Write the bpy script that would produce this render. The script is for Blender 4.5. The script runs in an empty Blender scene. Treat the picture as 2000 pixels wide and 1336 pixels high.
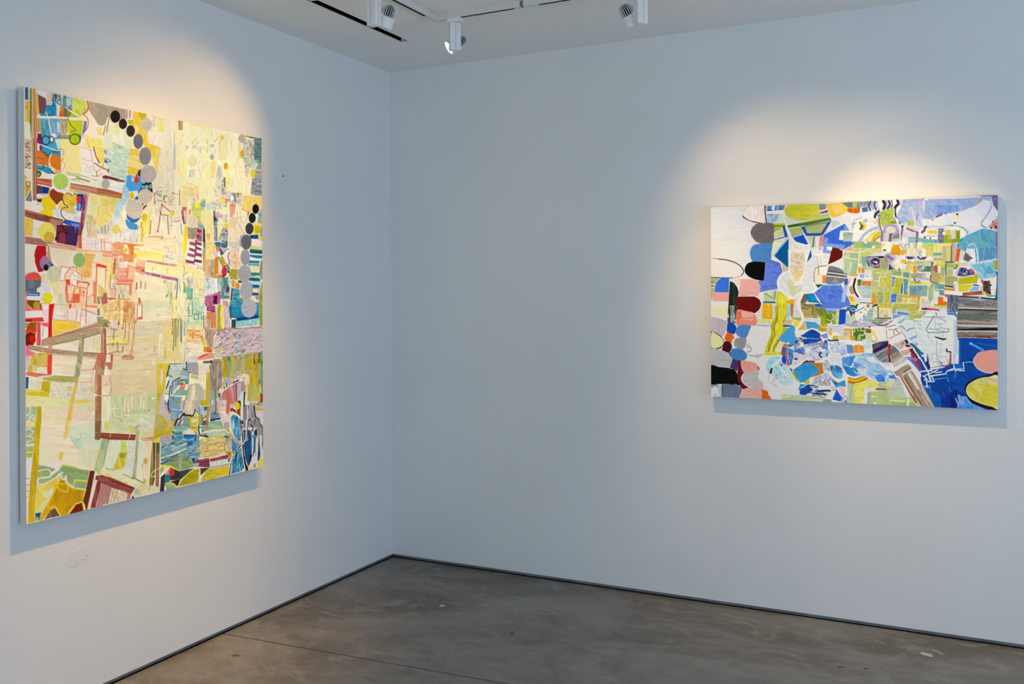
import bpy, bmesh, math
from mathutils import Vector, Matrix

import numpy as np

def homography(src, dst):
    A = []
    for (x, y), (u, v) in zip(src, dst):
        A.append([x, y, 1, 0, 0, 0, -u * x, -u * y, -u])
        A.append([0, 0, 0, x, y, 1, -v * x, -v * y, -v])
    h = np.linalg.svd(np.array(A, float))[2][-1]
    return h.reshape(3, 3)

def warp(Hm, pts):
    q = np.c_[pts, np.ones(len(pts))] @ Hm.T
    return q[:, :2] / q[:, 2:3]

def hexrgb(s):
    return np.array([int(s[i:i + 2], 16) for i in (0, 2, 4)], np.float32) / 255.0

_rt = np.random.RandomState(7).rand(256, 256).astype(np.float32)

def vnoise(x, y):
    xi = np.floor(x).astype(np.int64); yi = np.floor(y).astype(np.int64)
    fx = (x - xi).astype(np.float32); fy = (y - yi).astype(np.float32)
    fx = fx * fx * (3 - 2 * fx); fy = fy * fy * (3 - 2 * fy)
    x0 = xi & 255; x1 = (xi + 1) & 255; y0 = yi & 255; y1 = (yi + 1) & 255
    a = _rt[y0, x0] * (1 - fx) + _rt[y0, x1] * fx
    b = _rt[y1, x0] * (1 - fx) + _rt[y1, x1] * fx
    return a * (1 - fy) + b * fy

def spline(p, closed, n=7):
    p = np.asarray(p, float); m = len(p)
    if m < 3:
        return p
    out = []
    for i in range(m if closed else m - 1):
        if closed:
            a, b, c, d = p[(i - 1) % m], p[i], p[(i + 1) % m], p[(i + 2) % m]
        else:
            a, b, c, d = p[max(i - 1, 0)], p[i], p[i + 1], p[min(i + 2, m - 1)]
        for t in np.linspace(0, 1, n, endpoint=False):
            out.append(.5 * (2 * b + (c - a) * t + (2 * a - 5 * b + 4 * c - d) * t * t + (3 * b - a - 3 * c + d) * t ** 3))
    if not closed:
        out.append(p[-1])
    return np.array(out)

def ribbon(p, w):
    """outline of a brush line of width w with rounded ends"""
    p = np.asarray(p, float)
    d = np.diff(p, axis=0)
    ln = np.hypot(d[:, 0], d[:, 1]); keep = ln > 1e-6
    p = np.vstack([p[:1], p[1:][keep]]); d = d[keep] / ln[keep][:, None]
    if len(p) < 2:
        return None
    nrm = np.c_[-d[:, 1], d[:, 0]]
    vn = np.vstack([nrm[:1], nrm[:-1] + nrm[1:], nrm[-1:]])
    vn /= np.maximum(np.hypot(vn[:, 0], vn[:, 1]), .3)[:, None]
    h = w / 2
    cap0 = p[0] - d[0] * h * .6; cap1 = p[-1] + d[-1] * h * .6
    return np.vstack([[cap0 + vn[0] * h * .5], p + vn * h, [cap1 + vn[-1] * h * .5], [cap1 - vn[-1] * h * .5], (p - vn * h)[::-1], [cap0 - vn[0] * h * .5]])

def paint(text, quad, W, Hh, thin=.7):
    """brushes the strokes listed in text onto a W x Hh canvas; quad maps the sketch frame to the canvas"""
    img = np.zeros((Hh, W, 3), np.float32) + .85
    M = homography(quad, [(0, 0), (W, 0), (W, Hh), (0, Hh)])
    Mi = np.linalg.inv(M)
    gx, gy = np.meshgrid(np.arange(W) + .5, np.arange(Hh) + .5)
    q = warp(Mi, np.c_[gx.ravel(), gy.ravel()])
    SX = q[:, 0].reshape(Hh, W); SY = q[:, 1].reshape(Hh, W)
    bh = vnoise(SX / 9, SY / 1.6) - .5; bv = vnoise(SX / 1.6 + 31, SY / 9 + 17) - .5
    weave = vnoise(SX / 1.1 + 5, SY / 1.1 + 9) - .5
    SUB = 3
    def cover(poly):
        g = warp(M, poly)
        x0 = max(int(np.floor(g[:, 0].min())), 0); x1 = min(int(np.ceil(g[:, 0].max())), W)
        y0 = max(int(np.floor(g[:, 1].min())), 0); y1 = min(int(np.ceil(g[:, 1].max())), Hh)
        if x1 <= x0 or y1 <= y0:
            return None
        ys = y0 + (np.arange((y1 - y0) * SUB) + .5) / SUB
        acc = np.zeros((len(ys), x1 - x0), np.float32)
        xs = np.arange(x0, x1, dtype=np.float32)[None, :] + 1
        n = len(g)
        for i in range(n):
            ax, ay = g[i]; bx, by = g[(i + 1) % n]
            if ay == by:
                continue
            s = 1.
            if ay > by:
                ax, ay, bx, by, s = bx, by, ax, ay, -1.
            k0, k1 = np.searchsorted(ys, [ay, by])
            if k1 <= k0:
                continue
            xc = ax + (ys[k0:k1] - ay) * (bx - ax) / (by - ay)
            acc[k0:k1] += s * np.clip(xs - xc[:, None], 0, 1)
        a = np.clip(np.abs(acc), 0, 1).reshape(y1 - y0, SUB, x1 - x0).mean(1)
        return a, slice(y0, y1), slice(x0, x1)
    ox = oy = 0.; sc = 1.; seed = 0
    lines = []
    rk = np.random.RandomState(11)
    for line in text.splitlines():
        t = line.split()
        if not t:
            continue
        if t[0] == 'T':
            tx, ty, ts = map(float, t[1:4])
        if t[0] != 'K':
            lines.append(t); continue
        # K colours width length angle count polygon: a flurry of short strokes
        cols = t[1].split(','); w, ln, an, n = map(float, t[2:6]); pg = np.array([[float(v) for v in q_.split(',')] for q_ in t[6:]])
        lo, hi = pg.min(0), pg.max(0); k = 0
        while k < n:
            p = lo + rk.rand(2) * (hi - lo)
            a_, b_ = pg, np.roll(pg, -1, 0)
            hit = ((a_[:, 1] > p[1]) != (b_[:, 1] > p[1])) & (p[0] < (b_[:, 0] - a_[:, 0]) * (p[1] - a_[:, 1]) / (b_[:, 1] - a_[:, 1] + 1e-9) + a_[:, 0])
            if hit.sum() % 2 == 0: continue
            k += 1
            th = np.radians(an + rk.randn() * 9); d = np.array([np.cos(th), np.sin(th)]) * ln * (.4 + .9 * rk.rand()) / 2
            m = p + rk.randn(2) * ln * .05
            lines.append(['C', cols[rk.randint(len(cols))] + '@%.2f' % (.45 + .5 * rk.rand()), '%g' % (w * (.6 + .8 * rk.rand()))] + ['%.2f,%.2f' % tuple(v) for v in (p - d, m, p + d)])
    for t in lines:
        c = t[0]
        if c == 'T':
            ox, oy, sc = map(float, t[1:4]); continue
        seed += 1
        def pts(a):
            return np.array([[float(v) for v in s.split(',')] for s in a]) / sc + (ox, oy)
        alpha = 1.
        if c == 'N':
            ang, lx, ly = map(float, t[1:4]); pc, _, al = t[4].partition('@'); alpha = float(al or 1); pal = np.array([hexrgb(s) for s in pc.split(',')])
            poly = pts(t[5:])
        else:
            col = t[1]
            if '@' in col:
                col, a_ = col.split('@'); alpha = float(a_)
            col = hexrgb(col)
            if c == 'P':
                poly = pts(t[2:])
            elif c == 'B':
                poly = spline(pts(t[2:]), True)
            elif c in 'LC':
                w = max(float(t[2]) * thin, .75); p = pts(t[3:])
                poly = ribbon(spline(p, False) if c == 'C' else p, w)
            else:
                k = 3 if c == 'O' else 2
                cx, cy, rx, ry = map(float, ' '.join(t[k:]).replace(',', ' ').split()[:4])
                th = np.linspace(0, 2 * np.pi, 33)
                e = np.c_[cx + rx * np.cos(th), cy + ry * np.sin(th)] / sc + (ox, oy)
                poly = e[:-1] if c == 'E' else ribbon(e, float(t[2]))
        if poly is None or len(poly) < 3:
            continue
        r = cover(poly)
        if r is None:
            continue
        a, sy, sx = r
        if c == 'N':
            th = np.radians(ang); X = SX[sy, sx]; Y = SY[sy, sx]
            u = X * np.cos(th) + Y * np.sin(th); v = -X * np.sin(th) + Y * np.cos(th)
            v = v + .35 * ly * (vnoise(u / (lx * .8) + seed * 3.1, v / (ly * 4)) - .5)
            f = .68 * vnoise(u / lx + seed * 7.3, v / ly + seed * 3.7) + .32 * vnoise(u / (lx * .4) + seed * 1.9, v / (ly * .42) + seed * 5.1)
            f = f + .22 * (vnoise(u / (lx * .3) + seed * 2.3, v / max(ly * .2, .5) + seed) - .5) + .12 * weave[sy, sx]
            f = 1 / (1 + np.exp(-(f - .5) * 9.))
            k = np.clip(f, 0, .9999) * (len(pal) - 1)
            i = k.astype(int); fr = (k - i)[..., None]
            src = pal[i] * (1 - fr) + pal[np.minimum(i + 1, len(pal) - 1)] * fr
        else:
            b = (bh if seed % 2 else bv)[sy, sx]
            src = col * (1 + .10 * b + .03 * weave[sy, sx])[..., None]
        a = (a * alpha)[..., None]
        img[sy, sx] = img[sy, sx] * (1 - a) + src * a
    return np.clip(img, 0, 1)
QUAD_LEFT = [(48, 170.5), (509.3, 269.5), (516, 912), (50, 1024.5)]
QUAD_RIGHT = [(1386, 408), (1949, 378.5), (1949.5, 798.5), (1391.5, 777)]
# brush strokes of the two canvases: T = sketch origin and scale, P/B patch, N scumbled patch, L/C line, E/O oval
ART_LEFT = """
T 0 0 1
N 90 60 12 f1e6bd,ede0b0,f6ecc8,eadfb6 40,160 520,260 520,920 40,1030
N 90 40 6 fbedb9,f8e7a6,fdf3cc,f3dfa4 330,225 515,268 515,420 330,420
T 40 160 11.13
P dccfa6 90,115 250,140 250,1336 90,1336
P 24416b 120,130 182,130 182,400 120,400
P 7398aa 182,140 212,145 218,400 182,400
N 90 20 3 b08b38,c9a65a,94742f,bb9d4e 110,430 222,430 235,900 105,850
P d6c79c 95,430 125,430 125,850 95,850
P e6dab4 100,870 240,910 245,1240 100,1230
P 8b7466 120,1250 240,1270 240,1336 110,1336
P 4c5c1f 225,150 262,150 260,900 245,1336 225,900
P 9aa06c 258,155 300,160 300,1336 258,1336
P a9584a 298,165 345,170 370,760 370,1336 305,1336
L d9a07e 1.6 330,200 340,700 350,1336
P cb9a40 340,190 395,280 430,690 372,742 350,500
P fcf1c6 350,185 590,225 578,370 545,358 390,270
P 66404a 395,280 570,370 577,490 550,690 425,700
P bca792 590,235 695,250 690,495 577,495
N 90 30 3.2 87a8a8,cfdccb,2c4054,a9c3bf,4b6f78,1e2b3c,c2d2c2 695,250 1160,340 1150,650 1000,570 830,510 695,420
N 90 20 3 1a7ba2,0e6e9a,3a9ab8,0a5c88 560,510 695,510 705,415 840,500 860,560 800,745 620,750 430,740 440,690 550,690
N 80 5 2 eef3ee,8bbcd0,f8f6ea 770,450 880,540 850,640 820,760 790,700 800,600
P d9561a 870,600 940,560 942,772 838,772
P b98432 875,530 940,540 940,620 860,640
P 6b664a 940,560 1035,560 1045,772 942,772
P 8b8a2a 1030,610 1110,670 1060,772 1035,772
N 60 12 6 c3c63e,b4ba30,d3d26a,c8c84a 1160,350 1435,425 1430,690 1340,710 1310,775 1130,670
L f3f0d6 2 980,560 1130,660 1300,760
P a9b520 1110,680 1310,778 1055,778
P b59c7a 1490,430 1781,485 1781,955 1700,930 1580,760 1480,600
N 90 12 6 f6ead0,f3e6c2,efe0b6 1450,640 1580,770 1700,940 1781,960 1781,1336 1340,1336 1410,1100 1470,900
P f2dd74 1430,1130 1600,1250 1781,1290 1781,1336 1360,1336
P f0d87e 1640,1000 1781,1000 1781,1180 1680,1150
C b9694e 5 1460,425 1475,560 1430,660 1350,710
C c8806a 3.5 1350,710 1440,760 1478,870 1450,1010 1370,1100
P a58c4a 362,795 450,795 455,1090 370,1100
N 90 18 3 3c85a3,6fa5b5,2b7393,4a92ac 450,800 600,800 680,1190 640,1336 470,1336
N 85 18 3 5b86b0,8fb0c4,3b79a6,7ba4be 600,800 870,800 885,1140 850,1336 680,1200
N 90 6 2 f2f2ea,9fbccb,f5f5ee,6f9db5 800,880 850,880 870,1110 820,1090
P f4f1e4 690,1130 760,1110 800,1180 850,1336 780,1336 700,1250
N 90 20 3 b99b62,8d8a62,c9b489,7d745a 880,805 1050,805 1010,1150 885,1150
N 80 12 6 b7c01c,c6c62a,a9b812 1065,835 1370,835 1335,1090 1290,1310 1110,1310 1080,1060 1010,1130 1030,900
P 7c6a9e 1390,850 1450,860 1430,1050 1330,1180
P d8c9c8 1330,1180 1420,1120 1350,1336 1290,1336
L f8eeda 2.6 370,755 1310,785
L f6f3e6 2.6 560,660 610,770 690,1190
C 2b3a20 1.8 1120,670 1060,730 1055,840 1110,950 1210,1050 1090,1090 1065,1170
E aebf14 1185,1215 118,132
L 1f2a26 2 760,1220 880,1170 1075,1165
P 8a9a86 870,1180 1080,1180 1080,1215 800,1225
L 222a26 2.2 740,1240 860,1222 1085,1225
P 4e6f4a 1300,1120 1330,1200 1310,1300 1260,1320
P f3e5bb 860,1240 1080,1240 1120,1336 855,1336
P 5e1f42 385,1120 470,1120 490,1336 375,1336
E 3f97b3 560,1275 78,88
O 14222e 2 560,1275 80,92
E dfe8ea 690,1245 36,52
O 16222c 1.6 690,1245 44,62
L 1c0a18 2 385,1280 480,1275
T 190 180 11.13
P a8967e 0,245 620,380 610,590 480,640 280,560 230,540 180,690 100,735 0,680
P f0e2be 240,600 300,620 300,700 200,720
N 75 20 8 f4ecd0,e9e2c0,eee2b4,dfe0c0 180,730 240,640 480,720 640,850 720,980 720,1336 145,1336 150,920
P e5d98a 370,720 480,740 500,870 460,920 400,840
N 20 20 5 dfe3c8,a9c39c,e8e0c2,8fb48e,ede6cc 330,1080 600,1180 700,1336 560,1336 340,1210
L b05f50 3 265,560 230,700 205,870
L 9a6b52 2.5 180,720 150,850 135,930
L e0b49c 2.5 300,620 370,680 470,710
P f0cfc0 620,380 725,390 715,580 610,590
L a35a52 3 645,380 630,580
L b98080 2 700,400 695,570
L 7d4548 1.5 720,395 708,560
P f2d8c4 725,395 775,410 770,590 718,580
P c3bd22 645,600 780,600 780,700 680,700
N 90 20 5 e9bf36,efcb4e,e4b62c 775,410 1060,470 1060,560 960,620 950,760 1010,850 1080,850 1095,1100 1370,1190 1360,1336 1150,1336 1040,1190 990,1100 940,950 820,900 810,760 690,690 775,690
P c6ac2e 890,440 1060,480 1050,560 960,600 900,520
P f2d688 820,720 890,720 890,870 820,890
P f5e4a0 720,980 790,1100 900,1230 930,1280 900,1336 710,1336 720,1200
P e6b84c 720,1210 880,1260 900,1336 710,1336
N 90 16 4 f3e2c0,ecd7bc,f7ebcc,e6d2b4 1060,470 1740,610 1740,1336 1370,1336 1365,1190 1100,1090 1080,850 1200,700 1160,580
P f4e0c6 1085,870 1280,860 1350,1000 1360,1190 1110,1090
P f1dd7e 1310,540 1430,570 1450,860 1310,850
P e9d49a 1170,500 1270,520 1270,570 1200,570
P b7bcc4 1660,880 1710,880 1710,1336 1640,1336
L 8a8fa0 1.4 1665,880 1660,1200 1640,1336
N 90 4 2 f1e0c2,c0b4a4,f6e9cc,a59c92 1190,580 1250,560 1260,760 1190,740
L b9a69a 1.2 1570,780 1560,960
L f3d678 6 1745,620 1745,900
P a4784a 1750,615 1781,625 1781,820 1755,810
E c9b9a2 1070,705 115,140
O d9ccb4 1 1070,705 118,143
T 340 220 9.9
P 99673a 70,150 160,165 155,335 85,335
L c98468 4 130,165 130,330
L 7c4a2a 2 85,155 90,335
N 90 30 3 f7e6b4,f3dca0,fbf0cc,f1d89a 0,180 60,150 80,340 180,700 220,1336 0,1336
P b9bac4 0,600 30,600 25,1060 0,1060
P f6ea86 130,850 240,820 240,1336 120,1336
N 90 40 7 fdf0c8,f9e8b0,fbf2c0,f6e6b8,fdf6d6 170,165 330,210 900,340 1240,410 1230,1336 230,1336 240,850 180,760
P fbf19c 600,420 680,300 640,900 600,900 560,800
L efe08e 4 330,220 330,360 440,470 520,440 570,290
L f2e58e 5 330,225 590,285
L f0e09a 4 450,480 330,580
P f9e89a 690,940 790,900 700,1336 560,1336 600,900
P f0ce82 700,950 780,900 800,1100 740,1336 690,1336
P f2dc9c 860,420 1010,400 1000,900 900,920 830,900
P f6ea98 1000,1080 1060,1060 1060,1336 970,1336
P f5dfae 1230,600 1290,560 1340,700 1330,1336 1230,1336
L e3c67a 6 1250,580 1250,880
L c9b89a 1 900,370 870,600 880,900
L d8c49c 1.2 1010,420 1000,880
L cdbba6 1 1040,400 1010,600 1000,700
L d5c6a6 1.2 1010,770 1080,740 1220,760
L c6b8a0 1.5 1090,500 1100,620 1080,700
L b9aa92 1 1200,880 1200,980 1070,1060
L b5a58c 1 1180,1000 1190,1300
L bdae98 1.5 560,900 540,1100 490,1336
L c3b292 1.2 610,950 540,1090
L 9c9284 1.5 820,990 910,1040
L 8c8074 1.5 770,560 820,500
L c0ae96 1.2 870,440 750,560
N 90 5 2 f6ecc6,8a8f84,f9efcc,5f6e68 685,600 760,600 760,680 690,660
N 90 5 2 f6ecc6,a09a8c,f9efcc,4f5e58 350,620 420,620 420,690 340,680
N 90 6 2 f6ecc6,a09a8c,c9b89c,f9efcc 470,650 520,650 520,780 470,760
L 8d6c44 1.5 630,510 625,600
N 90 12 2 f1e4bc,aab0ac,f7ecc8,8e9a9c,d9ccb0 290,1080 400,1080 380,1336 270,1336
N 90 12 3 e6d6be,9aa2a8,cdb9a6,aab0b8 830,1020 910,1050 930,1240 820,1336 800,1230
E bfae9e 722,850 42,58
E f2dfb0 340,930 90,110
E e8b92c 922,478 24,40
N 40 4 2 fbf3da,b9ae98,f3e9cc,7f7a6a,fdf6e2 1340,500 1540,520 1540,940 1440,1070 1420,1230 1370,1230 1330,1000 1290,880
N 90 4 1.6 f3e6cc,6b6a60,f6ecd2,9a3f44,8a887a 1470,680 1540,620 1540,830 1470,810
N 10 8 2 fbf0cc,f6e2ae,f3d9a0 1230,900 1330,880 1380,1230 1420,1336 1230,1336
N 0 14 2.2 3b5558,6f8f86,4e6c6c,31474c,8aa394,5b7b88 1535,470 1680,490 1690,920 1600,980 1535,900
P 8fa492 1545,900 1640,900 1600,985
P b9cdc2 1550,920 1590,990 1540,1080 1460,1050 1480,980
P 8a9e8a 1690,905 1690,1100 1560,1075 1610,980
P c0962c 1350,430 1430,440 1430,475 1370,470
P 5c6668 1430,445 1540,470 1540,500 1430,480
N 8 14 3 d9ceaa,6e6a6e,e6d9ae,9a9598,a9a29a 1550,1080 1690,1115 1690,1336 1500,1336 1540,1260
E b7a39a 1295,495 66,82
E dda41e 1303,785 38,66
E e3a21c 990,1020 42,66
E edc42c 1508,1160 45,85
P 4a3a30 950,1230 970,1230 980,1336 930,1336
T 40 270 11.13
P eadfc2 95,0 255,0 265,900 100,900
N 5 14 3 e8dcc0,7d5f55,e2d4b8,9a6a5c,5f4a48,ece2c8 105,0 245,30 245,660 105,640
N 20 10 4 e2d2ae,c6b6a2,efe4c6,b9a486 105,640 245,660 240,900 105,880
P a98c42 105,760 150,840 130,900 180,930 230,930 240,1080 110,1310
L e8d49a 2 235,1080 110,1310
E cfae58 178,977 44,46
O 4a3c20 1.2 178,977 47,50
P 7a6f74 240,1090 260,1336 110,1336
P 96996a 245,0 300,0 300,1336 270,1336 265,600
P 9a5346 298,0 378,0 372,1336 298,1336
L cf8d74 2.2 340,0 350,500 330,800 340,1336
L 6f4038 1.6 310,0 305,700 310,1336
P 2c8db0 480,0 850,0 880,300 720,290 620,380 480,290
N 90 12 3 2c8db0,3f9ab8,57a8bd,1f7ea2 640,90 850,20 860,290 740,280 500,160
N 90 10 2.5 e9f0ee,a8cbd4,f6f6ee 760,20 860,10 860,290 830,260
P 6d2352 375,0 480,50 490,250 440,260 375,120
P f3e3da 380,100 430,140 420,250 375,240
L f6f0e8 2.4 380,110 870,295
E 3f97b3 565,40 80,90
O 15202c 2 565,42 84,94
E e6ecec 690,20 34,56
O 18242c 1.6 690,25 44,62
P c4702a 375,260 440,260 560,310 630,420 620,600 530,580 375,560
P a96432 480,320 600,330 620,420 600,440
L 7d3a28 2 380,400 430,440 540,430
P 3b86a6 640,360 750,280 880,300 890,400 690,340
P d0701e 690,340 890,390 890,690 800,690 680,600 635,470
L 222c30 2.6 440,260 560,320 625,420
C 1a2a30 2.6 625,420 650,330 740,285 880,290
C e7c27c 2.6 690,310 635,420 650,560 740,680 890,690
P d69c54 720,690 890,690 890,745 800,770
L 1c2a30 2.4 480,570 560,620 640,610
P 2488ac 372,570 520,600 640,640 760,760 600,760 480,700 372,650
L 15242a 2 372,650 480,660 530,600
L 15242a 2.6 640,640 700,720 770,765
P 3e6226 372,670 450,700 480,770 420,840 372,820
E e8ecd0 400,775 14,20
P f3e6d8 470,760 690,820 690,890 440,850
N 60 20 8 f4dd86,f2e09c,efd678,f3e3a8 860,10 1080,10 1100,90 1200,130 1290,110 1330,760 1000,730 960,560 890,480 880,300
C 3a3424 1.4 830,250 880,225 940,260 950,310 920,370 935,430 900,480
C a9904a 1.4 900,480 960,540 955,620 900,720
P e6e4a6 885,310 930,370 930,440 890,470
E a8c012 1190,20 110,105
O 262c18 1.8 1190,20 112,110
P fbeee0 1320,0 1781,0 1781,760 1500,1000 1335,760 1300,200
P f3dc74 1430,0 1781,0 1781,540 1720,470 1600,180 1500,210 1370,160
P f6e8d4 1320,190 1560,260 1640,500 1500,490 1330,420
L b98a78 1.5 1320,185 1590,260
L c0907c 1.2 1330,420 1450,480 1560,490
L b08478 1.4 1440,0 1510,220 1560,420 1620,700
L b58878 1.2 1330,520 1440,560 1480,720
L c9a08c 1.2 1400,640 1440,740
P e2e0c6 1470,580 1600,600 1610,700 1500,770 1450,720
L a75a48 4 1590,180 1640,380 1720,530
L b4604c 4 1610,530 1781,610
L c07a62 3.5 1660,690 1655,820
L c98a70 2.5 1540,800 1680,820 1781,760
L d9a890 3 1535,870 1690,910
P f6eac8 1000,760 1510,800 1510,1010 1080,960 1060,860
L 8aa25a 2 990,735 1250,770 1500,850
L 9aae66 3 1020,770 1300,820
L 7c9a48 4.5 1220,840 1510,930
L 94aa5e 2.5 1080,890 1200,870 1300,900
L a4b678 2 1150,890 1390,960
P f6e6da 1420,930 1510,960 1510,1020 1390,1000
P b8563c 372,855 690,880 690,1050 560,1010 372,980
L dd9a78 2 372,920 690,990
L 8c3c2c 1.5 372,870 690,920
L f1d8c4 2 372,990 690,1060
P c4785e 1090,960 1500,1030 1781,1100 1781,1230 1500,1150 1080,1060
L e3ab8c 2.4 1090,1010 1781,1150
L 7a3a30 1.4 1090,965 1500,1035 1781,1100
L 9a5244 1.6 1080,1070 1500,1160 1781,1220
P e6b878 1080,1080 1380,1150 1370,1200 1050,1130
P b9bf62 1200,1110 1370,1150 1350,1200 1220,1170
P 4c3c54 365,1000 490,1030 490,1190 365,1190
P 162a78 490,1030 640,1060 620,1190 490,1190
L e6e2e4 3 365,1210 620,1230
L c86a5a 2 450,1215 620,1225
P c4bab4 365,1250 500,1260 470,1300 365,1290
P 4a2a5e 365,1300 480,1290 470,1336 365,1336
P 22307a 1230,1190 1380,1200 1375,1336 1220,1336
P c098a4 1380,1150 1440,1170 1430,1336 1378,1336
P d9a684 1430,1160 1490,1180 1480,1336 1420,1336
P f5dd80 1490,1180 1781,1230 1781,1336 1480,1336
P f0bf20 620,1130 700,1070 690,1100 650,1160 650,1336 480,1336 510,1270 610,1260
P 8a3a1c 650,1130 720,1080 870,1160 950,1190 930,1336 690,1336 640,1230
C f0c44a 2.5 1000,1180 1060,1130 1150,1150 1190,1180
P ecc040 930,1270 1020,1190 1090,1190 1130,1250 1190,1190 1230,1240 1220,1336 930,1336
C 1c1a1a 2 930,1250 1020,1180 1090,1190 1130,1245 1170,1185 1225,1205
E e02018 1280,1310 55,62
E e8d9c8 890,955 195,210
E a9c456 880,925 165,170
T 190 290 11.13
P f1d860 0,0 140,0 150,320 60,320 0,180
N 20 20 5 eaeacf,b6cfae,f1ecd4,94b99c,dfe2c4,f5f0dc 145,0 710,0 650,440 640,660 590,690 440,640 260,600 250,430 150,320
N 20 6 3 f3efdc,c9cdb8,faf6e8,5f7c82,e9e6d0 145,30 330,120 300,350 220,300 150,250
P 4c6a74 160,230 240,280 200,310 150,290
P f3e3cc 0,300 250,370 260,600 110,580 100,860 0,850
L a3503e 4 0,220 50,310
L b56250 4 0,350 110,410 250,470
L b04c42 4 245,430 235,510
L c99078 3 130,330 120,410
L d6a890 2.5 110,530 0,600
L c8917a 2.5 60,430 20,500
N 15 30 6 ecc25a,e6b84a,f0ce70,f3dc8c 710,0 910,0 900,160 1020,340 930,430 880,560 700,560 660,420
P f0c820 660,420 770,420 760,540 650,550
N 80 24 8 efca54,f1d470,ecc04a 1160,130 1150,30 1360,0 1330,330 1310,560 1270,470
N 90 24 4 f1e0bc,e6d4ae,f6e9ca,dbc8a8,f3e2b4 1360,0 1720,0 1710,1336 1330,1336 1220,1200 1200,700 1300,560
P a9aebc 1660,0 1720,0 1700,430 1640,430
L 8d93a4 1.2 1660,0 1650,430
L d9c8a0 8 1740,0 1745,1336
P f6e2a4 1700,0 1781,0 1781,1336 1690,1336
N 15 30 6 f0d670,ebc864,f3de88,e6c05c 0,980 540,1060 450,1130 390,1230 370,1336 0,1336
P ecccac 1090,1190 1220,1200 1320,1336 960,1336
P f3e0a8 1060,1180 1200,1160 1200,1336 980,1336
P f2e6dc 270,680 600,720 560,830 540,950 270,880
P 6e3028 110,590 180,570 440,640 600,690 590,720 440,700 260,650 120,640
L 9a6a5c 2 440,660 600,705
P b05c36 0,840 250,880 540,960 535,1060 250,1010 0,960
L d98c58 2 0,900 540,1010
L 6f3c2c 1.5 0,975 250,1020 530,1065
L e6b878 1.5 0,955 530,1035
E bcae9c 183,757 93,106
P 1a1522 940,430 880,490 880,570 930,620 960,640 960,800 930,850 880,920 870,980 1000,900 1200,940 1190,850 1170,700 960,690
P 6fa898 960,790 1020,780 1040,840 960,860
E 7fb2a2 1070,820 40,50
E 74a8a4 1150,810 28,55
E 8cc4d8 1000,720 40,30
P 9cc4da 560,790 620,760 700,900 680,1060 560,1010
P a6cbe2 540,850 600,800 690,880 690,1040 610,1040 545,960
P b2d0e2 540,1040 690,1060 650,1130 570,1220 470,1170 470,1110
P bfd6e4 400,1180 470,1150 560,1230 560,1336 370,1336 390,1240
P 4e9fdc 620,590 680,560 950,600 960,780 930,880 830,940 690,910 630,800 610,690
P a8d0ec 620,590 640,570 640,720 620,720
P b7b0d0 740,580 820,580 810,690 740,690
P ece6ec 750,650 790,650 780,700 750,690
P ddeaf0 690,920 880,900 880,1000 780,1080 700,1080
P b9b4c6 680,1080 740,1090 720,1130 670,1130
E f6e2b0 745,1005 62,82
E ecb614 745,1005 52,72
P 264a80 790,1080 870,1010 890,1100 850,1090
E d93c14 852,672 54,66
E d82c22 855,580 22,38
E 9a928a 1035,165 130,190
E b9ab9c 1105,540 176,188
E d0bfa8 1035,1020 160,160
E d0bfa8 795,1260 180,165
P 24365a 1010,1250 1060,1190 1070,1220 1000,1310 975,1300
P e06a34 950,1170 1020,1170 990,1240
P e8998c 1200,950 1290,930 1300,990 1220,1000
L c98a70 3 1240,980 1245,1150
L 6b3a2c 3 1240,1130 1250,1175
N 90 8 3 c9c8ac,e3d9b8,a9b4a0,8d9a8c,efe2c0 1270,900 1400,900 1400,1040 1280,1040
L a89070 2 1320,830 1400,830
L b09a7a 1.5 1480,820 1550,700 1530,900 1470,910
L 8d7450 3 1610,940 1660,960 1781,990
L c0984c 4 1640,960 1781,1000
L b58a50 3 1300,1100 1380,1120 1510,1150
L 8a6a44 4 1440,1100 1450,1020 1500,1010
L b79c60 2 1500,1010 1550,1050 1550,1230 1700,1200
L b5664a 3.5 1400,1180 1380,1336
L b06048 3 1400,1190 1530,1336
L 9a7a50 2 1590,1170 1620,1090 1680,1050
T 340 345 9.9
N 90 30 3.5 f3e0b0,f8ecc0,e9d8ae,fbf2cc,d9cfae 0,0 240,0 250,1336 0,1336
N 90 30 5 f8eaa8,f3e29c,f6e6b4,f9efc0 240,0 780,0 700,460 740,620 620,1336 500,800 300,600 250,100
L e9b078 3 240,100 440,180 330,220
P efc878 330,200 440,190 470,280 430,370 330,360
L e09a58 2.4 330,350 440,370
L cf7a50 3 445,300 460,440
P f2d678 120,150 310,150 300,370 240,550 150,550
L b5562e 3 100,240 100,540
L c07a50 2 310,190 310,370
L c0855c 2 0,310 100,330
P d6d0b8 330,380 420,380 400,520 330,520
L 4a90a4 2 380,400 400,520
N 90 10 3 aab83e,c9c84a,8aa848,dcd56a 330,510 500,480 570,560 580,640 340,640
P f0e020 390,490 480,480 490,590 400,590
P 5a8c9c 510,430 600,420 590,580 510,560
P b8bf3a 510,420 590,420 560,460 510,480
P d8cf4c 340,640 520,640 490,880 430,800 350,720
P d42820 150,570 240,570 230,640 150,640
P a32a3c 140,640 180,640 200,820 160,820
L b03848 4 140,640 160,780 190,900
N 90 10 3 e2cfae,c9b79a,8c7a6a 180,640 250,640 230,900 190,880
P e0704c 280,620 330,610 310,720 280,720
P c7d0c2 600,470 700,480 720,620 640,640 600,560
N 40 7 2.5 f3ead0,c9c2b2,f8f0d8,9a958c,e3dac0 700,480 880,380 1000,560 880,620 740,620
N 50 8 2.5 f6ecd2,d8cdb6,faf2da,b0a090,eee2c6 790,0 900,60 980,200 980,400 880,380 770,380
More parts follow.
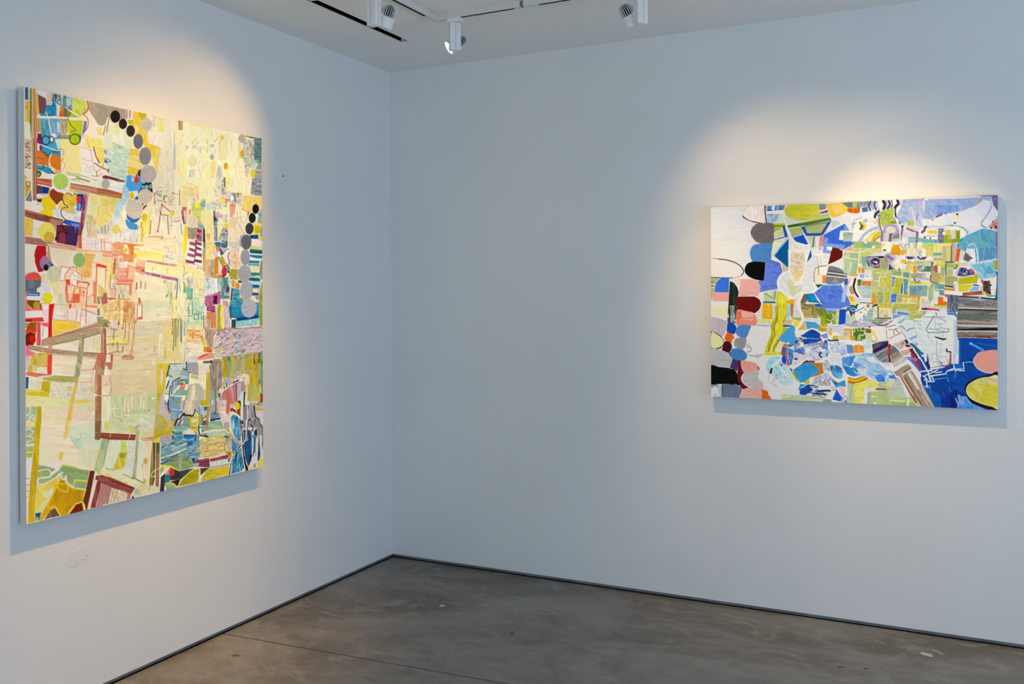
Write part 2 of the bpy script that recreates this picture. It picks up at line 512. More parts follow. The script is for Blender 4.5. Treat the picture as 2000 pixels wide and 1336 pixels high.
N 30 8 3 9a8a84,e6d6c4,5a4a44,c9b8a8 890,60 980,0 1000,340 920,330
P 2a2224 950,0 975,0 985,200 960,180
P f6e264 980,0 1070,0 1060,240 1010,240
N 90 20 4 f6e8bc,f2e0ae,fbf0cc 1070,0 1480,0 1480,340 1310,340 1300,600 1230,560 1200,260 1060,240
N 30 6 3 f3e4cc,bfc7c0,d6a6b0,f4ece0,5d8078,b5746a,e9e0d4 1010,260 1190,290 1300,300 1290,550 1200,540 1060,500 1040,400
P d3b9c6 1010,270 1090,290 1080,380 1010,380
P 3f7078 1110,300 1190,310 1190,500 1140,450
P a9503c 1200,290 1250,300 1240,390 1210,390
E faf4ea 1110,400 36,50
E c07f9c 1055,430 26,36
P e05040 1065,510 1180,530 1160,700 1130,750 1075,760
L f4d8c4 1.6 1100,560 1095,740
L f6e0cc 1.6 1140,560 1125,740
N 8 14 3 b9b4b4,6a666c,d3cbc4,8c888c,5d6472,a9a6a8 1500,20 1695,20 1695,360 1470,330
P f2d170 1310,340 1695,365 1695,640 1500,680 1300,590
P f3dfb6 1190,560 1290,560 1280,860 1200,1000 1050,1336 1030,1000 1190,900
L d98070 3 1290,600 1440,670
P cf4438 1420,650 1450,670 1420,740 1405,720
L e0a898 2 1280,650 1280,850 1390,850 1400,740
L c9a48a 2 1210,640 1210,900 1280,1010
N 60 16 3 f3deb4,ecd0a4,f8ecc8,dcb896 1040,880 1370,860 1370,1090 1250,1336 1030,1336
P 22455c 748,640 790,640 790,760 830,800 780,880 760,900
E d68cb0 832,722 42,62
P cba090 880,690 950,720 920,790 870,780
N 80 12 3 d9d0cc,5f5a78,efe6d8,3d3a5a,a99aa0 760,880 850,780 840,1010 830,1230 770,1230
P f2e49a 830,850 880,850 870,1180 830,1200
P f2e49a 880,880 930,880 910,1170 880,1180
N 90 14 3 f3e6cc,c8beb0,f6ecd0,8a8a92 930,720 1030,700 1030,1060 930,1000
N 40 7 2.2 f6f0dc,5d626a,efe6d0,8c8f92,2f3a4a 930,980 1030,960 1030,1280 900,1230 830,1210 860,1160
N 8 14 3 3f7482,5f8f96,2f6274,7aa0a0 740,1280 840,1240 1030,1270 1030,1336 790,1336
P f4e090 640,660 750,700 740,1280 640,1336 600,1050
P f0b070 610,1080 690,1080 680,1200 640,1230
P 9aa8a4 450,850 550,930 540,1010 450,950
L 8f8a78 2 480,830 560,930
N 10 8 2.6 f6ecd2,a3283a,8b4560,f3e6cc,96405e 430,960 540,1000 530,1336 290,1336 300,1240 420,1200
P b02434 440,980 525,1030 515,1060 435,1050
P 8b4a68 425,1090 525,1120 520,1170 420,1160
P 86385c 400,1220 520,1250 525,1300 400,1290
P a05478 300,1240 420,1270 430,1310 290,1300
P 3a3c3c 555,930 590,1010 600,1240 545,1260
P 5f7478 545,1240 605,1250 600,1336 545,1336
N 90 12 3 b8a088,9a8068,cbb8a0 260,950 440,960 430,1090 400,1190 260,1180
P f0d024 195,930 255,930 240,1336 170,1336
L 6a8078 2 120,900 150,1100
E f0d0ac 360,850 92,125
E e0c9a0 1125,860 72,100
E f2d818 920,435 42,55
E e0301c 1000,455 32,50
P b08a20 970,520 1025,530 1010,580 970,560
E f2d818 1010,912 42,58
P 9ab0b0 1640,640 1700,610 1700,840 1610,830
L 6f98a0 5 1620,700 1700,730
P c3ae3a 1610,830 1700,830 1700,900 1610,880
P f2cd38 1530,900 1710,920 1710,1090 1530,1090
E d9b808 1600,1010 50,70
E a09c98 1700,1050 46,110
P 0a4a80 1450,1110 1620,1100 1620,1185 1480,1180
P f0c84a 1625,1100 1710,1160 1710,1230 1630,1230
P fbeadc 1490,1190 1625,1190 1700,1240 1700,1336 1480,1336
E 0f0c0c 1568,607 64,93
E 1f1a1a 1503,780 68,98
E 3a3a3c 1450,985 78,112
P b09aa8 1270,1120 1330,1100 1310,1336 1255,1336
E 646264 1390,1230 100,130
E 646264 1390,1260 98,130
T 190 180 11.13
E 17100e 390,533 106,132
E 221a16 555,690 90,112
E 2f2823 720,842 93,126
E 6f686c 885,1065 105,158
E 8a8280 1035,1370 128,180
E b9ab9c 1105,1765 176,188
E d0bfa8 1035,2245 160,160
E d0bfa8 795,2485 180,165
E d93c14 852,1897 54,66
E d82c22 855,1805 22,38
T 40 380 11.13
N 8 20 6 d9cfcc,e3dad4,cdbfbe 90,110 370,200 480,300 940,520 1290,580 1330,380 1370,330 1240,330 700,260 380,180
P f3e8d8 800,290 1160,410 1330,340 1290,590 1000,530 880,400
L d5c3b8 2 880,330 1160,420
L e2cfb8 2 930,400 1170,520
P e3d0cc 1160,430 1300,450 1290,580 1170,550
P 7a6f74 160,30 240,60 260,140 150,120
L e0c878 2 165,0 100,90
P 3c1626 380,75 480,80 460,170 380,200
P efe4dc 380,140 460,150 470,200 390,180
L efe8e4 4 365,20 500,45
L c98a84 1.6 370,75 470,80
P f0c31c 500,20 640,30 770,180 775,260 700,330 560,330 480,250 460,150
P f3cc18 440,330 520,300 690,330 715,420 715,470 580,440 420,370
P 8e3c1e 640,0 935,0 920,80 830,170 820,200 780,190 700,90
P eec650 830,230 920,110 1000,240 900,310 850,320
P e9c33e 930,0 1200,0 1215,160 1150,250 1040,260 960,170 930,80
P e0b428 1060,100 1200,100 1200,220 1120,260 1060,200
P e6c258 940,270 1160,250 1160,400 1040,370 940,320
P c9cbbc 1170,270 1225,270 1225,420 1165,410
P 1f3a9a 1225,0 1385,0 1340,250 1320,330 1230,330
P 4a7ac8 1215,150 1300,160 1280,325 1235,330
P a8b4dc 1275,180 1310,180 1300,310 1275,310
E e8241c 1275,92 58,70
C 1a1414 2.2 925,90 960,190 1040,258 940,268 885,350 920,460 990,525
L 3a3030 2.5 1110,0 1130,15
N 14 30 3 8c4238,6f3430,a65a44,5a4a38 100,300 940,530 910,640 760,610 450,560 100,450
L 5f5a40 3 110,440 450,550 600,590
L c07860 2 110,330 500,440
N 14 30 3 b98a5a,a6604a,c48a68 640,500 930,545 905,640 640,590
P 2458b8 960,530 1290,590 1280,690 1160,680 940,605
P 8288cc 1090,600 1280,620 1270,690 1150,675
L 10182c 2 1000,530 1290,600
N 90 20 5 e6b448,dba43a,ecc05c 100,450 290,520 275,890 100,870
P e6d9d2 290,520 570,580 470,620 390,720 400,870 280,890
L c4b4ac 2 290,720 400,730
P d9d2c8 280,740 390,760 400,880 280,890
P b07e88 640,590 790,620 770,780 720,690
B e9d05c 570,580 690,620 760,740 760,850 720,960 560,980 440,930 390,800 400,700 480,620
E d3a638 628,910 104,112
O b88a2c 1 628,910 104,112
P 6f2630 790,630 1010,640 1000,1060 790,1020 770,950
P 8a3440 860,800 990,780 975,1040 830,1020
P 4a2650 1000,640 1240,690 1220,1000 1160,1090 975,1060 985,850
P 232466 1190,690 1270,690 1220,1110 1165,1090
P 8a80c0 1180,700 1220,700 1215,740 1190,740
P 6c6cb0 1180,770 1210,770 1210,800 1180,800
C 200c14 2.5 990,530 920,600 910,670 960,740 1010,800 1000,840
C 200c14 2.5 1000,830 930,785 850,800 800,860 780,930
P 24101c 760,900 800,900 800,960 750,990
P f0cfc4 720,980 780,975 780,1020 730,1010
N 86 30 4 7a3444,9c4c58,c88474,5f2440 1380,0 1470,0 1440,330 1390,640 1350,760 1330,870 1240,880 1300,560
L d9a08c 3 1450,0 1400,420 1380,600
P c65a3a 1240,870 1330,870 1340,1150 1240,1140
L e08c68 2 1270,880 1270,1130
N 10 30 4 9a6058,b57868,8a5048,c28a78 100,880 440,930 560,1010 750,1020 720,1100 560,1090 100,1040
N 10 30 4 d9a07c,cf9070,e6b898 560,1030 780,1030 1240,1120 1330,1150 1230,1210 1100,1200 640,1110
N 10 20 4 e9be88,e2b070 1200,1130 1330,1150 1781,1210 1781,1336 1400,1250 1200,1215
P f2e2cc 1390,640 1480,0 1520,0 1430,500 1420,1000 1350,1130
N 90 24 6 f2df90,ecd680,f6e8ac,efdc94 1500,0 1781,0 1781,700 1720,750 1550,720 1480,560
N 90 30 3 eed9a4,d9b880,f3e4bc,c8a878 1440,420 1550,430 1781,720 1781,920 1500,910 1430,1000
L d8b46c 1.5 1500,420 1460,650
L c8a060 1.5 1540,440 1500,900
N 30 20 5 efdcd0,e6d0c4,f3e6d8 1350,900 1781,930 1781,1200 1340,1140
L b8a8a4 1.2 1400,1040 1781,1060
L a8988e 1.2 1640,940 1630,1130
L a89a90 1.2 1730,940 1720,1180
L d8a080 2 1760,900 1720,1200 1750,1336
L dfae84 2.5 1640,1150 1640,1336
P e8dcbc 95,1040 360,1080 300,1336 95,1336
P b8141e 370,1080 560,1090 570,1270 470,1336 300,1336 320,1200
P b09468 590,1100 640,1110 650,1336 600,1336
P e6cfa8 640,1110 1240,1210 1160,1290 1150,1336 650,1336
P 4a4a60 460,1310 570,1280 580,1336 450,1336
P e8b860 1390,1250 1640,1270 1640,1336 1400,1336
T 190 400 11.13
N 80 24 8 f2da70,ecc85c,f6e490,efd068 0,0 380,0 340,130 300,280 160,400 0,470
P e8dcb8 0,460 170,400 310,300 500,330 560,500 560,700 300,700 0,620
N 90 30 3 e8ddba,c9bfa4,f0e6c8,b0a68c 0,500 180,400 320,300 320,650 0,640
L 4a4a40 1.6 172,410 165,610
L 7a7468 1.4 95,450 90,600
P f6edc8 560,0 640,0 620,200 640,280 600,360 560,310 530,200
P f0d888 490,200 540,130 530,250 580,340 520,330
P bcd6e6 400,0 555,0 540,110 480,110 400,70
E bfcfdc 425,170 68,85
P e3dfe0 310,250 360,220 480,260 490,390 330,390
E ddd06c 405,500 90,95
P d9d6cc 580,500 690,500 780,540 880,520 920,780 860,830 580,810 560,640
P e2dfd8 590,560 700,540 690,780 600,790
P e4e0d4 350,620 560,620 560,790 340,780
P 2c6ca4 635,170 680,230 800,290 910,260 950,215 940,260 860,350 800,370 720,350 640,270
B 4a90c4 630,290 700,340 800,375 860,410 885,480 870,515 780,520 680,490 625,400 612,330
E d0bfa8 800,90 182,188
P f2dc80 960,330 1080,300 1180,0 1200,0 1160,640 990,640 990,360
P f4dd90 880,330 990,330 1000,630 950,880 900,740 890,520
E e6bc0c 1020,250 64,84
L c98c38 4 965,360 945,480
L c08838 3 980,480 960,780
L c89848 5 1160,320 1140,620
L d0a050 2 1000,620 1000,880
P 2e3c60 990,30 1030,0 1065,10 1000,80
N 80 30 6 f4e4c0,efdcb4,f8ecd0,ead4a8 1190,0 1781,0 1781,700 1100,700 1000,640 1160,620
N 5 40 7 f0dcae,e8d0a0,f5e6c4,ecd8a8 1000,660 1781,700 1781,1000 1480,1000 1000,920 
L c07860 4 1400,0 1365,180 1310,560
L 3a2c28 3 1370,150 1375,180
L 4a3830 3 1300,545 1312,575
L c07860 3.5 1420,0 1570,120
L cc8470 4 1390,190 1540,215
L 2a3030 2 1520,240 1545,620
E e2c838 1625,158 48,60
L c8b070 1.5 1600,220 1600,420
E 6a6a4c 1602,430 14,14
L d09078 4 1660,340 1781,330
L a07058 1.5 1680,290 1781,240
E 8a8868 1685,680 14,14
L b09888 3 1100,665 1400,665
P e2b898 1280,665 1400,660 1425,700 1390,730 1290,700
L 6a4a40 2 1390,660 1425,700 1390,725
N 15 30 4 e6b07c,d98c54,efc898,f2d8b4 340,800 560,780 1000,830 900,880 560,1120 340,1030
P f5eac4 570,840 680,850 690,1010 650,1050 580,1010
E d3c850 625,960 38,50
P f5edd8 660,880 700,880 700,960 670,960
N 90 12 4 e48420,d97018,ec9a3c 650,830 870,830 780,880 800,1120 720,1160 690,1000
L e08838 2.5 560,810 1000,860
L cc6838 2 800,930 910,940
P fbf0d8 800,880 900,890 900,930 800,920
E e0c018 830,1080 46,55
N 10 40 7 f2e088,ecd874,f6e8a4,efe0b0 840,950 1430,980 1430,1230 1060,1160 860,1140
P f0dcc8 0,610 100,600 320,660 330,800 100,780 0,720
P e0d0cc 0,720 100,720 90,960 0,960
P f2d4c8 100,780 330,800 330,1000 90,970
P ecdcd8 170,800 310,820 310,930 170,910
L cf8c70 2.5 90,700 90,1000 85,1200
L d8a078 3 150,710 155,960
L c07458 2 320,800 315,1310
L cc8468 2 100,780 320,810
L c87858 2.5 90,975 320,1000
P e8a880 100,980 320,1010 470,1040 470,1100 310,1110 100,1070
L bf6c50 2 100,1080 310,1105
L d08c70 5 330,1060 470,1075
N 90 30 4 eccf94,e2bd7c,f2dfae,d8c08c 90,1090 320,1110 310,1336 200,1336 90,1300
P e8b090 330,1100 560,1130 560,1200 330,1200
N 90 30 5 d8b090,ecd0b4,c08868,f0ddcc 350,1130 590,1150 590,1336 350,1336
L 98563c 4 385,1150 375,1336
P e0946c 540,1040 760,1060 800,1170 760,1336 560,1180
L c8806c 2 590,1180 760,1190
P f3d9d0 590,1200 660,1200 640,1336 590,1336
L cc7a58 2.5 870,1150 840,1336
N 80 10 3 f2d8ae,dd9a70,f5e4c0,c87858 850,1150 1060,1180 1020,1336 830,1336
N 12 10 3 d09088,c07078,e2b098,b86a80 1060,1170 1430,1230 1720,1270 1720,1336 1640,1310 1100,1240
P f5ecc0 1040,1220 1200,1240 1500,1300 1500,1336 1040,1336
N 90 20 4 efe4b8,dcd4ae,f4ecc8,c9c8ac 1430,1080 1781,980 1781,1270 1430,1210
C 98a498 2 1440,1210 1430,1120 1500,1060 1530,1100 1480,1110 1780,1190
L a0a898 1.5 1490,1010 1781,1000
L a09888 1.5 1450,905 1540,905 1540,1000
P d8cfd0 1680,750 1781,750 1781,960 1700,930
P d23c28 0,1220 200,1310 200,1336 0,1336
T 340 470 9.9
N 90 30 3.5 f0e2bc,e2d4ac,f5eacc,cfc29c 0,0 170,0 240,200 100,600 60,1336 0,1336
N 90 50 4 f0e2b4,e6dcb0,d8d8b4,f5ecc8 0,560 580,560 580,1336 0,1336
P f0d830 165,0 245,0 230,210 160,210
P e8d49c 160,240 240,200 200,400 100,560 30,560
N 20 20 4 f2e09c,e9d48c,f6e8b4 60,380 420,450 570,560 560,700 240,620 60,600
P f6ecd4 250,0 560,0 560,560 420,540 380,470 200,430
P a0506c 290,0 420,20 440,100 290,50
P 8e4060 400,0 525,20 525,80 400,45
P 9c4c68 285,110 430,150 430,220 280,160
P 85385a 400,80 525,130 525,170 400,140
P a05872 250,215 420,250 410,315 250,270
P 8e4664 390,200 530,230 530,300 390,260
P 963f60 215,340 400,380 380,430 215,400
P 7c3054 380,330 530,360 530,415 380,385
L e6bca4 4 200,410 400,440 540,480
P d8b0a0 430,480 545,500 545,540 430,520
P b87880 0,440 50,440 40,480 0,480
P a85070 0,690 70,710 40,750 0,750
P 6a7678 555,0 605,0 595,120 560,160
N 90 14 3 c8b08c,b08c70,8a988c,e6d8b0 540,160 600,100 600,560 560,580
L e09038 4 570,260 565,540
N 90 20 6 f2d888,efca78,f6e6a8,e6bc70 600,0 740,0 800,70 760,230 720,330 600,330
L e6c040 3 780,90 760,200
P 3f7080 770,20 840,0 1030,40 1020,110 980,130 870,90
L 8fb0b4 2 900,30 890,100
P c88068 800,110 870,90 880,180 820,190
P d8a8a0 900,100 980,130 960,190 900,150
P d9b8c8 790,180 890,210 880,290 760,270
P f6ece0 830,200 900,215 890,280 840,280
P 2c6080 870,90 950,210 930,250 890,260
N 60 14 5 f4ead8,e6dccc,faf4e6 930,270 1040,130 1090,140 1040,250 1060,350 1050,470 1000,400
C 2c3840 2.2 1060,140 990,160 930,250
C 303c44 2.4 1075,200 1035,280 1060,380 1050,460
N 70 14 5 f0c090,f5d8b4,e8b088,f3e2c8 1080,160 1190,120 1260,300 1290,470 1200,520 1080,500 1070,350
L dc9c78 2 1170,140 1180,500
L dc9c78 1.5 1100,360 1180,470 1230,330
N 70 10 3 e8dcc4,c0b8a4,f2e8d4 1030,0 1250,0 1260,260 1190,130 1090,130
N 90 20 3.4 e6bc80,d8a468,f0d49c,c09060 600,330 720,340 700,690 600,690
N 90 20 3 c8b898,b09c7c,d8c8a8,908468 700,350 790,330 780,690 700,690
P d8842c 790,290 850,290 850,620 770,660 780,450
N 70 14 5 e9d080,f0e0b0,e0c068 850,300 930,470 930,640 850,650
P 98846c 840,280 880,300 940,460 920,480
P a8aa20 900,250 960,320 1000,440 930,440 900,340
P 486878 1000,400 1080,520 1050,540 1010,480
P e04028 930,450 1000,450 1000,500 940,500
P b02038 930,500 1010,500 1010,640 960,690 920,700
E b83050 950,580 38,56
P c88848 760,660 920,630 920,705 760,705
N 90 16 3 d8a828,8a8830,e6bc40,a8a038,6a7838 1080,530 1230,530 1230,740 1080,720
P 786028 1010,540 1070,560 1060,610 1020,600
C 2c383c 2 1010,520 1060,560 1070,640 1050,700
P f3ecdc 1000,640 1060,640 1060,700 1030,700
N 90 20 3.5 88b0a8,e8e4dc,5f9090,d8d0e0,f3f0e6,c9bcd4 590,700 900,700 890,950 860,1000 820,1030 740,1030 600,1050
P f4ecd8 790,710 830,710 830,1020 790,1020
P e6d6d4 600,930 720,900 730,1030 600,1040
N 90 24 4 6a8890,4a6478,8ca8a0,b0b8a8 900,700 1040,680 1060,860 1060,1100 900,1110
P 4a3050 1030,870 1070,880 1060,970 1010,970
P e2c4cc 1070,860 1110,880 1110,1130 1070,1130
P 3c2430 1110,880 1130,900 1120,1140 1090,1145
P a8b8a8 960,980 1070,990 1060,1040 960,1040
P 60888c 890,1040 1070,1050 1070,1100 890,1080
P c8d8b8 1040,740 1110,740 1090,860 1040,830
P c8a040 1110,740 1170,740 1160,890 1110,860
P e8b8a0 1160,760 1230,760 1200,890 1160,880
P d88828 1190,800 1260,800 1260,910 1190,900
N 90 20 4 a04878,c87898,6a1c50,d8a0b4,8a2c64 590,1050 900,960 890,1200 840,1210 760,1220 740,1336 600,1336
P 5a0830 770,1040 835,1040 830,1210 750,1190
P b06878 850,950 895,960 880,1190 840,1200
N 90 20 3 d8a8b8,b87898,e8d0d0,f0e4dc 890,1120 1050,1150 1060,1336 890,1336
P c8b038 840,1210 910,1210 900,1336 830,1336
P e8d058 910,1230 960,1220 960,1336 920,1336
N 0 20 4 4aa0a0,88c0a8,3088a0,2a7c98,68b0a8 1130,890 1260,920 1280,1120 1640,1180 1640,1336 1060,1336 1080,1150 1130,1120
P 1878b0 1110,1270 1310,1260 1310,1336 1100,1336
N 0 16 3.5 f2e6c8,0a5a88,f5ecd0,0f7490,e9dc9c,185878 1430,440 1660,480 1650,980 1500,980 1480,700
P e8d46c 1480,70 1720,110 1700,150 1470,140
P f2e2d4 1480,0 1720,0 1720,100 1490,80
P 28705c 1460,140 1710,160 1710,240 1450,190
P 0c4a68 1460,180 1710,190 1710,235 1470,220
P d8ecec 1460,220 1710,240 1715,270 1460,250
P 1f70a0 1460,250 1710,270 1710,320 1600,320 1470,290
P f2ecdc 1460,310 1720,330 1700,370 1440,350
P 1878a0 1450,360 1650,370 1640,420 1430,410
P 5a9ca0 1420,420 1640,430 1640,470 1420,440
P f3e6b0 1440,465 1650,480 1650,600 1490,590 
P 2a7c78 1490,600 1650,600 1650,650 1480,650
P d0d878 1480,660 1650,660 1660,700 1470,690
P 085a90 1440,690 1660,710 1660,760 1440,750
P a8dce0 1440,755 1650,770 1640,800 1480,790
P f4f0d8 1490,800 1650,800 1640,830 1500,820
P 0f6088 1510,830 1650,840 1640,890 1510,880
P f0e8b8 1520,900 1640,910 1630,980 1520,970
P 4a4664 1510,980 1640,990 1630,1040 1490,1040
P f0ece0 1480,1050 1560,1060 1550,1080 1470,1080
P b09080 1560,1060 1640,1040 1640,1130 1580,1110
N 80 20 5 9aa850,8a9a40,b0b868,788a3c 1690,780 1720,800 1725,1336 1640,1336 1640,1050
E 988878 1700,560 46,180
E 7c8c40 1690,440 24,80
P a06848 1280,1080 1330,1100 1320,1140 1280,1120
E 646264 1392,10 96,135
E 9c9698 1370,300 92,155
P 4a3c30 1240,740 1300,760 1310,800 1240,790
E a8a09e 1355,620 124,172
E b0a8a6 1395,945 126,185
E b8b2b0 1448,1310 150,190
C 6a7c78 1.6 160,700 180,640 260,590
C 4a6060 2.2 170,770 200,830 190,960 210,980
L 3f6a64 2 190,790 200,950 240,980 260,1060
L 5a8880 1.5 200,880 320,890
L 4a7870 2.4 290,890 290,1040
P 7ab8a0 200,890 360,900 360,1100 250,1110 240,1000
L 3f7a74 2.2 250,1080 340,1110 350,1280
L 3f8078 2 340,900 340,1100
P b8d0a8 360,1100 480,1090 500,1250 360,1300
L 88a88c 1.5 360,1100 470,1080
N 90 12 3 d8ccb8,9a8490,efe4c4,b8a89c 250,680 370,700 370,880 250,860
N 90 20 3 f2e8b8,d8cc98,efe0a8 390,700 560,700 570,900 390,930
L 8a8468 1.6 60,710 50,1090
L 5a6468 2 70,720 60,900
L 8a8c7c 1.6 120,720 95,960
L a8a080 1.4 480,930 570,940
T 40 490 11.13
N 90 12 5 e6d6b8,ddcdb0,ebddc2 95,0 310,0 310,200 380,430 95,430
P d8ccc4 95,430 210,390 320,390 400,440 480,440 560,460 640,640 660,800 700,1000 480,1090 420,1050 140,1010 95,990
N 90 20 8 e6cfae,e2d0b4,ead8bc 640,0 1781,0 1781,1336 720,1336 700,700 860,400
P b41420 320,0 560,0 570,100 500,420 395,435 320,220
P 6c80ac 560,60 640,180 700,300 520,400 440,320 415,200
P 20141c 620,190 680,250 740,290 680,300
E b0708c 535,178 92,95
E 201614 560,335 56,72
P b09468 580,0 640,0 680,190 740,290 660,220 590,90
P d84c40 100,530 180,450 300,425 400,470 460,560 455,620 110,600
L e09070 2.4 110,500 190,450 300,428 400,460
P 60626a 105,600 460,610 440,740 360,790 360,870 105,860
E 6e747e 245,690 72,95
P 305aa0 150,870 420,870 420,950 150,950
L b8c8e0 2.4 170,910 380,920
P e0605c 95,850 150,870 150,980 105,1000
L f0e4e4 3 140,960 420,970
P dcd0c8 140,970 420,980 420,1040 140,1030
P e8705c 95,1000 150,1020 180,1180 280,1240 400,1240 400,1270 95,1280
P 6c4a14 150,1035 420,1050 420,1120 390,1240 290,1235 190,1170 150,1090
E b88c1c 345,1148 66,82
P a81c2c 420,1130 440,1110 470,1160 470,1250 410,1250
P d0505c 430,1160 470,1150 475,1250 440,1250
P ece0dc 480,1120 610,1150 610,1336 480,1336
L c06060 2 430,1110 720,1130
P c81818 620,1140 740,1110 720,1250 710,1336 615,1336
P d8d0d0 95,1280 470,1270 480,1336 95,1336
E ddd078 520,540 40,65
P e6d490 580,600 830,650 830,760 700,790 600,700
P dccca0 700,780 830,740 820,960 710,960
E c9c2a0 735,480 155,182
E dccc24 592,1000 112,125
P d6caa0 810,880 1000,900 1020,1140 810,1130
P b8c0a0 860,900 900,900 900,1130 830,1120
N 30 20 6 e4b464,dca850,eac07c 1400,20 1640,50 1560,220 1540,560 1360,560 1330,480 1230,330 1380,270
E 8cac60 1280,172 128,155
P efdcd0 880,310 1080,340 970,560 890,610
L d08068 3 880,310 1080,345
L b87060 2 880,300 875,440
L e08c68 4.5 1100,320 980,480 970,560
L e08c68 4.5 1120,325 1220,330 1230,420 1330,510 1330,600
L e49c78 3 1100,380 1190,390 1050,540
P e8dccc 1080,540 1190,410 1320,560 1300,600 1070,590
L d88c74 3 970,490 960,620 860,620
P d83c28 990,590 1080,590 1080,700 1000,720 980,620
L dc6a50 8 1010,700 1000,850 1030,1080
P f0e4d8 1090,600 1230,600 1210,730 1090,700
L 7a3c34 2 1085,700 1200,735
L dc7058 6 1240,640 1440,660 1500,700
L dc7058 4 1240,610 1240,720
L d86848 4 1200,750 1440,790 1500,680
N 90 20 4 f4dcac,e8a070,f6e6c4,e08858 1080,740 1200,750 1440,800 1430,1180 1080,1180
P f0d880 1200,800 1290,810 1280,890 1190,880
P e06038 1140,900 1290,910 1290,1060 1140,1060
L e07848 3.5 1190,780 1110,1050
L dd6a40 4 1290,800 1290,900
L d86c48 3.5 1450,800 1420,1200
L c86048 3 1380,830 1370,1000
L f2e2b0 3 1300,960 1420,1000
L f2e2b0 3 1300,1020 1400,1060
L d05c3c 5 1050,1080 1280,1080
P d84c30 1060,1120 1110,1120 1100,1220 1050,1230
L dc8860 3 1040,1080 1020,1336
L e08c68 3 1460,990 1570,930
L e09870 3 1440,1160 1640,1190
L e8a080 3.5 1580,600 1590,1120
P dd8058 1590,640 1660,640 1650,1110 1590,1120
P d9d0a8 1460,1020 1590,950 1590,1130 1440,1150
P e8b8b0 1350,1230 1440,1240 1781,1300 1781,1336 1340,1336
L b87068 3 1350,1235 1480,1270 1640,1330
N 90 14 5 d8c4b0,e6d4c4,c8a898 1110,1190 1330,1180 1320,1336 1060,1336
L c07068 3 740,1245 900,1265
P dcd0b4 740,1140 1000,1150 1010,1336 740,1336
L b09c88 1.5 740,1135 1020,1145
P d84c34 1640,250 1781,280 1781,340 1640,330
L d87050 4 1660,330 1640,700
L e09c78 3 1550,220 1720,240
N 90 24 6 ecd8b0,e2ccA0,f2e4c4 1680,340 1781,340 1781,760 1680,740
P 7a7848 1680,900 1720,950 1740,1150 1680,1150
P 7c7a4c 1670,1240 1720,1240 1720,1336 1670,1336
P e08858 1440,1140 1680,1160 1680,1220 1440,1190
T 190 510 11.13
N 90 40 6 ecd4a4,e6c894,f2e0b8,deb884 0,0 830,0 830,1336 0,1336
N 0 60 7 eadbb4,e2d4b0,f0e2c0,d8ccac 820,280 1781,300 1781,1336 820,1336
N 5 40 8 dcd2a8,c8ccaa,e6dcb8 980,820 1600,850 1600,1150 980,1100
P d8442c 0,20 200,75 195,130 0,90
L d06848 2.5 195,80 165,560
P ead8b0 20,110 180,130 160,570 20,480
L cc7858 2 0,490 180,620
N 90 30 5 e8cc80,f0dc98,dcb868 210,70 340,0 330,380 290,420 200,560
L 5a5a3c 2 285,260 270,560
P e0c060 300,0 340,0 330,360 300,380
N 90 24 4 d8a880,b87858,e8c8a8,c89068 340,0 480,0 470,370 370,340
L a8583c 4 370,0 350,250
L b86844 3 370,340 460,380
P e6d0c4 470,0 590,0 590,110 470,110
P ecdad4 590,0 650,0 640,120 600,120
N 0 14 5 dc8c74,e8b09c,d07860,f0c8b4 480,120 660,120 660,380 470,400
P e8b898 660,70 820,110 790,380 660,370
L cc7858 2.5 650,60 840,130
L c87050 3 670,100 655,300
N 20 14 4 e09070,d87860,ecb090 830,80 1030,100 1040,250 990,280 830,210
E 2a1c20 990,175 16,22
L d88068 5 450,390 780,390
L d87860 6 420,470 740,470
L dd8068 4 410,420 780,420
L e8b8a0 2 450,445 720,450
P d87860 700,450 750,440 740,720 690,700
N 90 20 4 d4ccac,c8c4a4,e8dcc0,b8b494 430,520 690,520 680,780 430,780
L 4a4a38 2 470,700 475,780
L 5a5a44 2 560,690 565,780
L c88c58 4 440,790 690,810
P c8c4b0 310,440 400,440 390,550 310,540
P dcb8a4 290,570 400,570 390,780 290,770
L cc7860 2.5 290,565 395,570 390,760
L c04838 4 205,780 380,790
P b83028 250,800 300,800 290,830
P a8685c 60,700 200,640 230,900 100,920
P d4c470 20,540 150,600 110,760 30,680
P 8c8458 0,740 50,740 60,900 0,910
P 5c5440 0,1030 55,1030 50,1160 0,1130
N 5 30 5 b0a484,989070,c4b898 0,1170 200,1180 300,1336 0,1336
N 90 30 4 e4c480,d8b070,eed898,c89860 80,920 440,830 430,1260 150,1230
L b87848 2 150,1060 400,1040 440,880
P e8d878 150,1050 230,1070 210,1230 150,1230
N 90 40 3 e8c078,c07848,f0d890,d8a060,a86038 430,820 820,860 810,1336 470,1336
P eed884 500,830 580,830 560,1336 490,1336
E c86848 618,1045 26,44
L c05848 2 870,880 865,1240 820,1310
P d8483c 890,760 940,780 920,930 895,900
L c86858 3 940,840 970,940 970,1230
E d0685c 890,1040 22,45
P f0e0d0 880,960 950,960 950,1160 880,1150
P d86850 880,1200 975,1160 975,1235 860,1220
L a85038 4 855,440 845,590
L b87050 4 945,410 940,560
L cc9880 4 1045,430 1040,580
N 10 14 4 f2e8b4,e8d894,f5eec8 1040,20 1720,90 1700,330 1200,230 1050,130
P f3e8d4 1050,130 1190,190 1200,230 1060,200
L a8986c 1.5 1200,90 1190,220
L a89c74 1.5 1530,100 1510,250
N 10 14 3 b06898,8c4478,c890a8,9c5888 1040,200 1380,270 1750,350 1740,410 1380,340 1040,260
L d8b8b8 3 1150,220 1150,280
L d8c0c0 3 1380,260 1380,330
N 12 12 3 d0989c,b8788c,e6c0b0 1120,0 1460,20 1730,60 1720,95 1460,60
E a8a838 1475,425 40,42
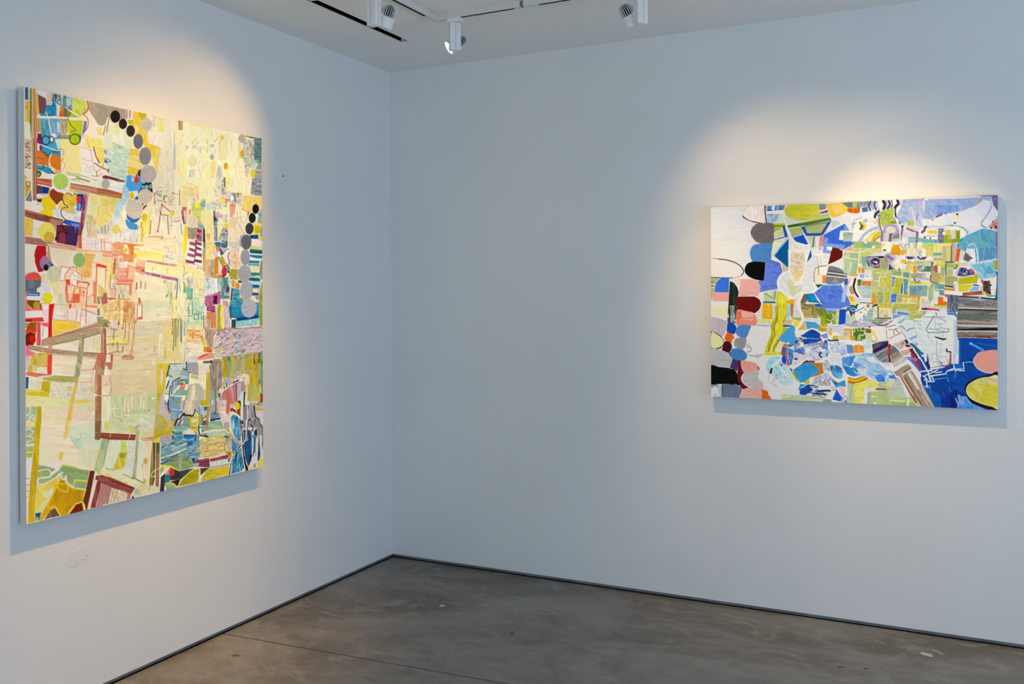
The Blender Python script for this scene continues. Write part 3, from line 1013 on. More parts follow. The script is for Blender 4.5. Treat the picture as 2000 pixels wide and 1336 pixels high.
N 60 20 7 c8cc94,b4c088,dcd8a8 1460,400 1640,430 1640,820 1500,760 1530,560
P 4a5a4c 1490,710 1525,690 1510,750 1490,760
L 506070 3 1745,370 1730,600 1710,800
L 98a0a0 3 1710,420 1680,600
N 90 40 3 f2e498,d8c880,f6ecb4,c0b078 1620,830 1781,830 1781,1336 1620,1336
L e8c850 4 1640,870 1610,1336
L f0d860 4 1630,840 1760,860
P d8c8a8 1270,1140 1340,1100 1350,1180 1270,1170
L e8d0b0 6 1180,740 1200,1000
T 340 595 9.9
N 90 40 3 eee0b0,ddcf9c,f3e8c0,c4b888 0,0 260,0 260,700 200,1100 0,1100
N 90 40 5 b8d4b0,d8e0b8,a0c8b0,e8e8c0 260,0 570,0 570,330 260,300
L 4a8c8c 3 280,0 280,200 350,200
L 4a8888 3 355,0 350,200
P e4e8c8 300,0 340,0 335,180 290,190
L 405c50 1.6 460,100 470,125 580,125
L 485c48 2 385,260 390,170 470,165 470,260 385,262
L 485c50 1.6 390,160 520,165
L 405048 2 520,250 540,215 620,215
L 485448 1.6 530,255 700,250
N 0 40 5 d8dcac,b8c89c,eee8b8 220,310 570,300 570,430 230,420
L 5a8488 3 150,280 140,720
L 688c90 2.4 190,300 210,580
L 6a7c70 2.4 125,230 120,680
L 98a088 1.6 160,200 250,200
N 10 10 3 f6e4b8,e89848,f0c878,f8ecc8,d87830 250,440 570,450 580,700 250,690
L 9a4a28 2 400,480 500,500
L 98502c 2 410,570 560,600
P e8c838 290,460 350,460 350,520 300,510
E c8a838 310,555 32,34
P e07820 340,540 370,490 385,570 360,640 340,610
N 0 20 4 f0d0a0,e6a880,f6e8c4 240,640 570,650 570,760 240,700
N 0 30 5 f2e4c0,e6d4b0,f6ecd0,d8c8b0 200,720 570,740 560,900 470,960 460,1100 200,1090
C b09878 1.5 220,830 320,820 310,880 240,900 280,960
P d4ccc0 250,1010 400,960 460,960 460,1090 250,1100
L a89c7c 1.6 200,860 195,1080
N 90 20 4 8a2870,b06088,701858,c88098 590,0 800,0 800,130 740,150 690,110 620,90
N 90 16 4 d88848,c87848,e09c60,b86848 620,110 810,130 820,440 700,440 700,260 620,240
N 90 20 3 e8d8d0,d0b8b0 580,0 630,0 630,210 590,210
N 90 14 3 d8b098,c09080,e6c8b0 570,260 680,260 680,450 570,450
L 50483c 1.6 570,140 570,450
L 5c5044 1.6 685,250 680,450
L b8c8d8 2.5 815,0 820,350
P b8a028 835,0 900,0 890,200 930,460 880,500 830,490
P f0dc68 925,0 960,0 960,380 930,450 895,380 900,180
N 90 24 3 d0b0b8,e8dcd4,b89098,f0e8e0 965,0 1050,0 1110,430 960,440
P 285858 1060,0 1120,0 1110,260 1080,240
P 284850 1110,270 1200,260 1190,440 1110,440
N 0 20 4 1f90a8,1878a0,38a0b0,0f6890 1110,0 1640,0 1640,230 1200,240 1100,230
P 0c3c78 1200,240 1640,180 1640,240 1210,300
N 90 4 4 78c0c8,c8e4c8,48a8c0,e0ead0 1205,300 1635,240 1625,370 1205,420
E b8b2b0 1448,50 150,180
N 80 20 5 90a048,7c8e3c,a4b05c 1640,0 1725,0 1720,380 1650,390
N 20 16 3 b88078,d8a898,986058,e6c8b8 840,500 1000,420 1300,430 1720,390 1720,440 1200,480 830,640
N -30 12 2.2 ecdcd8,c49c98,f3e8e4,a88080,e0c4c0,947878 1000,480 1300,450 1735,430 1740,880 1650,880 1420,940 1180,960 940,930 750,930 750,650
N 20 10 2 6a4c50,f0e4e0,c8a8a8,8c7078 830,480 1250,480 1300,640 940,650 800,620
N 0 8 2.4 b0a4b0,ece4e8,807890,d8ccd4 1180,600 1300,600 1310,960 1170,960
P c8707c 1300,850 1380,830 1370,900 1300,920
N 90 20 4 b89880,987868,d0b8a0,8a6c5c 590,450 840,450 750,640 750,800 640,790 600,640
N 0 14 3 b8c4b8,e8e0d0,909c90 740,760 940,760 940,920 740,920
P b08860 880,720 930,700 930,790 890,790
P e8cc58 1130,560 1165,600 1130,640 1090,600
E e0bc30 845,880 34,38
E e8d060 930,885 24,34
E e0c018 582,738 34,42
E d0a848 555,660 34,40
P e08c28 570,790 730,790 740,900 570,900
E a87848 655,845 36,32
P cc6038 640,860 740,850 720,900 640,900
P e09878 440,1000 560,940 740,900 780,960 780,1020 450,1060
P d8603c 470,1000 560,940 690,910 640,960 480,1030
L f3e8d4 2.5 440,1065 780,1030
N 0 14 4 c0a890,e0d0b8,a08c78 750,930 1180,940 1160,990 940,1000 780,1000
N 90 30 3.4 b89c18,a8a848,d0b450,c8a030,68989a,8a8830,b0a088 930,990 1740,880 1740,1336 940,1336
P 1f7c88 1040,990 1085,990 1075,1336 1030,1336
P 7ca8a0 1180,1040 1240,1040 1220,1336 1170,1336
P d0c060 1090,1000 1160,1000 1150,1250 1090,1250
P 8cb0a8 1310,1010 1370,1000 1360,1230 1320,1230
P 78a050 1690,920 1740,900 1740,1336 1680,1336
P 8ca8d0 1650,1110 1680,1130 1690,1336 1640,1336
L 6a3040 3 1560,950 1550,1120
L 5c3038 3 1660,920 1650,1100
N 90 24 3 987c64,b89c84,786050,c8b49c 760,1030 920,1030 940,1336 760,1336
L 5c4c40 1.6 760,1060 740,1336
L 5c4c40 1.6 880,1100 860,1336
P aca4a0 250,1100 460,1100 470,1336 290,1300 250,1250
P 6a6a70 560,1070 740,1060 740,1120 560,1110
P 38343c 710,1060 745,1060 745,1120
N 90 24 4 e8dc98,f0e8c0,d8c870,e8e0cc 470,1110 700,1100 740,1336 490,1336
P f0e8dc 580,1110 660,1110 640,1240 600,1240
L 2c4048 2.6 240,1090 250,1240 160,1215
L 8a8c78 1.8 0,1125 150,1125 160,1080
P c8d0b0 0,1140 240,1100 240,1230 0,1230
N 10 20 5 88a0a8,b0b8a8,6888a0 0,1250 160,1230 280,1290 290,1336 0,1336
L 5c4c3c 2 230,1260 300,1300
T 40 600 11.13
N 0 50 7 e6d2b4,dcc8a8,ecdcc4,e2ccae 700,0 1781,0 1781,1336 690,1336
N 20 24 5 e8d8cc,dccabc,eee2d4 730,30 1660,60 1640,330 1290,380 720,240
P e4c4cc 95,60 480,20 600,0 600,300 95,200
P e8dee0 110,60 470,70 470,170 110,180
P e8705c 100,0 420,0 420,40 100,40
L b84440 3 430,0 480,40
P c83c2c 100,210 480,190 520,280 100,290
P 9a1020 100,230 260,235 260,285 100,285
P 7c9a58 105,300 210,310 190,400 105,430
N 45 16 5 c03810,9a4a10,d04010,7c2408 200,300 355,290 345,500 320,600 110,560 110,480
P 8a6414 240,300 355,290 350,420 300,350
P 6e1410 105,580 200,510 320,560 335,680 280,790 160,820 105,790
E b81408 262,665 75,90
L b86820 3 110,550 200,480 320,540
P cc4858 360,300 440,290 440,810 345,790
L d87880 2 370,330 360,780
P e0585c 440,310 600,300 600,400 470,370
P e6e6e0 450,370 600,410 600,640 460,690
L 6a6a68 2 500,400 480,600
P e06c80 105,800 180,810 190,900 330,960 250,1030 105,1030
P c8a8b0 95,1030 220,1020 170,1336 95,1336
N 90 40 4 c81810,a80c10,d83424 615,0 720,0 690,260 690,640 600,640 610,260
N 90 40 3 d88868,d0a080,dc7050,c89878 600,620 690,630 690,1000 590,1010
N 90 40 4 d8443c,e05c48,d03c30 590,1000 690,1000 680,1336 580,1336
N 8 30 5 ecc238,e4b62c,f0cc50 710,240 1280,300 1270,400 700,590
L b89888 2 720,240 1040,260 1280,290
N 22 40 5 a87868,c09880,98a868,b0685c,cca890,8c8058,b8bc88 450,690 580,640 1700,290 1720,300 1750,520 1380,640 700,790 450,820
L 505840 2 700,790 1380,640 1750,530
L a05450 2.5 800,600 1700,360
L 786048 2 450,690 600,630
N -6 30 4 a88468,b89478,94745c,c8ac90 180,780 600,860 1230,940 1700,970 1650,1100 1230,1020 600,970 180,880
L 6c5c44 2 190,870 450,940
L b8b480 4 700,1000 1230,1040
L 705c48 2 1390,950 1690,970
L d8b878 3 1380,1050 1650,1060
N 80 40 5 a8a070,8c8860,c4b888,787850,b8a078 1280,640 1385,640 1360,1000 1310,1336 1185,1336 1240,1000
N 90 20 4 b89020,a8a030,c8a848,d0b868 230,1060 290,970 600,960 570,1336 165,1336
P ccac5c 350,1060 560,960 560,1260 350,1240
P d4d4b0 350,1270 570,1270 570,1336 340,1336
L c07068 2 1030,0 1020,240
L c88878 3 1230,0 1210,260
L cc9080 3 1330,0 1300,280 1290,400
L c07470 3 1425,0 1420,330
L b87870 3 1350,10 1640,130
L d8a088 2.5 980,0 970,200
P 7c7c4c 1670,0 1720,0 1720,150 1670,150
P 98986c 1650,180 1781,180 1781,280 1670,260
P d8d0a0 1590,640 1740,640 1740,930 1600,900
L b8a888 1.5 1590,640 1600,900
L f0dc88 4 1600,900 1740,950
P a06848 1755,560 1781,560 1781,960 1750,960
P c88860 1690,980 1781,960 1781,1336 1600,1336
L d87860 4 1700,980 1600,1300
L d8806c 3 1340,1240 1590,1245
T 190 620 11.13
N 0 50 8 e0cc9c,d8c494,e6d4a8,d4c090 200,150 1620,0 1620,1000 1300,1000 1300,1336 280,1336
N 5 50 6 d8cca8,ccc4a0,e2d6b4 820,40 1400,100 1300,380 820,380
N 90 50 5 e6d08c,dcc47c,ecd898 1450,300 1640,0 1781,0 1781,1000 1450,960
P e8c878 1560,150 1620,0 1640,400 1560,400
L 505844 2.6 1645,0 1632,340
L 585c44 2.6 1690,0 1645,690
L 60644c 2.6 1715,0 1700,600
L 6c7050 2.6 1760,0 1745,380
N 30 30 5 8a8054,a89868,6c6c40 0,0 200,40 260,180 100,190 0,60
N 88 50 3 905038,b87858,7c4430,cc9078,a86850 90,200 190,200 200,740 160,1100 60,1100 80,740
L e0b090 2.5 130,330 120,740
P c86850 0,740 160,740 150,900 60,920 0,860
N 90 40 4 a87048,c08458,946038,b8885c 0,880 60,900 170,1000 120,1336 0,1336
P e4c070 60,1080 130,1130 100,1190
P e2d8c0 190,800 290,800 290,930 190,950
P c04840 290,770 340,770 330,930 290,940
P b86c50 180,950 330,940 320,1100 240,1100 180,1030
P b07458 230,1000 330,960 300,1110 240,1110
P ead8c8 180,1030 225,1020 215,1150 180,1140
P dcd0ac 200,220 340,240 340,360 200,370
L a89078 2 200,385 450,380
L a07860 4 365,240 335,590
L a88870 5 290,215 420,235
P ddc8b4 330,20 440,60 440,200 330,200
P e2dc58 220,450 620,440 740,440 740,520 620,530 220,510
L b08868 3 200,560 440,545 650,555
L a07058 3 440,500 440,720
L a88068 5 560,600 540,720
L b08070 3 200,770 400,720 550,725
E c8503c 462,105 24,36
L b85840 2 460,0 460,80
L b87050 3 565,0 560,150
E b07050 548,200 20,32
L c07c58 3 620,0 600,390
E b86c54 585,405 22,20
L b87858 2.5 700,130 670,540
E c09068 690,105 18,32
L c89070 3 805,0 800,380 720,780
L c89078 2.5 810,0 770,500 750,770
L c84840 2.5 810,40 830,100 870,10 970,0
B cc7868 530,830 600,790 720,790 790,820 780,880 680,895 540,880
L e8b8a0 2 560,840 680,800
L e8b8a0 2 570,880 760,830
L c05c50 2 540,860 640,800
L d8a898 4 1240,640 1290,620
L d4a090 5 1240,640 1240,720
L dcae98 5 1110,790 1320,770
L cca48c 3 1180,50 1480,170
N 90 30 4 e6d6a8,d8c894,efe0bc 1340,330 1440,330 1440,960 1320,960
P c8c060 1450,600 1500,600 1500,900 1450,960
P f0e6c0 1200,920 1270,920 1260,1000 1200,990
E f0e6c8 1105,1165 24,36
N 90 40 4 d4b828,dcc23c,c8b028 1290,980 1540,970 1500,1200 1500,1336 1285,1336
P e8cca0 1360,1120 1430,1120 1420,1336 1370,1336
N 10 14 4 b8c0b0,a8b8c0,d0d4c0,88a0b0 1540,1000 1781,970 1781,1336 1500,1336
L 303828 3.5 1565,1020 1510,1260
L 707058 2.5 1560,990 1781,985
T 40 710 11.13
N 0 50 6 e6d2b4,dcc8a8,ecdcc4 690,0 1600,0 1600,400 690,400
N 30 16 6 ddd0b0,cfc4a8,e6dabc,c8bca4 640,370 1600,380 1600,740 630,740
N 40 30 8 e2ccb0,d8c0a0,eadabe,cfc09c,e4d4a8 450,740 1620,720 1620,1336 430,1336
P 1e4c78 105,260 180,265 165,520 105,520
N 50 20 5 d0ccb0,c0c0a4,dcd8c0 180,310 460,340 430,550 165,540
P b8a020 470,360 650,350 630,610 440,550
P c8b028 105,540 430,555 620,600 620,695 105,665
L dcc858 3 110,570 430,580
N 5 50 7 ced090,dcd69c,c4c484,e0d098 105,680 630,690 1100,770 1600,760 1600,920 1050,930 600,920 110,900
P dcb858 1180,770 1480,760 1480,830 1180,830
P 94a888 105,900 350,900 320,1200 105,1300
P c8bc68 150,1250 310,1180 320,1300 170,1320
N 90 50 4 b09c0c,a89410,bca824 350,910 450,905 450,1336 320,1336 340,1100
C e8ecd8 2.6 105,930 130,900 190,910 215,1010 180,1080 120,1090
C e8ecd8 2.6 200,1130 240,1100 290,1110 290,1180 200,1150 190,1240 120,1260
L d8e0c8 2 280,880 320,910
E c8bc58 1060,510 70,45
E ccc468 1540,520 60,60
N 30 8 2.4 e6dcc0,9c9484,efe8d0,c0b8a0 760,570 1090,620 1080,690 760,620
N 86 50 4 dcb04c,d0a440,e4bc58,c8a050 1195,370 1250,375 1160,780 1070,1336 985,1336 1080,770
P c86c58 140,140 580,200 680,210 660,230 470,290 360,270 110,220
P ecccb8 360,250 690,220 700,280 560,310 400,270
N 90 30 5 e04838,d84034,e86050 580,0 680,0 680,200 580,210
P b8a838 190,0 290,0 260,160 160,140
P d0b870 250,0 350,0 330,140 260,150
P d0d4b4 350,70 570,60 570,200 320,170
N 0 40 4 a8a048,908c48,b8b060,98a050 480,280 740,230 1260,260 1250,380 900,380 480,340
N 80 40 5 a8a070,8c8860,c4b888,787850 1195,0 1320,0 1280,260 1160,260
L d89080 3 1320,120 1590,100
L dc9c8c 3 1310,385 1530,380 1580,120
L c87060 3 1640,0 1580,110
N 70 30 5 b88c68,c89c7c,a87c5c,d0a88c 1640,0 1781,80 1760,680 1600,620 1610,300
L e0b89c 2 1620,580 1740,300
N 90 50 4 a87050,b88060,98603c 1620,680 1755,690 1750,1336 1615,1336
P 907850 1640,1050 1720,1060 1710,1150 1640,1150
C cc9c80 2 1640,900 1700,800 1720,960 1640,960
T 190 730 11.13
N 0 50 8 e0c898,d8c090,e6d2a4,d2bc8c 100,0 1300,0 1300,480 280,480 100,300
N 90 30 6 ccb890,dccaa0,c8ca94,d8d4a4,bcc48c 290,450 1300,430 1280,900 290,1000
N 10 50 7 ccd094,d8d8a4,c0c48c,dcd4a0 270,900 1280,860 1240,1310 90,1250
P b8c488@0.7 740,760 1090,760 1090,860 740,860
P bcc488@0.7 1090,430 1280,430 1270,760 1090,760
P f0ecc8 1180,490 1265,490 1260,530 1190,535
L efe2c0 4 600,480 590,800
L e8dcb4 4 750,460 745,750
L efe2c0 4 660,620 680,800
L ece2b8 4 950,450 940,720
L ecdcb0 4 1010,560 1010,740
L f0e2bc 3 300,730 460,730
L e8e0b8 3 600,880 1080,870
L c0a884 3 560,480 560,830
N 90 40 6 e6dcb4,dcd4a8,efe6c4 90,480 280,480 260,1000 90,1200
N 80 24 5 e0b498,ecd4bc,d09c80,e8c4a8 90,0 320,0 310,230 200,300 90,260
P e4dca8 110,240 270,240 260,430 110,430
L b89478 3 310,240 280,440 190,460 95,445
L d8b090 5 0,440 90,440
N 88 50 4 a8683c,b87c54,985830,a06038 0,0 90,0 90,440 0,440
N 88 50 4 b06c48,a05838,8c6840,b87858 0,460 90,460 70,1336 0,1336
P 8c8458 0,850 40,850 40,990 0,990
E d0c85c 195,1110 50,80
E dcc84c 720,1210 55,80
L a8985c 3 520,960 520,1040
P a89c84 790,1160 880,1100 1000,1040 1010,1090 880,1150 800,1190
P c0ac90 840,1170 920,1170 910,1336 830,1336
N 30 14 5 dcdcb4,c8c49c,e8e4c4 920,960 1240,900 1220,1336 920,1336
E 7c7c58 1120,780 16,16
P 8c3c24 80,1260 830,1305 830,1336 75,1336
L b05c48 2 90,1280 830,1320
N 90 40 4 d4b828,dcc23c,c8b028 1290,0 1500,0 1480,330 1440,400 1300,390
P e8cca0 1375,0 1430,0 1420,240 1370,240
P bca830 1300,390 1450,390 1320,780 1290,1000 1240,1320 1230,1320 1260,900
N 90 30 4 c4b044,d0bc5c,b8a434 1290,880 1650,900 1690,990 1630,1280 1240,1310
P c0b07c 1310,880 1410,880 1400,1120 1270,1120
P b4a458 1270,1120 1480,1120 1460,1250 1260,1300
P c8b4b0 1380,410 1450,400 1460,640 1640,1080 1600,1130 1560,1110 1440,880 1330,880 1360,650
L b8a820 3 1410,880 1410,1120
L c0a818 4 1280,1336 1400,1290 1480,1250 1500,1060
L c0a818 4 1500,1230 1600,1280 1650,990
T 300 700 14.84
N 0 30 6 e6d498,dcc88c,ecdca8 0,0 880,0 880,120 420,120 0,120
N 90 40 4 d4b828,dcc23c,c8b028,e4cc5c 95,140 440,110 370,470 330,900 190,970 90,950
P e8cca0 200,270 270,260 280,500 230,760 190,740
N 20 30 7 c8ccb0,b0bcb0,d8d8bc,98b0b8 470,150 940,110 960,310 1020,400 1010,600 780,540 560,620 400,400
P 90a8b4 840,280 1000,400 1000,500 740,440 800,350
N 80 20 4 c8d4cc,a4b8bc,e0e4d4,88a4a8 380,480 570,480 540,640 480,1020 330,980 360,840
P 7898a4 410,410 550,480 550,540 400,480
P ece8d4 390,470 440,500 420,640 340,900 320,900
L 283028 3.5 460,180 380,500
L 283028 3.5 440,620 360,860
L 707058 2.5 450,125 860,120
L 28302c 3.5 500,770 470,900 420,1336
L 302c28 2 320,980 430,1020
P ece4d0 290,1000 440,1020 410,1260 350,1260
N 85 20 5 8898b4,a8b8c8,7890a8 560,640 700,580 690,800 560,1000
P 88a890 640,900 760,850 990,900 960,1050 540,1050
P e0e0c4 590,900 700,820 640,950 560,1010
P 4c9090 700,600 800,560 960,580 1020,680 1000,730 930,720 900,640 760,640 740,760 690,760
P 78a898 860,540 1010,540 1010,640 900,560
E d89080 870,760 60,100
E d08098 790,830 60,50
P 8c5050 820,830 890,830 890,860 840,855
E d06010 805,708 52,60
L 585028 3.5 770,530 680,570 550,640 520,1020
L 303420 4 690,560 760,540
L c09040 3 760,530 810,500
P 7898b4 440,1060 780,1090 780,1250 720,1336 430,1336
L 6c6c38 3.5 520,1080 680,1290 820,1100
L a8a040 4 690,1300 770,1270
L 38444c 3.5 940,60 960,300
L 28383c 4 850,265 960,310
L 7c6c64 2.5 940,330 1030,400 1000,700
L d8d4c0 2.5 820,60 820,190 940,185
P a49c9c 960,90 1240,80 1300,150 1300,480 1080,410 980,300
P c4bc70 1080,430 1300,490 1310,630 1080,530
P f0e4b8 1050,540 1120,540 1420,650 1400,780 1350,900 1320,840 1310,700 1060,640
N 90 30 4 e4d4a0,d0c8a8,f0e4b8,c8b898 1310,160 1480,160 1480,640 1330,640
P e8d0c4 1460,140 1610,110 1590,320 1500,350
P 605c64 1440,80 1690,50 1690,100 1440,120
L 302c34 4 1670,30 1700,120
N 85 40 5 c8b8a0,b8a898,d8ccac,a8a890 1000,740 1300,680 1500,900 1490,1160 1300,1336 880,1336
P ecd8a8 1130,760 1210,740 1210,900 1160,1336 1060,1336
P b8b888 1220,720 1280,720 1260,1000 1210,1000
N 90 40 4 c4b030,b8a028,ccb84c 1530,380 1620,380 1640,900 1600,1336 1500,1336 1520,900
P bca018 1380,1200 1600,1170 1600,1336 1340,1336
N 90 40 3 a89078,88705c,b8a490 1620,160 1781,100 1781,1336 1640,900
P a89894 1640,900 1700,900 1700,1336 1600,1336
P 88a898 1700,900 1781,860 1781,1336 1700,1336
L 687858 2 1010,850 950,1060 880,1336
T 400 700 14.84
N 90 50 3.6 b89c10,c8a828,a88c18,d0b848 510,0 1600,0 1600,800 1240,800 1200,500 510,540
N 90 40 3 78a08c,a0b0a4,5c8c88 860,0 950,0 950,600 860,560
P 2c8888 680,0 745,0 730,520 680,530
L a8d0c8 2 705,60 705,520
P d0ac44 745,0 860,0 860,280 800,500 740,500
P c09868 960,20 1080,20 1080,380 960,300
P 98b0a8 1090,0 1170,0 1150,400 1090,400
P c8a018 1170,0 1250,0 1250,380 1170,380
L 6a2c28 4 1440,0 1440,140
L 302420 4 1580,0 1580,100
P 8ca0c8 1570,120 1620,130 1630,760 1580,760
P 5068a0 1580,600 1630,600 1620,720 1590,720
N 80 12 4 6c8038,8a9c48,586c28 1620,0 1715,0 1710,1060 1640,960 1630,700
L b8a0a0 5 1180,340 1350,310 1360,420
N 90 30 3 8c7464,a88c7c,745c4c,c0a498 240,60 500,60 510,900 430,900 340,1336 300,1336 260,800
P a8a090 360,100 420,100 420,760 340,780
P a8a4b0 510,560 740,530 860,520 870,640 680,810 600,740
P b0a8a4 800,440 960,330 1080,360 960,440 960,600 870,560
P 44342c 810,680 960,590 1000,620 820,720
E e8e0c4 1150,560 150,150
N 40 8 2.5 ece4d0,c0b898,f3eede 1010,520 1280,500 1290,700 1100,600
P f3ece0 950,500 1060,420 1090,430 1010,570 960,560
C 6a6050 1.6 1080,430 1010,520 1000,620
P f0dc90 1240,690 1280,690 1260,730 1240,730
E e8b858 790,605 48,66
E d8b820 548,705 46,58
E e8d8b0 455,910 42,72
P e0d4b0 500,760 650,740 650,860 560,900 500,860
L 5c4c48 3 560,770 575,880
L 584c48 3 630,700 640,840
P b8c878 340,920 410,920 400,1100 350,1100
P 204c50 400,990 470,980 440,1110 410,1110
P c0d4d0 340,1120 430,1120 390,1260 350,1260
N 80 50 5 c8a8a4,c07c74,b86458,d0b4ac,a87078,ccb0a8 560,910 930,650 1000,640 1180,640 1140,960 1120,1336 340,1336 430,1120
P c0685c 560,930 650,900 770,1000 760,1240 760,1336 640,1336 610,1100
P b4706c 790,780 920,690 930,960 930,1200 860,1250 830,900
P 7c4858 900,690 940,700 940,1210 910,1200
P b8a8a8 940,660 1060,640 1060,900 960,1200 945,1200
P c4ccd0 1060,930 1140,940 1130,1336 1050,1336 1050,1210 970,1190
P 8a8c90 1070,770 1140,770 1140,910 1070,910
P a88888 1150,740 1210,740 1200,960 1150,930
L e8d8cc 2.5 560,900 930,660
P 1a1820 1140,940 1190,960 1160,1336 1130,1336
P e8e0c8 1180,1050 1220,1060 1220,1336 1170,1336
N 90 40 4 b0a048,a49838,c0b070,98a060 1240,740 1600,800 1620,1230 1240,1250
P d0c8b0 1230,1240 1300,1230 1300,1336 1240,1336
P 302418 960,1230 1040,1200 1050,1336 900,1336
E d0ac10 955,1310 76,68
N 10 10 4 808890,b0a8a0,586070 1310,1260 1720,1290 1720,1336 1310,1336
P 2c4440 1620,960 1720,1060 1715,1300 1620,1240
E b01820 1670,1150 44,90
P 283050 1550,1250 1720,1230 1720,1290 1560,1270
T 300 780 14.84
N 20 20 4 88a0a0,a8b4a8,6c8c94,98a8a0,5c7c8c 430,0 1330,0 1330,1336 500,1336 540,1000
N 90 40 4 c4b044,d0bc5c,b8a434 90,0 180,0 150,380 30,1100 0,1100 0,900 50,400
P bcb06c 60,420 250,420 240,760 40,780
P b8a858 40,770 350,700 310,940 10,1040 
P c8a820 250,430 350,600 400,640 360,900 560,960 520,960 540,570 620,580 600,740 540,960 200,1010 0,1100 0,1020 320,940 350,720 250,680
P ccac30 0,1040 200,1000 190,1240 0,1220
P e0c058 0,1080 190,1040 180,1230 0,1230
P c8b4b0 180,0 320,0 330,200 540,640 530,770 490,770 400,640 300,400 140,400
L dcd0c8 1.5 180,145 320,145
P a8a0a8 300,0 350,0 440,320 600,540 620,570 540,560 320,220
L 181818 4 425,0 420,160 440,290
L 201c1c 3 360,60 405,120 425,100
E c05038 468,330 34,46
P 7c9cb4 440,0 800,0 760,180 700,280 460,280
P 7898b4 500,310 860,320 760,440 640,520 600,420
L d8e0e0 2 520,250 860,300
P b8c0b4 800,0 910,0 860,300 760,280
L 585c58 2.5 910,0 855,250
L a0942c 4 590,0 690,90 770,20
P b8ac40 690,90 770,70 750,160
N 85 40 5 c8b4a0,dcc4a8,b8a898,e8d0a8 910,0 1220,0 1200,250 1160,440 900,430 860,300
P ecd4a4 1060,0 1140,0 1080,260 1010,300
P b4a8a8 1220,0 1340,0 1320,360 1220,240
P dcc4b4 750,420 860,380 880,480 780,580 730,720 700,560
P e8ccb0 790,590 870,580 850,690 770,700
L 28201c 5 900,380 840,430 760,540 680,560 610,740
L 201c18 5 860,430 1060,440 1090,465 1150,455
L 2c302c 4 800,570 740,720 620,1000
L 2c3834 4 560,930 800,910
E f0f0e8 600,875 20,30
N 0 20 4 88b098,6c9494,a0c0a0,78a0a0 620,780 880,700 870,1100 600,1100
P 3c7c8c 600,960 850,920 850,1000 640,1020
P 3a80a0 640,1060 850,1020 860,1100 700,1160
P b4c490 830,900 890,880 880,1120 850,1100
N 5 30 3 d8d088,c0a818,e8dca0,b89818 1060,500 1300,470 1290,960 1060,820
P ddd0b4 870,900 1060,810 1250,950 1240,1010 880,990
P b0a020 970,480 1100,480 1080,640 970,640
P e0d0a8 1080,540 1290,540 1290,630 1090,650
P c8a418 1140,500 1280,490 1270,540 1150,540
P c4a018 1060,740 1250,800 1250,860 1030,830 1250,930 1280,990 1220,990
P d8c898 1180,440 1300,360 1310,1000 1270,990 1270,480
P d8cc50 1160,480 1230,330 1280,350 1240,430
L 302c20 3 1200,260 1200,330 1150,450
L 2c3430 2.5 1330,190 1340,420 1420,440 1400,740
P b0a028 1310,450 1410,450 1390,740 1310,750
P c4ac1c 1340,170 1440,20 1600,0 1600,150 1440,180
P a0b8c0 1335,190 1460,190 1420,420 1340,410
P 286888 1460,190 1560,180 1540,300 1460,320
P b8c4a4 1440,320 1540,300 1530,420 1430,540
L 28302c 3 1560,190 1560,420 1430,560
N 90 40 3 b08858,c8a080,a86840,b89880 1560,170 1650,170 1600,600 1580,900 1490,900 1510,600
E c0583c 1550,670 40,70
P 185878 1430,600 1520,580 1500,740 1420,740
P 182c6c 1650,560 1781,500 1781,600 1650,620
P c8a41c 1580,170 1650,170 1640,280 1590,290
E 1c3038 1700,175 45,35
N 0 20 4 607888,88a8a8,486070 1640,200 1781,200 1781,560 1650,540
N 10 20 5 88a880,98b888,b0b4a8 1590,640 1781,600 1781,900 1590,900
L 304850 3 1310,800 1490,780
C 24302c 4 1310,750 1320,920 1370,1030 1480,1050 1560,1070 1600,1095
E a01038 1510,1025 26,36
N 5 30 4 709898,98b0a0,5c8890 1380,800 1500,790 1490,960 1781,900 1781,1040 1600,1060 1400,1020
L e0d8a0 3 1430,950 1781,890
P 1870a8 900,1000 1240,1010 1240,1100 1180,1300 960,1336 940,1200 890,1100
P 185c98 900,1000 1240,1010 1230,1060 900,1060
L 243c48 3 880,1000 900,1170
L 203848 3 1240,1010 1220,1180
P b0a0a0 200,1010 540,980 500,1120 520,1200 200,1260 180,1200
L 282420 4 530,1045 590,1100 530,1130
L 303c40 2.5 590,1100 660,1180
N 25 30 3 4c8098,a0b4ac,2c6080,c8d0c0,387890 210,1270 880,1090 960,1180 960,1336 210,1336
N 20 24 3 d8c860,a8a880,e8dca0,c0a848,98a088 1300,1180 1781,960 1781,1336 1280,1336
E ecd050 1500,1140 50,50
P d0c870 0,1240 180,1240 180,1336 0,1336
L 4c4c20 4 100,1250 100,1336
L f0ecd8 3 190,1270 195,1336
T 400 780 14.84
P ccc0a8 320,0 700,0 740,640 530,670 440,420 400,60
N 5 20 5 d8b8b0,e0ccc0,c8a098,ead8cc 400,0 760,0 740,360 710,640 530,670
P c06850 640,0 770,0 740,220 700,420 620,380
P c4a0a0 340,60 400,60 430,400 330,400
L 8c5c60 3 320,380 430,410
N 90 30 4 887c84,686870,a098a0,908890 1120,150 1720,60 1720,800 1120,800
P b8b0b0 740,120 880,100 860,200 740,230
P ac1c34 745,240 840,220 820,320 745,350
P 484038 820,260 900,280 930,380 830,340
P 843c10 940,260 1050,150 1040,480 930,380
P 301c14 960,30 1040,20 1060,160 1000,200
E d8b818 955,170 75,115
P ccd4d8 1060,0 1130,0 1110,480 1050,440
P 1a1820 1135,0 1165,0 1165,200 1130,190
P e8e4d8 1180,0 1220,0 1210,140 1190,140
P d8ccb8 1250,0 1300,50 1300,150 1250,150
L d0d0d0 2.4 1240,130 1245,560 1210,900
P a89c30 1450,190 1720,230 1720,300 1490,300
L d8d8c8 2.4 1450,170 1720,210
P b8a8bc 1480,310 1720,300 1720,720 1640,700 1560,540 1490,500
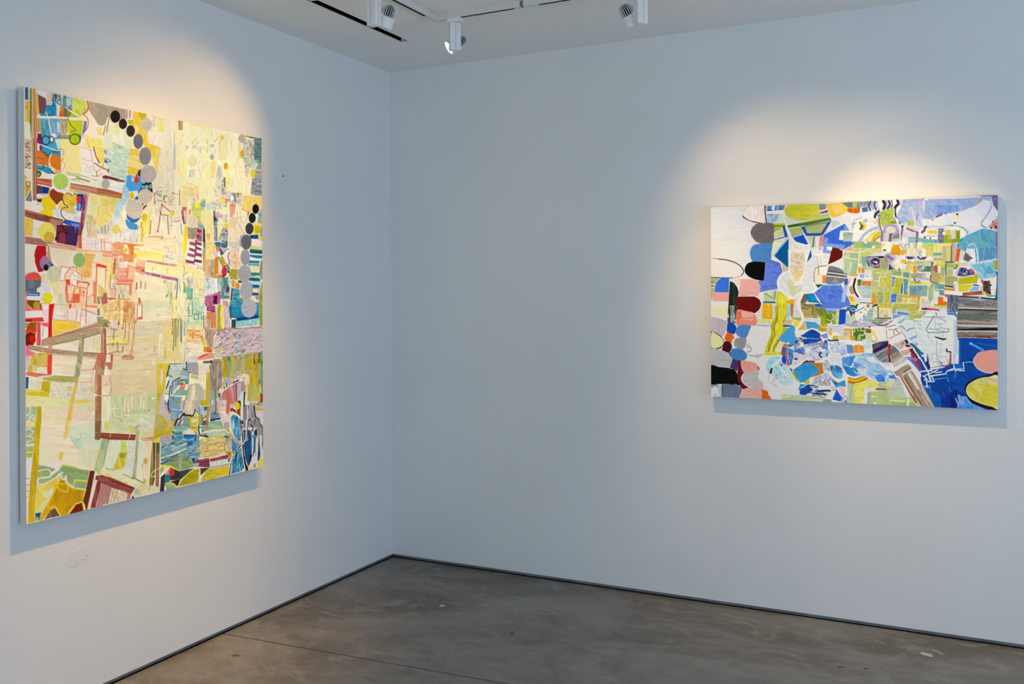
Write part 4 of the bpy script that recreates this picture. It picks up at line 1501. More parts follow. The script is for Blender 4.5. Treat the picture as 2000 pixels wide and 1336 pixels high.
L 181c24 4 1440,170 1450,350 1490,500 1580,550 1620,720 1680,820 1690,950
P 70747e 1290,560 1480,510 1580,560 1620,720 1690,860 1680,980 1560,1070 1500,850 1420,860 1340,720
P a890a8 1370,530 1470,520 1470,560 1360,600
L 4c4c64 3 1470,540 1460,670
L 181824 4 1330,550 1270,600 1240,900
L 282834 3.5 1340,720 1400,780 1410,860 1360,900
P c0c0c8 1420,810 1530,810 1520,860 1430,850
N 90 60 4 1c3c68,a0a8ac,244878,b8bcbc,285080,384058 1220,870 1380,900 1500,860 1560,1060 1700,960 1700,1336 1220,1336
P 143864 1250,870 1310,870 1370,1100 1370,1336 1280,1336
P a4a8a8 1380,920 1440,920 1440,1336 1380,1336
P 184878 1440,900 1500,900 1490,1336 1440,1336
P acb0b0 1500,1120 1580,1110 1570,1336 1500,1336
L 14182c 5 1500,860 1510,1080 1530,1130
P 14305c 1580,1120 1600,1120 1590,1336 1560,1336
P a0a8ac 1600,1080 1700,980 1700,1336 1610,1336
L 20202c 2.5 1690,980 1695,1336
C d8d8b0 7 780,600 770,440 850,380 940,440 1000,500 1100,590
C c8c4a4 4 735,380 745,800 780,960
P d8c888 715,400 740,400 750,840 720,760
N 88 60 5 0c5088,58a8c0,0a4478,a8d4dc,1a78a8,083868 800,440 860,420 960,480 1040,580 1050,700 1060,1050 1080,1200 980,1190 880,1080 800,900 765,700 765,520
P 98ccd8 820,560 880,560 870,800 850,900 810,800
P c8e4e8 920,900 960,900 940,1060
P 201c24 1040,580 1120,600 1130,700 1030,700
P dcdce0 1080,900 1110,900 1090,1230 1050,1220
E 8c6478 1075,785 46,86
P a84c5c 1140,800 1180,800 1180,860 1150,860
P 241c2c 1100,880 1200,880 1190,1150 1120,1250 1090,1230
P 8c7480 1120,880 1160,940 1150,1240 1120,1240
P c8c8c8 1190,600 1260,560 1240,860 1210,900
C a8948c 8 755,980 820,1080 950,1240 1120,1310
L b07870 3 900,1190 1060,1300
P 3880a8 780,1120 960,1260 1060,1336 820,1336
P 1470a0 1150,1240 1240,1150 1270,1336 1140,1336
P a09898 550,660 720,630 720,830 560,840
N 10 30 6 88b080,7ca478,a0b890,a8b0a0 110,640 490,580 550,800 540,860 100,880
P 103070 160,560 460,500 470,560 160,610
N 0 16 4 607888,88a8a8,486070,a0b0a8 160,340 330,340 430,440 460,480 160,560
E 1c3038 215,175 40,35
P a8a090 130,0 330,0 330,340 170,340
L 30383c 2.6 330,0 325,380
P e0e0cc 205,0 240,0 240,130 205,130
P a89020 560,820 720,860 740,1000 640,900
N 15 24 3 d8c860,a8a880,e8dca0,c0a848,98a088,e8d470 0,1060 460,980 640,900 720,1010 710,1080 600,1100 600,1240 560,1336 0,1336
N 5 20 4 88a8a0,a8bca8,c0c8a8 80,920 600,890 690,980 400,1000 80,1050
L e4dc98 4 200,870 600,870 700,960
L e8e4b0 3 0,930 200,900
E 90a8a4 660,1030 60,60
L 1c2428 3.5 590,1050 640,1080 710,1075
P 7c8c94 600,1120 720,1080 700,1200 610,1230
C a09828 4 740,1000 740,1150 650,1280 590,1336
P b0a0a4 640,1200 780,1130 820,1336 600,1336
L 303848 4 790,1140 830,1300
E b01838 20,1020 24,34
L 1c2428 4 0,1060 60,1060 105,1090
E ecd050 20,1150 55,60
P b08858 80,180 160,180 120,600 90,900 20,900 40,600
E c0583c 60,670 38,70
T 40 820 11.13
N 0 50 6 e2ceb0,d8c2a0,ecdabe,dcccaa 430,0 1781,0 1781,420 1600,1080 390,960
N 20 40 8 ccd4b4,d8d4b0,c0d0b4,dccdaa 1060,100 1781,0 1781,400 1700,640 1260,650 1100,450
N 90 50 6 e4cca8,d8c4a0,c8d0a8,dcd0a8 1260,650 1700,640 1600,1080 1260,960
P b8ccac 1080,320 1330,410 1330,620 1250,640 1120,440
L a0b498 1.6 1060,300 1130,460 1250,640
C b8a088 1.6 1180,420 1270,400 1310,340 1290,260
P 8ca078 105,100 310,100 300,480 105,520
P 8ca060 105,550 275,540 265,680 110,690
P 88a038 115,700 265,690 240,790 180,815 115,780
P d4c888@0.6 120,80 300,10 310,80 110,150
L e4ead8 3 115,190 200,140 310,90
L e4ead8 3 190,170 250,210 290,230 180,340 110,310
L e4ead8 3 180,340 250,350 290,430 150,440 130,540
L e0e8d4 3 110,550 270,530
L c8d088 2 110,680 270,680
L e8ecdc 3 110,20 180,0
N 0 12 4 e4ccc8,d8bcbc,ecdad4 110,820 245,790 240,960 200,1336 110,1336
L 70505c 1.6 120,1165 190,1150
L 70505c 1.6 115,1275 190,1250
N 88 60 5 b09c0c,a08408,bca824,a89014 320,0 445,0 400,600 390,960 355,1336 200,1336 250,900 290,480
L e8c890 2 440,200 400,700
N 86 40 4 dcb04c,d4bc68,dcc488 985,0 1080,0 1040,280 960,420 930,420
P d8bc74@0.6 930,300 1010,300 960,440 910,430
P d0b448 850,670 940,670 900,850 810,850
P e8e0d0 390,950 840,1010 880,950 900,960 800,1080 660,1180 640,1130 770,1050 560,990
N 30 30 8 849864,788c5c,8ca06c 380,960 560,990 760,1050 640,1150 500,1336 370,1336 370,1000
N 30 30 8 849864,788c5c,8ca06c,7c9864 900,960 1500,1090 1440,1336 600,1336 600,1250 830,1070
C e4e6d4 3.5 380,1095 480,1070 600,1060 640,1120 660,1180 600,1220 470,1240 370,1290 360,1336
L dcd8cc 5 660,1170 800,1080 900,950
L ccbc48 3 880,950 1100,990 1300,1060 1500,1080 1440,1336
P d8b04c 600,1336 820,1200 860,1230 830,1336
P b07808 860,1230 930,1300 940,1336 820,1336
L e0dccc 3.5 600,1336 850,1150 920,1130
L e0dccc 4.5 850,1160 900,1250 960,1280
P e0dccc 940,1260 985,1200 1020,1336 970,1336
P c8bc38 1160,1270 1430,1310 1430,1336 1150,1336
P a8b880 1760,420 1781,420 1781,1000 1720,1190 1600,1080 1600,1050
P 682c24 1510,1090 1610,1095 1560,1336 1460,1336
P e4dcc8 1610,1110 1640,1180 1600,1280 1600,1336 1560,1336
P 88504c 1640,1200 1781,1200 1781,1336 1700,1310 1610,1280
N 90 60 4 986040,8c5c3c,785c38,a87858 1615,0 1755,0 1730,410 1610,410
P 7c5c30 1640,220 1720,220 1720,410 1630,410
P 883c2c 1735,260 1781,260 1781,375 1730,375
T 190 840 11.13
N 90 50 6 d8d8b4,c8d0ac,e0dcbc,d0ccac 100,150 830,210 760,1030 550,950 100,800
N 90 50 6 c8d4b0,d8dcb8,e0d8b4 860,200 1000,240 950,1000 860,1040
N 88 40 5 e8d4b0,dcc49c,ecdcc0 1010,240 1190,240 1140,1200 960,1060
P 8c3c2c 75,35 835,85 820,205 260,190 60,155
L a86050 2 90,90 830,140
P 7c5838 0,0 40,0 40,190 0,200
L a05838 3 55,0 55,140
N 90 40 5 98a478,a8b088,8c9c70,b0b890 105,165 265,190 150,700 40,960 0,960 0,700
P b8bc80 0,560 60,400 160,420 80,960 0,960
P c8cc58 520,220 630,230 640,480 600,640 480,600
N 80 30 5 d0c048,b8a828,d8cc68 480,470 690,470 560,840 380,860 330,850
E a09828 545,540 60,60
P d0b038 340,820 440,640 470,700 400,860
P d4d0b8 680,250 820,230 790,1000 620,940 600,800
N 8 30 5 e4cc98,dcd4a0,c8d0a0,e8d8a8 80,840 180,820 560,960 750,1040 980,1080 1130,1200 1110,1336 900,1336 800,1220 80,970
P e0bc80 170,940 300,940 290,1020 150,990
L 6c7058 1.8 180,815 350,870
L 5c5c4c 1.8 560,950 750,1030
L 504c48 2.4 840,1060 930,1105 1020,1150
P e8d8b0 570,1060 820,1090 830,1130 600,1110
P dcb860 600,1110 680,1130 660,1160 570,1140
N 90 60 4 b0a878,a49c68,c0b88c,948c58 835,0 915,0 880,500 840,1030 755,1040 810,600 840,200
L 605c3c 3 750,1045 840,1040
N 0 30 6 ddd09c,d0c488,e4d8ac 920,0 1230,0 1230,100 920,180
P d8a880 920,180 1240,90 1210,230 1000,230
P c87c50 1050,170 1220,150 1200,190
P c4a81c 1230,0 1640,0 1620,70 1370,110 1360,260 1200,250 1190,210 1300,100
P e0c858 1230,200 1370,130 1360,260 1210,250
L a88c18 3 1210,170 1300,110 1450,50
E c8a030 1050,660 42,66
E ccac48 1035,1100 35,50
L 98a848 3 965,790 985,740
N 90 60 3.4 b07848,9c6438,705c30,c89868 1190,250 1260,260 1210,1210 1130,1200
N 90 60 3 3c4c18,5c6c30,283814 1235,270 1290,270 1270,1000 1210,1210 1190,1210
P 98643c 1290,400 1350,270 1360,1000 1330,1240 1265,1240
L 8c4030 4 1310,420 1305,1240
L 4c5424 4 1345,270 1345,700
L f0e4c0 2.4 1275,260 1265,700 1255,1240
L e8e0c0 3 1370,270 1365,1336
C dcc070 2.5 1640,790 1500,760 1300,850 1180,940 1160,1000 1220,1010 1350,960 1500,820
N 8 20 5 883c34,984c44,7c3430,a05c50 30,970 300,1020 800,1240 770,1336 560,1290 60,1110 0,1080
P 903434 0,1090 70,1120 40,1336 0,1336
P ac7470 90,1130 330,1200 290,1336 40,1336
N 70 40 2.5 dcc4a0,c4a888,e8d8b8 330,1240 600,1300 600,1336 300,1336
P b0a8a0 820,1240 870,1270 900,1336 790,1336
N 90 20 5 c8bc98,d8c0ac,ccc088,dcd0ac 1100,1200 1360,1220 1360,1336 920,1336
N 20 40 3 4c8098,7098a0,2c6080,a8bcac,387890 1380,290 1781,200 1781,560 1390,740
L d4d8a0 4 1390,620 1550,520 1781,450
L e0e4cc 3 1500,440 1781,370
L b0c8c0 3 1390,380 1700,270
P b0a0a0 1370,110 1610,90 1600,200 1660,260 1380,280
P 98a868 1400,760 1781,540 1781,880 1600,800 1480,760
L e0c838 4 1370,830 1470,760 1580,780 1781,880
L dccc58 3 1360,960 1500,830
P e0c838 1470,770 1580,770 1520,830
P a87c70 1480,940 1570,830 1590,960
P 3c2c28 1580,810 1781,890 1781,1090 1590,1090
E c81810 1615,910 46,62
O d05040 1.6 1620,912 52,68
P 2c7078 1480,970 1590,960 1580,1130 1470,1150
P 282830 1390,1010 1470,940 1455,1336 1360,1336
P 88986c 1480,1150 1600,1130 1720,1260 1500,1320
L d8b840 3 1590,1130 1700,1200 1740,1260
P 30201c 1590,1110 1781,1110 1740,1240
T 40 920 11.13
N 86 60 5 a09010,948010,ac9c28,988c08 220,0 370,0 330,500 290,1110 150,1140 160,700
L e4ccb0 2.5 118,600 130,1150
N 0 12 4 e0c8c0,d8bcb8,ecdccc 110,0 220,0 160,600 130,1100 110,1100
L 503c44 1.6 110,155 190,135
L 503c44 1.6 110,300 185,275
L 503c44 1.6 110,440 180,405
L 705c5c 1.6 110,560 165,545
N 30 30 8 849864,788c5c,8ca06c,7c9864 370,0 620,0 660,100 830,60 940,20 1490,0 1430,380 1130,340 960,200 380,320 360,200
C e8e6d8 5 650,0 660,60 620,110 470,130 380,150 365,230 400,280 520,260 680,180 840,70
P 889c68 390,200 560,140 720,110 600,200 500,260 400,270
N 60 30 6 d8b050,cca444,e0bc64 340,340 520,280 850,90 860,150 560,640 440,890 330,900
N 60 20 5 d8b8a8,e0c8b8,d0b094 500,470 720,340 640,560 500,560
P e4c074 430,700 560,600 450,890 330,900 
P a47810 860,140 1010,270 800,260
N 75 40 8 a87c0c,b48c10,9c7008,b89018 770,270 1010,260 1100,370 1390,410 1340,640 1180,700 1020,940 850,970 740,780 580,820 560,740
C d0ac20 4 800,270 790,320 860,400 1010,440 1000,280 800,265
L d0ac20 5 860,150 700,480 570,720 600,800 740,740 770,800 850,970
L c8a41c 4 1010,280 1120,370 1380,410 1400,480 1350,650
L d0b030 4 1350,660 1200,700 1080,830 1010,950
P b48810 560,720 600,810 730,760 640,880 440,1080 390,1090 460,900
P 50403c 740,790 840,970 600,1020 500,1060 640,860
L 786450 3 640,880 620,1020
P 681c08 1040,940 1200,720 1330,680 1370,860
P d8bc50 1330,660 1400,740 1400,860 1360,860
P 602420 1500,0 1610,0 1450,850 1410,840 1400,740 1350,650 1410,440
C e8e4dc 5 860,50 900,150 960,160 980,90 1000,230 1130,340
L d0c040 6 1150,330 1180,180 1430,210
P 849868 1170,240 1410,250 1390,380 1150,340
L c8bc50 2 1490,0 1430,300 1390,400
N 85 40 3 d4ccac,c8bc98,e0d8bc 1600,90 1650,190 1500,830 1440,840
P 7c342c 1640,90 1781,90 1781,240 1620,170
N 80 40 4 743028,844038,905048 1660,200 1750,230 1630,790 1510,810
N 80 40 5 a86c68,b07c74,9c605c 1760,250 1781,250 1781,760 1640,790
P 184868 315,905 440,890 400,1060 300,1060
P 788890 310,1000 390,990 380,1080 300,1090
T 300 860 14.84
N 22 30 3 4c8098,88a4a0,2c6080,b8c8b8,387890,d8dcb8 210,80 960,-20 1350,0 1350,480 1200,680 960,420 700,400 200,690
L 28586c 4 220,210 600,50
L e4e4cc 4 580,230 960,80
L d8d8a0 6 210,500 540,400 900,240
L e0dca8 4 500,400 960,230
L 28586c 3 220,560 700,400
L 1c5068 4 210,680 500,540
P 9c8c84 370,270 540,210 600,220 400,290
P 0c5c98 960,0 1180,0 1120,140 980,160
P d8e0d0 960,180 1100,170 1100,220 970,230
N 20 24 3 3c7898,b8c8b0,205c80,c8d0b0,1c5078 970,200 1340,160 1340,460 1230,560 1100,560 960,420
P 10508c 1100,500 1230,520 1190,640 1130,620
P 0c2c68 1130,610 1220,640 1190,680
N 12 30 3 d8b878,c8b080,e0c070,b8a488,d8c490 1350,0 1781,-40 1781,480 1350,490
L e0b850 3 1360,200 1781,80
L 806c48 2 1400,200 1781,100
L d89858 4 1350,300 1781,240
P d0983c@0.6 1360,180 1440,160 1420,230
N 8 40 6 8c9860,7c8850,98a46c 210,710 700,420 900,400 1000,460 1210,740 760,890 480,740
P a8a094 730,420 800,430 820,880 750,880
L 9cac70 3 1100,580 1210,740 900,860
L e0c838 5 170,780 320,725 480,740 760,885
P e0c838 340,740 480,740 400,800
L e0c858 3 60,1000 200,920 370,810
P 98a868 190,800 340,760 190,1000
P b48c80 340,960 470,800 480,960 350,990
P 38302c 480,780 760,890 1180,800 800,1120 480,1140
P 304044 760,900 1180,800 860,1060 780,1060
L 506068 2.4 500,1150 790,1125
P 6c1820 490,790 640,850 560,860
E c81810 520,920 58,80
O d8584c 1.6 525,925 64,86
P 2c7078 345,990 470,970 475,1190 340,1230
P 303038 210,1060 340,960 320,1336 200,1336
P 2c1c1c 490,1190 780,1130 700,1336
N 5 30 6 88986c,98a878 330,1240 480,1220 660,1330 650,1336 330,1336
L d8b848 3.5 380,1230 480,1210 600,1260 680,1336
L a09c94 4 430,1240 440,1336
N 10 40 8 a09014,948410,ac9c24 830,1130 1090,880 1330,820 1290,1220 710,1336
L d4bc58 3.5 710,1336 830,1130 1090,880 1230,825
L c8c078 2.5 1340,810 1320,1200
L b8a888 3 1320,1000 1290,1220
P 44401c 1360,800 1640,790 1500,900 1370,1020
N 10 40 8 b0a028,a4941c,bcac38 1380,1190 1440,1040 1600,870 1781,810 1781,1120
L c8b888 3 1360,1200 1430,1030 1580,870 1781,800
N 8 24 5 6c3044,7c3c50,642838 1270,560 1620,510 1640,780 1300,760 1220,640
P 301820 1640,560 1781,520 1781,590 1650,610
P d8a890 1630,530 1781,470 1781,520 1640,550
E b01c30 1265,615 30,46
P a0a0b4 1220,660 1330,640 1300,780 1180,770
N 90 12 3 98b0a8,b8c8bc,a8c0b8 1660,620 1781,600 1781,770 1660,780
N 90 60 3 4c4c20,6c5c30,3c3c18 0,50 180,50 160,400 60,600 0,600
L d8cc98 2.4 65,50 45,1336
N 90 60 4 986040,a87858,885034 80,350 160,350 160,1336 65,1336
L f0e4c8 2.6 195,80 170,1336
C dcc070 2.5 320,725 180,790 60,850 0,880
L e0cc90 2.5 60,1000 0,1040
T 400 850 14.84
N 10 30 3 d8c068,b0a880,e0d090,c8a848,98a088 0,60 600,0 600,540 0,640
L e0c048 4 0,320 580,150
L d8bc58 3 0,460 580,230
L d8a070 5 100,500 480,390
L 7c7850 2 0,310 580,180
L 7c7458 2 0,480 300,380 580,260
P 8c9c94 500,40 620,0 620,70 520,90
E ecd050 10,120 55,60
L 1c2428 4 0,10 60,15 105,45
L 1c2428 4 590,20 640,45 720,40
P 7c8c94 600,80 740,40 700,180 620,200
P b0a0a4 640,230 780,90 830,300 800,440 640,440
C a09828 5 740,20 700,140 610,240 585,340 610,460 700,480
P a08c20 620,470 790,440 800,600 750,700 700,600 620,540
E b82c18 725,545 34,44
N 10 24 5 742c40,843448,9c4858 170,680 660,560 720,620 660,680 170,760
P e0a490 150,660 620,550 500,600 180,680
N 8 24 5 6c3044,7c3c50,642838 0,660 140,650 160,920 0,930
N 90 14 3 98b0a8,c0ccc0,a8c0b8,d0d8d0 180,770 660,680 670,790 180,920
P 2c6c7c 680,680 760,640 740,770 680,780
P a88c84 120,920 740,800 720,890 130,960
P a49c98 170,920 740,800 700,830 170,960
N 10 40 8 b0a028,a4941c,bcac38,a89818 130,970 730,880 700,1160 0,1300 0,1080
L c4b070 3 0,1090 130,980 720,890
P 48401c 0,960 120,940 20,1040 0,1050
N 88 60 4.5 185c8c,0c4070,3888a8,0a3460,58a0b8 800,260 1060,300 1110,640 1160,940 1060,1060 760,1120 720,1150 820,600
P 24304c@0.8 800,120 860,180 1000,260 1020,280 830,300
N 60 40 4 3880a8,4c98b0,286898 810,120 1000,260 830,460
L d0dce0 2.6 1020,280 880,460 800,640 740,880 720,1140
L 101c28 4 1050,300 920,480 830,680 770,860 730,1150
L b8c4cc 2.4 1070,320 900,520 830,680 780,900 760,1120
P 78b8d0 950,560 990,500 970,940 940,980
P 68b0c8 1010,800 1030,800 1030,920 1005,900
L c8d4cc 3 1095,250 1090,500 1140,740 1190,950 1200,1040
L d8d8d0 2.5 750,1140 940,1110 1100,1050 1190,950
C a8948c 8 790,0 880,120 1000,210 1110,260
L b07870 3 900,110 1050,230
P 0c0c14 1100,280 1140,260 1160,560 1220,840 1280,940 1270,1030 1210,1040 1180,900 1130,640
N 90 60 4 184878,0a3464,205888,0c2c5c 1140,240 1220,160 1380,180 1380,600 1340,760 1300,900 1260,880 1180,640
P 101420 1320,560 1390,560 1370,700 1310,860 1290,940
N 90 60 4 a0a8ac,386088,b0b4b4,284c78,8c9498 1380,0 1560,0 1540,560 1400,640
P a4a8a8 1380,60 1430,60 1420,480 1390,480
P 184878 1440,40 1490,40 1470,480 1430,560
P acb0b0 1500,80 1560,60 1560,560 1500,560
P 14305c 1580,60 1610,300 1640,440 1620,700 1570,780 1545,720
P 98b0c0 1620,380 1660,380 1640,600
P b0b4b0 1600,0 1700,0 1690,380 1620,360
L 20202c 2 1695,0 1680,400
L e0e0d8 2.6 1680,440 1640,640 1570,800
P a89c38 1550,810 1640,680 1715,670 1710,910 1545,960
N 90 30 4 d0ccc0,c8b8b0,dcd8c8 1400,680 1540,560 1530,880 1480,950 1350,900
P c8c070 1310,1000 1350,880 1420,860 1420,980
P c8b840 1110,1060 1190,960 1200,1040
P 606470 1430,850 1500,800 1500,940 1430,950
T 190 900 14.84
N 20 20 5 883c34,984c44,7c3430,a05c50 20,410 150,400 560,580 1090,780 980,970 560,830 100,620 0,560
L 6c2824 4 400,560 1050,790
P 6c5030@0.7 40,400 150,400 560,570 560,600
P 802828 0,570 110,610 60,850 0,1050
N 75 40 5 ac7870,a4706c,b4847c,9c6864 120,640 410,770 320,1240 20,1310 0,1310 10,1000
N 78 40 2.4 d8c0a0,b89c7c,e4d4b8,c0a484 420,770 860,910 820,1130 330,1240
L 9c8468 1.6 480,790 380,1230
L 9c8468 1.6 580,830 450,1220
P b07470 880,920 980,960 950,1110 830,1130
P d8ccb8 1090,790 1120,790 1000,1000 960,1110 940,1110
P 143858 1030,990 1070,1060 1060,1110 980,1110
P b0a8a4 1100,790 1200,860 1290,1000 1110,1060 1050,960
P c8c08c 1060,960 1160,960 1290,1000 1300,1020 1100,1070
P d0c088 1150,800 1300,640 1400,650 1390,800 1310,1010 1200,870
N 90 20 4 c8b898,d8c0ac,ccc088,dcd0ac,b8a898 1390,680 1781,760 1781,900 1320,1000
T 0 0 1
L e8d8b8 1.2 49,172 50,1022
N 90 30 1.6 fdf6cc,ecdf9e,fefae0,f6e6a0@0.3 330,232 470,262 470,420 345,420
K c9bda2,fdf6dc,b5a994,ecd888,fffae4 1 16 88 60 345,240 465,265 465,390 350,380
K 8f8a80,6f7a74,b09a84 1 6 70 26 352,262 420,276 420,300 352,292
K 9a9488,7c7c80,c9bda8,f8f0d8 1.2 9 40 40 415,345 445,345 445,400 415,400
K c8b090,a88c70,d8b898,8a7460 1 12 80 34 275,365 340,375 340,440 285,440
K d0705c,c8836c,e09a84,b86450 1 15 90 60 205,440 270,440 270,640 205,640
K d0705c,c8836c,e0a08c 1 14 8 34 205,450 270,455 270,600 205,600
K d86048,cc7058,e8a48c,f6e4cc 1.1 11 78 46 125,525 180,520 182,600 130,600
K d86048,cc7058,e8a48c 1.1 10 15 26 125,525 180,520 182,600 130,600
K d8a894,c08070,e8ccb8 1 16 4 24 105,600 190,600 190,650 110,650
K a8a074,8a9068,c8bc88,5f7468 1 26 90 46 330,560 375,560 385,700 340,710
K 6f9a90,4a7c7c,a8c4a8,8a8464 1 15 90 40 355,500 400,520 398,625 362,625
K 6f9a90,5a7c70,c8d0a8 1 9 2 18 355,540 400,545 398,625 362,625
K e8dcc0,d8c49a,c8b484,f6ecd0 1.3 22 4 50 215,600 340,610 335,730 215,740
K f3ead0,d8cba8,c8b898 1.3 18 6 46 85,740 185,740 180,900 80,900
K f0ead0,d8d8b0,b8c494,e8e0bc 1.5 18 88 40 215,765 305,765 300,850 205,850
K d0685a,e08a74,c05048 1 12 90 18 220,545 290,550 290,690 225,690
K f4e8e0,e8d4cc,8a6464,a88084,6a5054 1.2 13 -28 120 425,650 513,640 513,690 440,700 420,690
K f2ece4,706878,a09aa8 1.2 7 10 30 458,655 474,655 474,700 458,700
K e8e4c4,1c5070,2c7498,d8d8a8,88b0b4,14344c 1.4 15 -22 80 318,865 390,850 390,890 320,905
K e8d070,b89848,f0e4b0,7c7450,d8a860 1.3 18 -16 60 392,860 438,842 440,892 392,900
K 5ca8c4,0a3c70,a8d4e0,0c2c50 1.3 16 88 40 456,815 472,815 475,860 462,850
K 5ca8c4,0a3c70,88c0d4,0c2c50 1.3 18 86 34 456,880 472,872 476,915 454,922
K c87850,e0a068,a86840,f4e0b8 1.1 8 10 30 365,640 397,640 397,665 366,666
K 4a4c50,8a8c90,d8d4c8,b8a890 1.2 12 88 40 415,730 436,720 436,790 418,790
K c8a018,8a8830,d8c060,68801c 1.2 22 90 44 440,700 513,690 513,780 490,780
K f6efd4,d8c89c,8c8878,58605c 1.1 6 60 50 476,275 494,280 494,325 478,335
T 340 220 9.9
E bfae9e 722,850 42,58
E f0dca8 340,930 90,110
E e8b92c 922,478 24,40
E b7a39a 1295,495 66,82
E dda41e 1303,785 38,66
E e3a21c 990,1020 42,66
E edc42c 1508,1160 45,85
"""
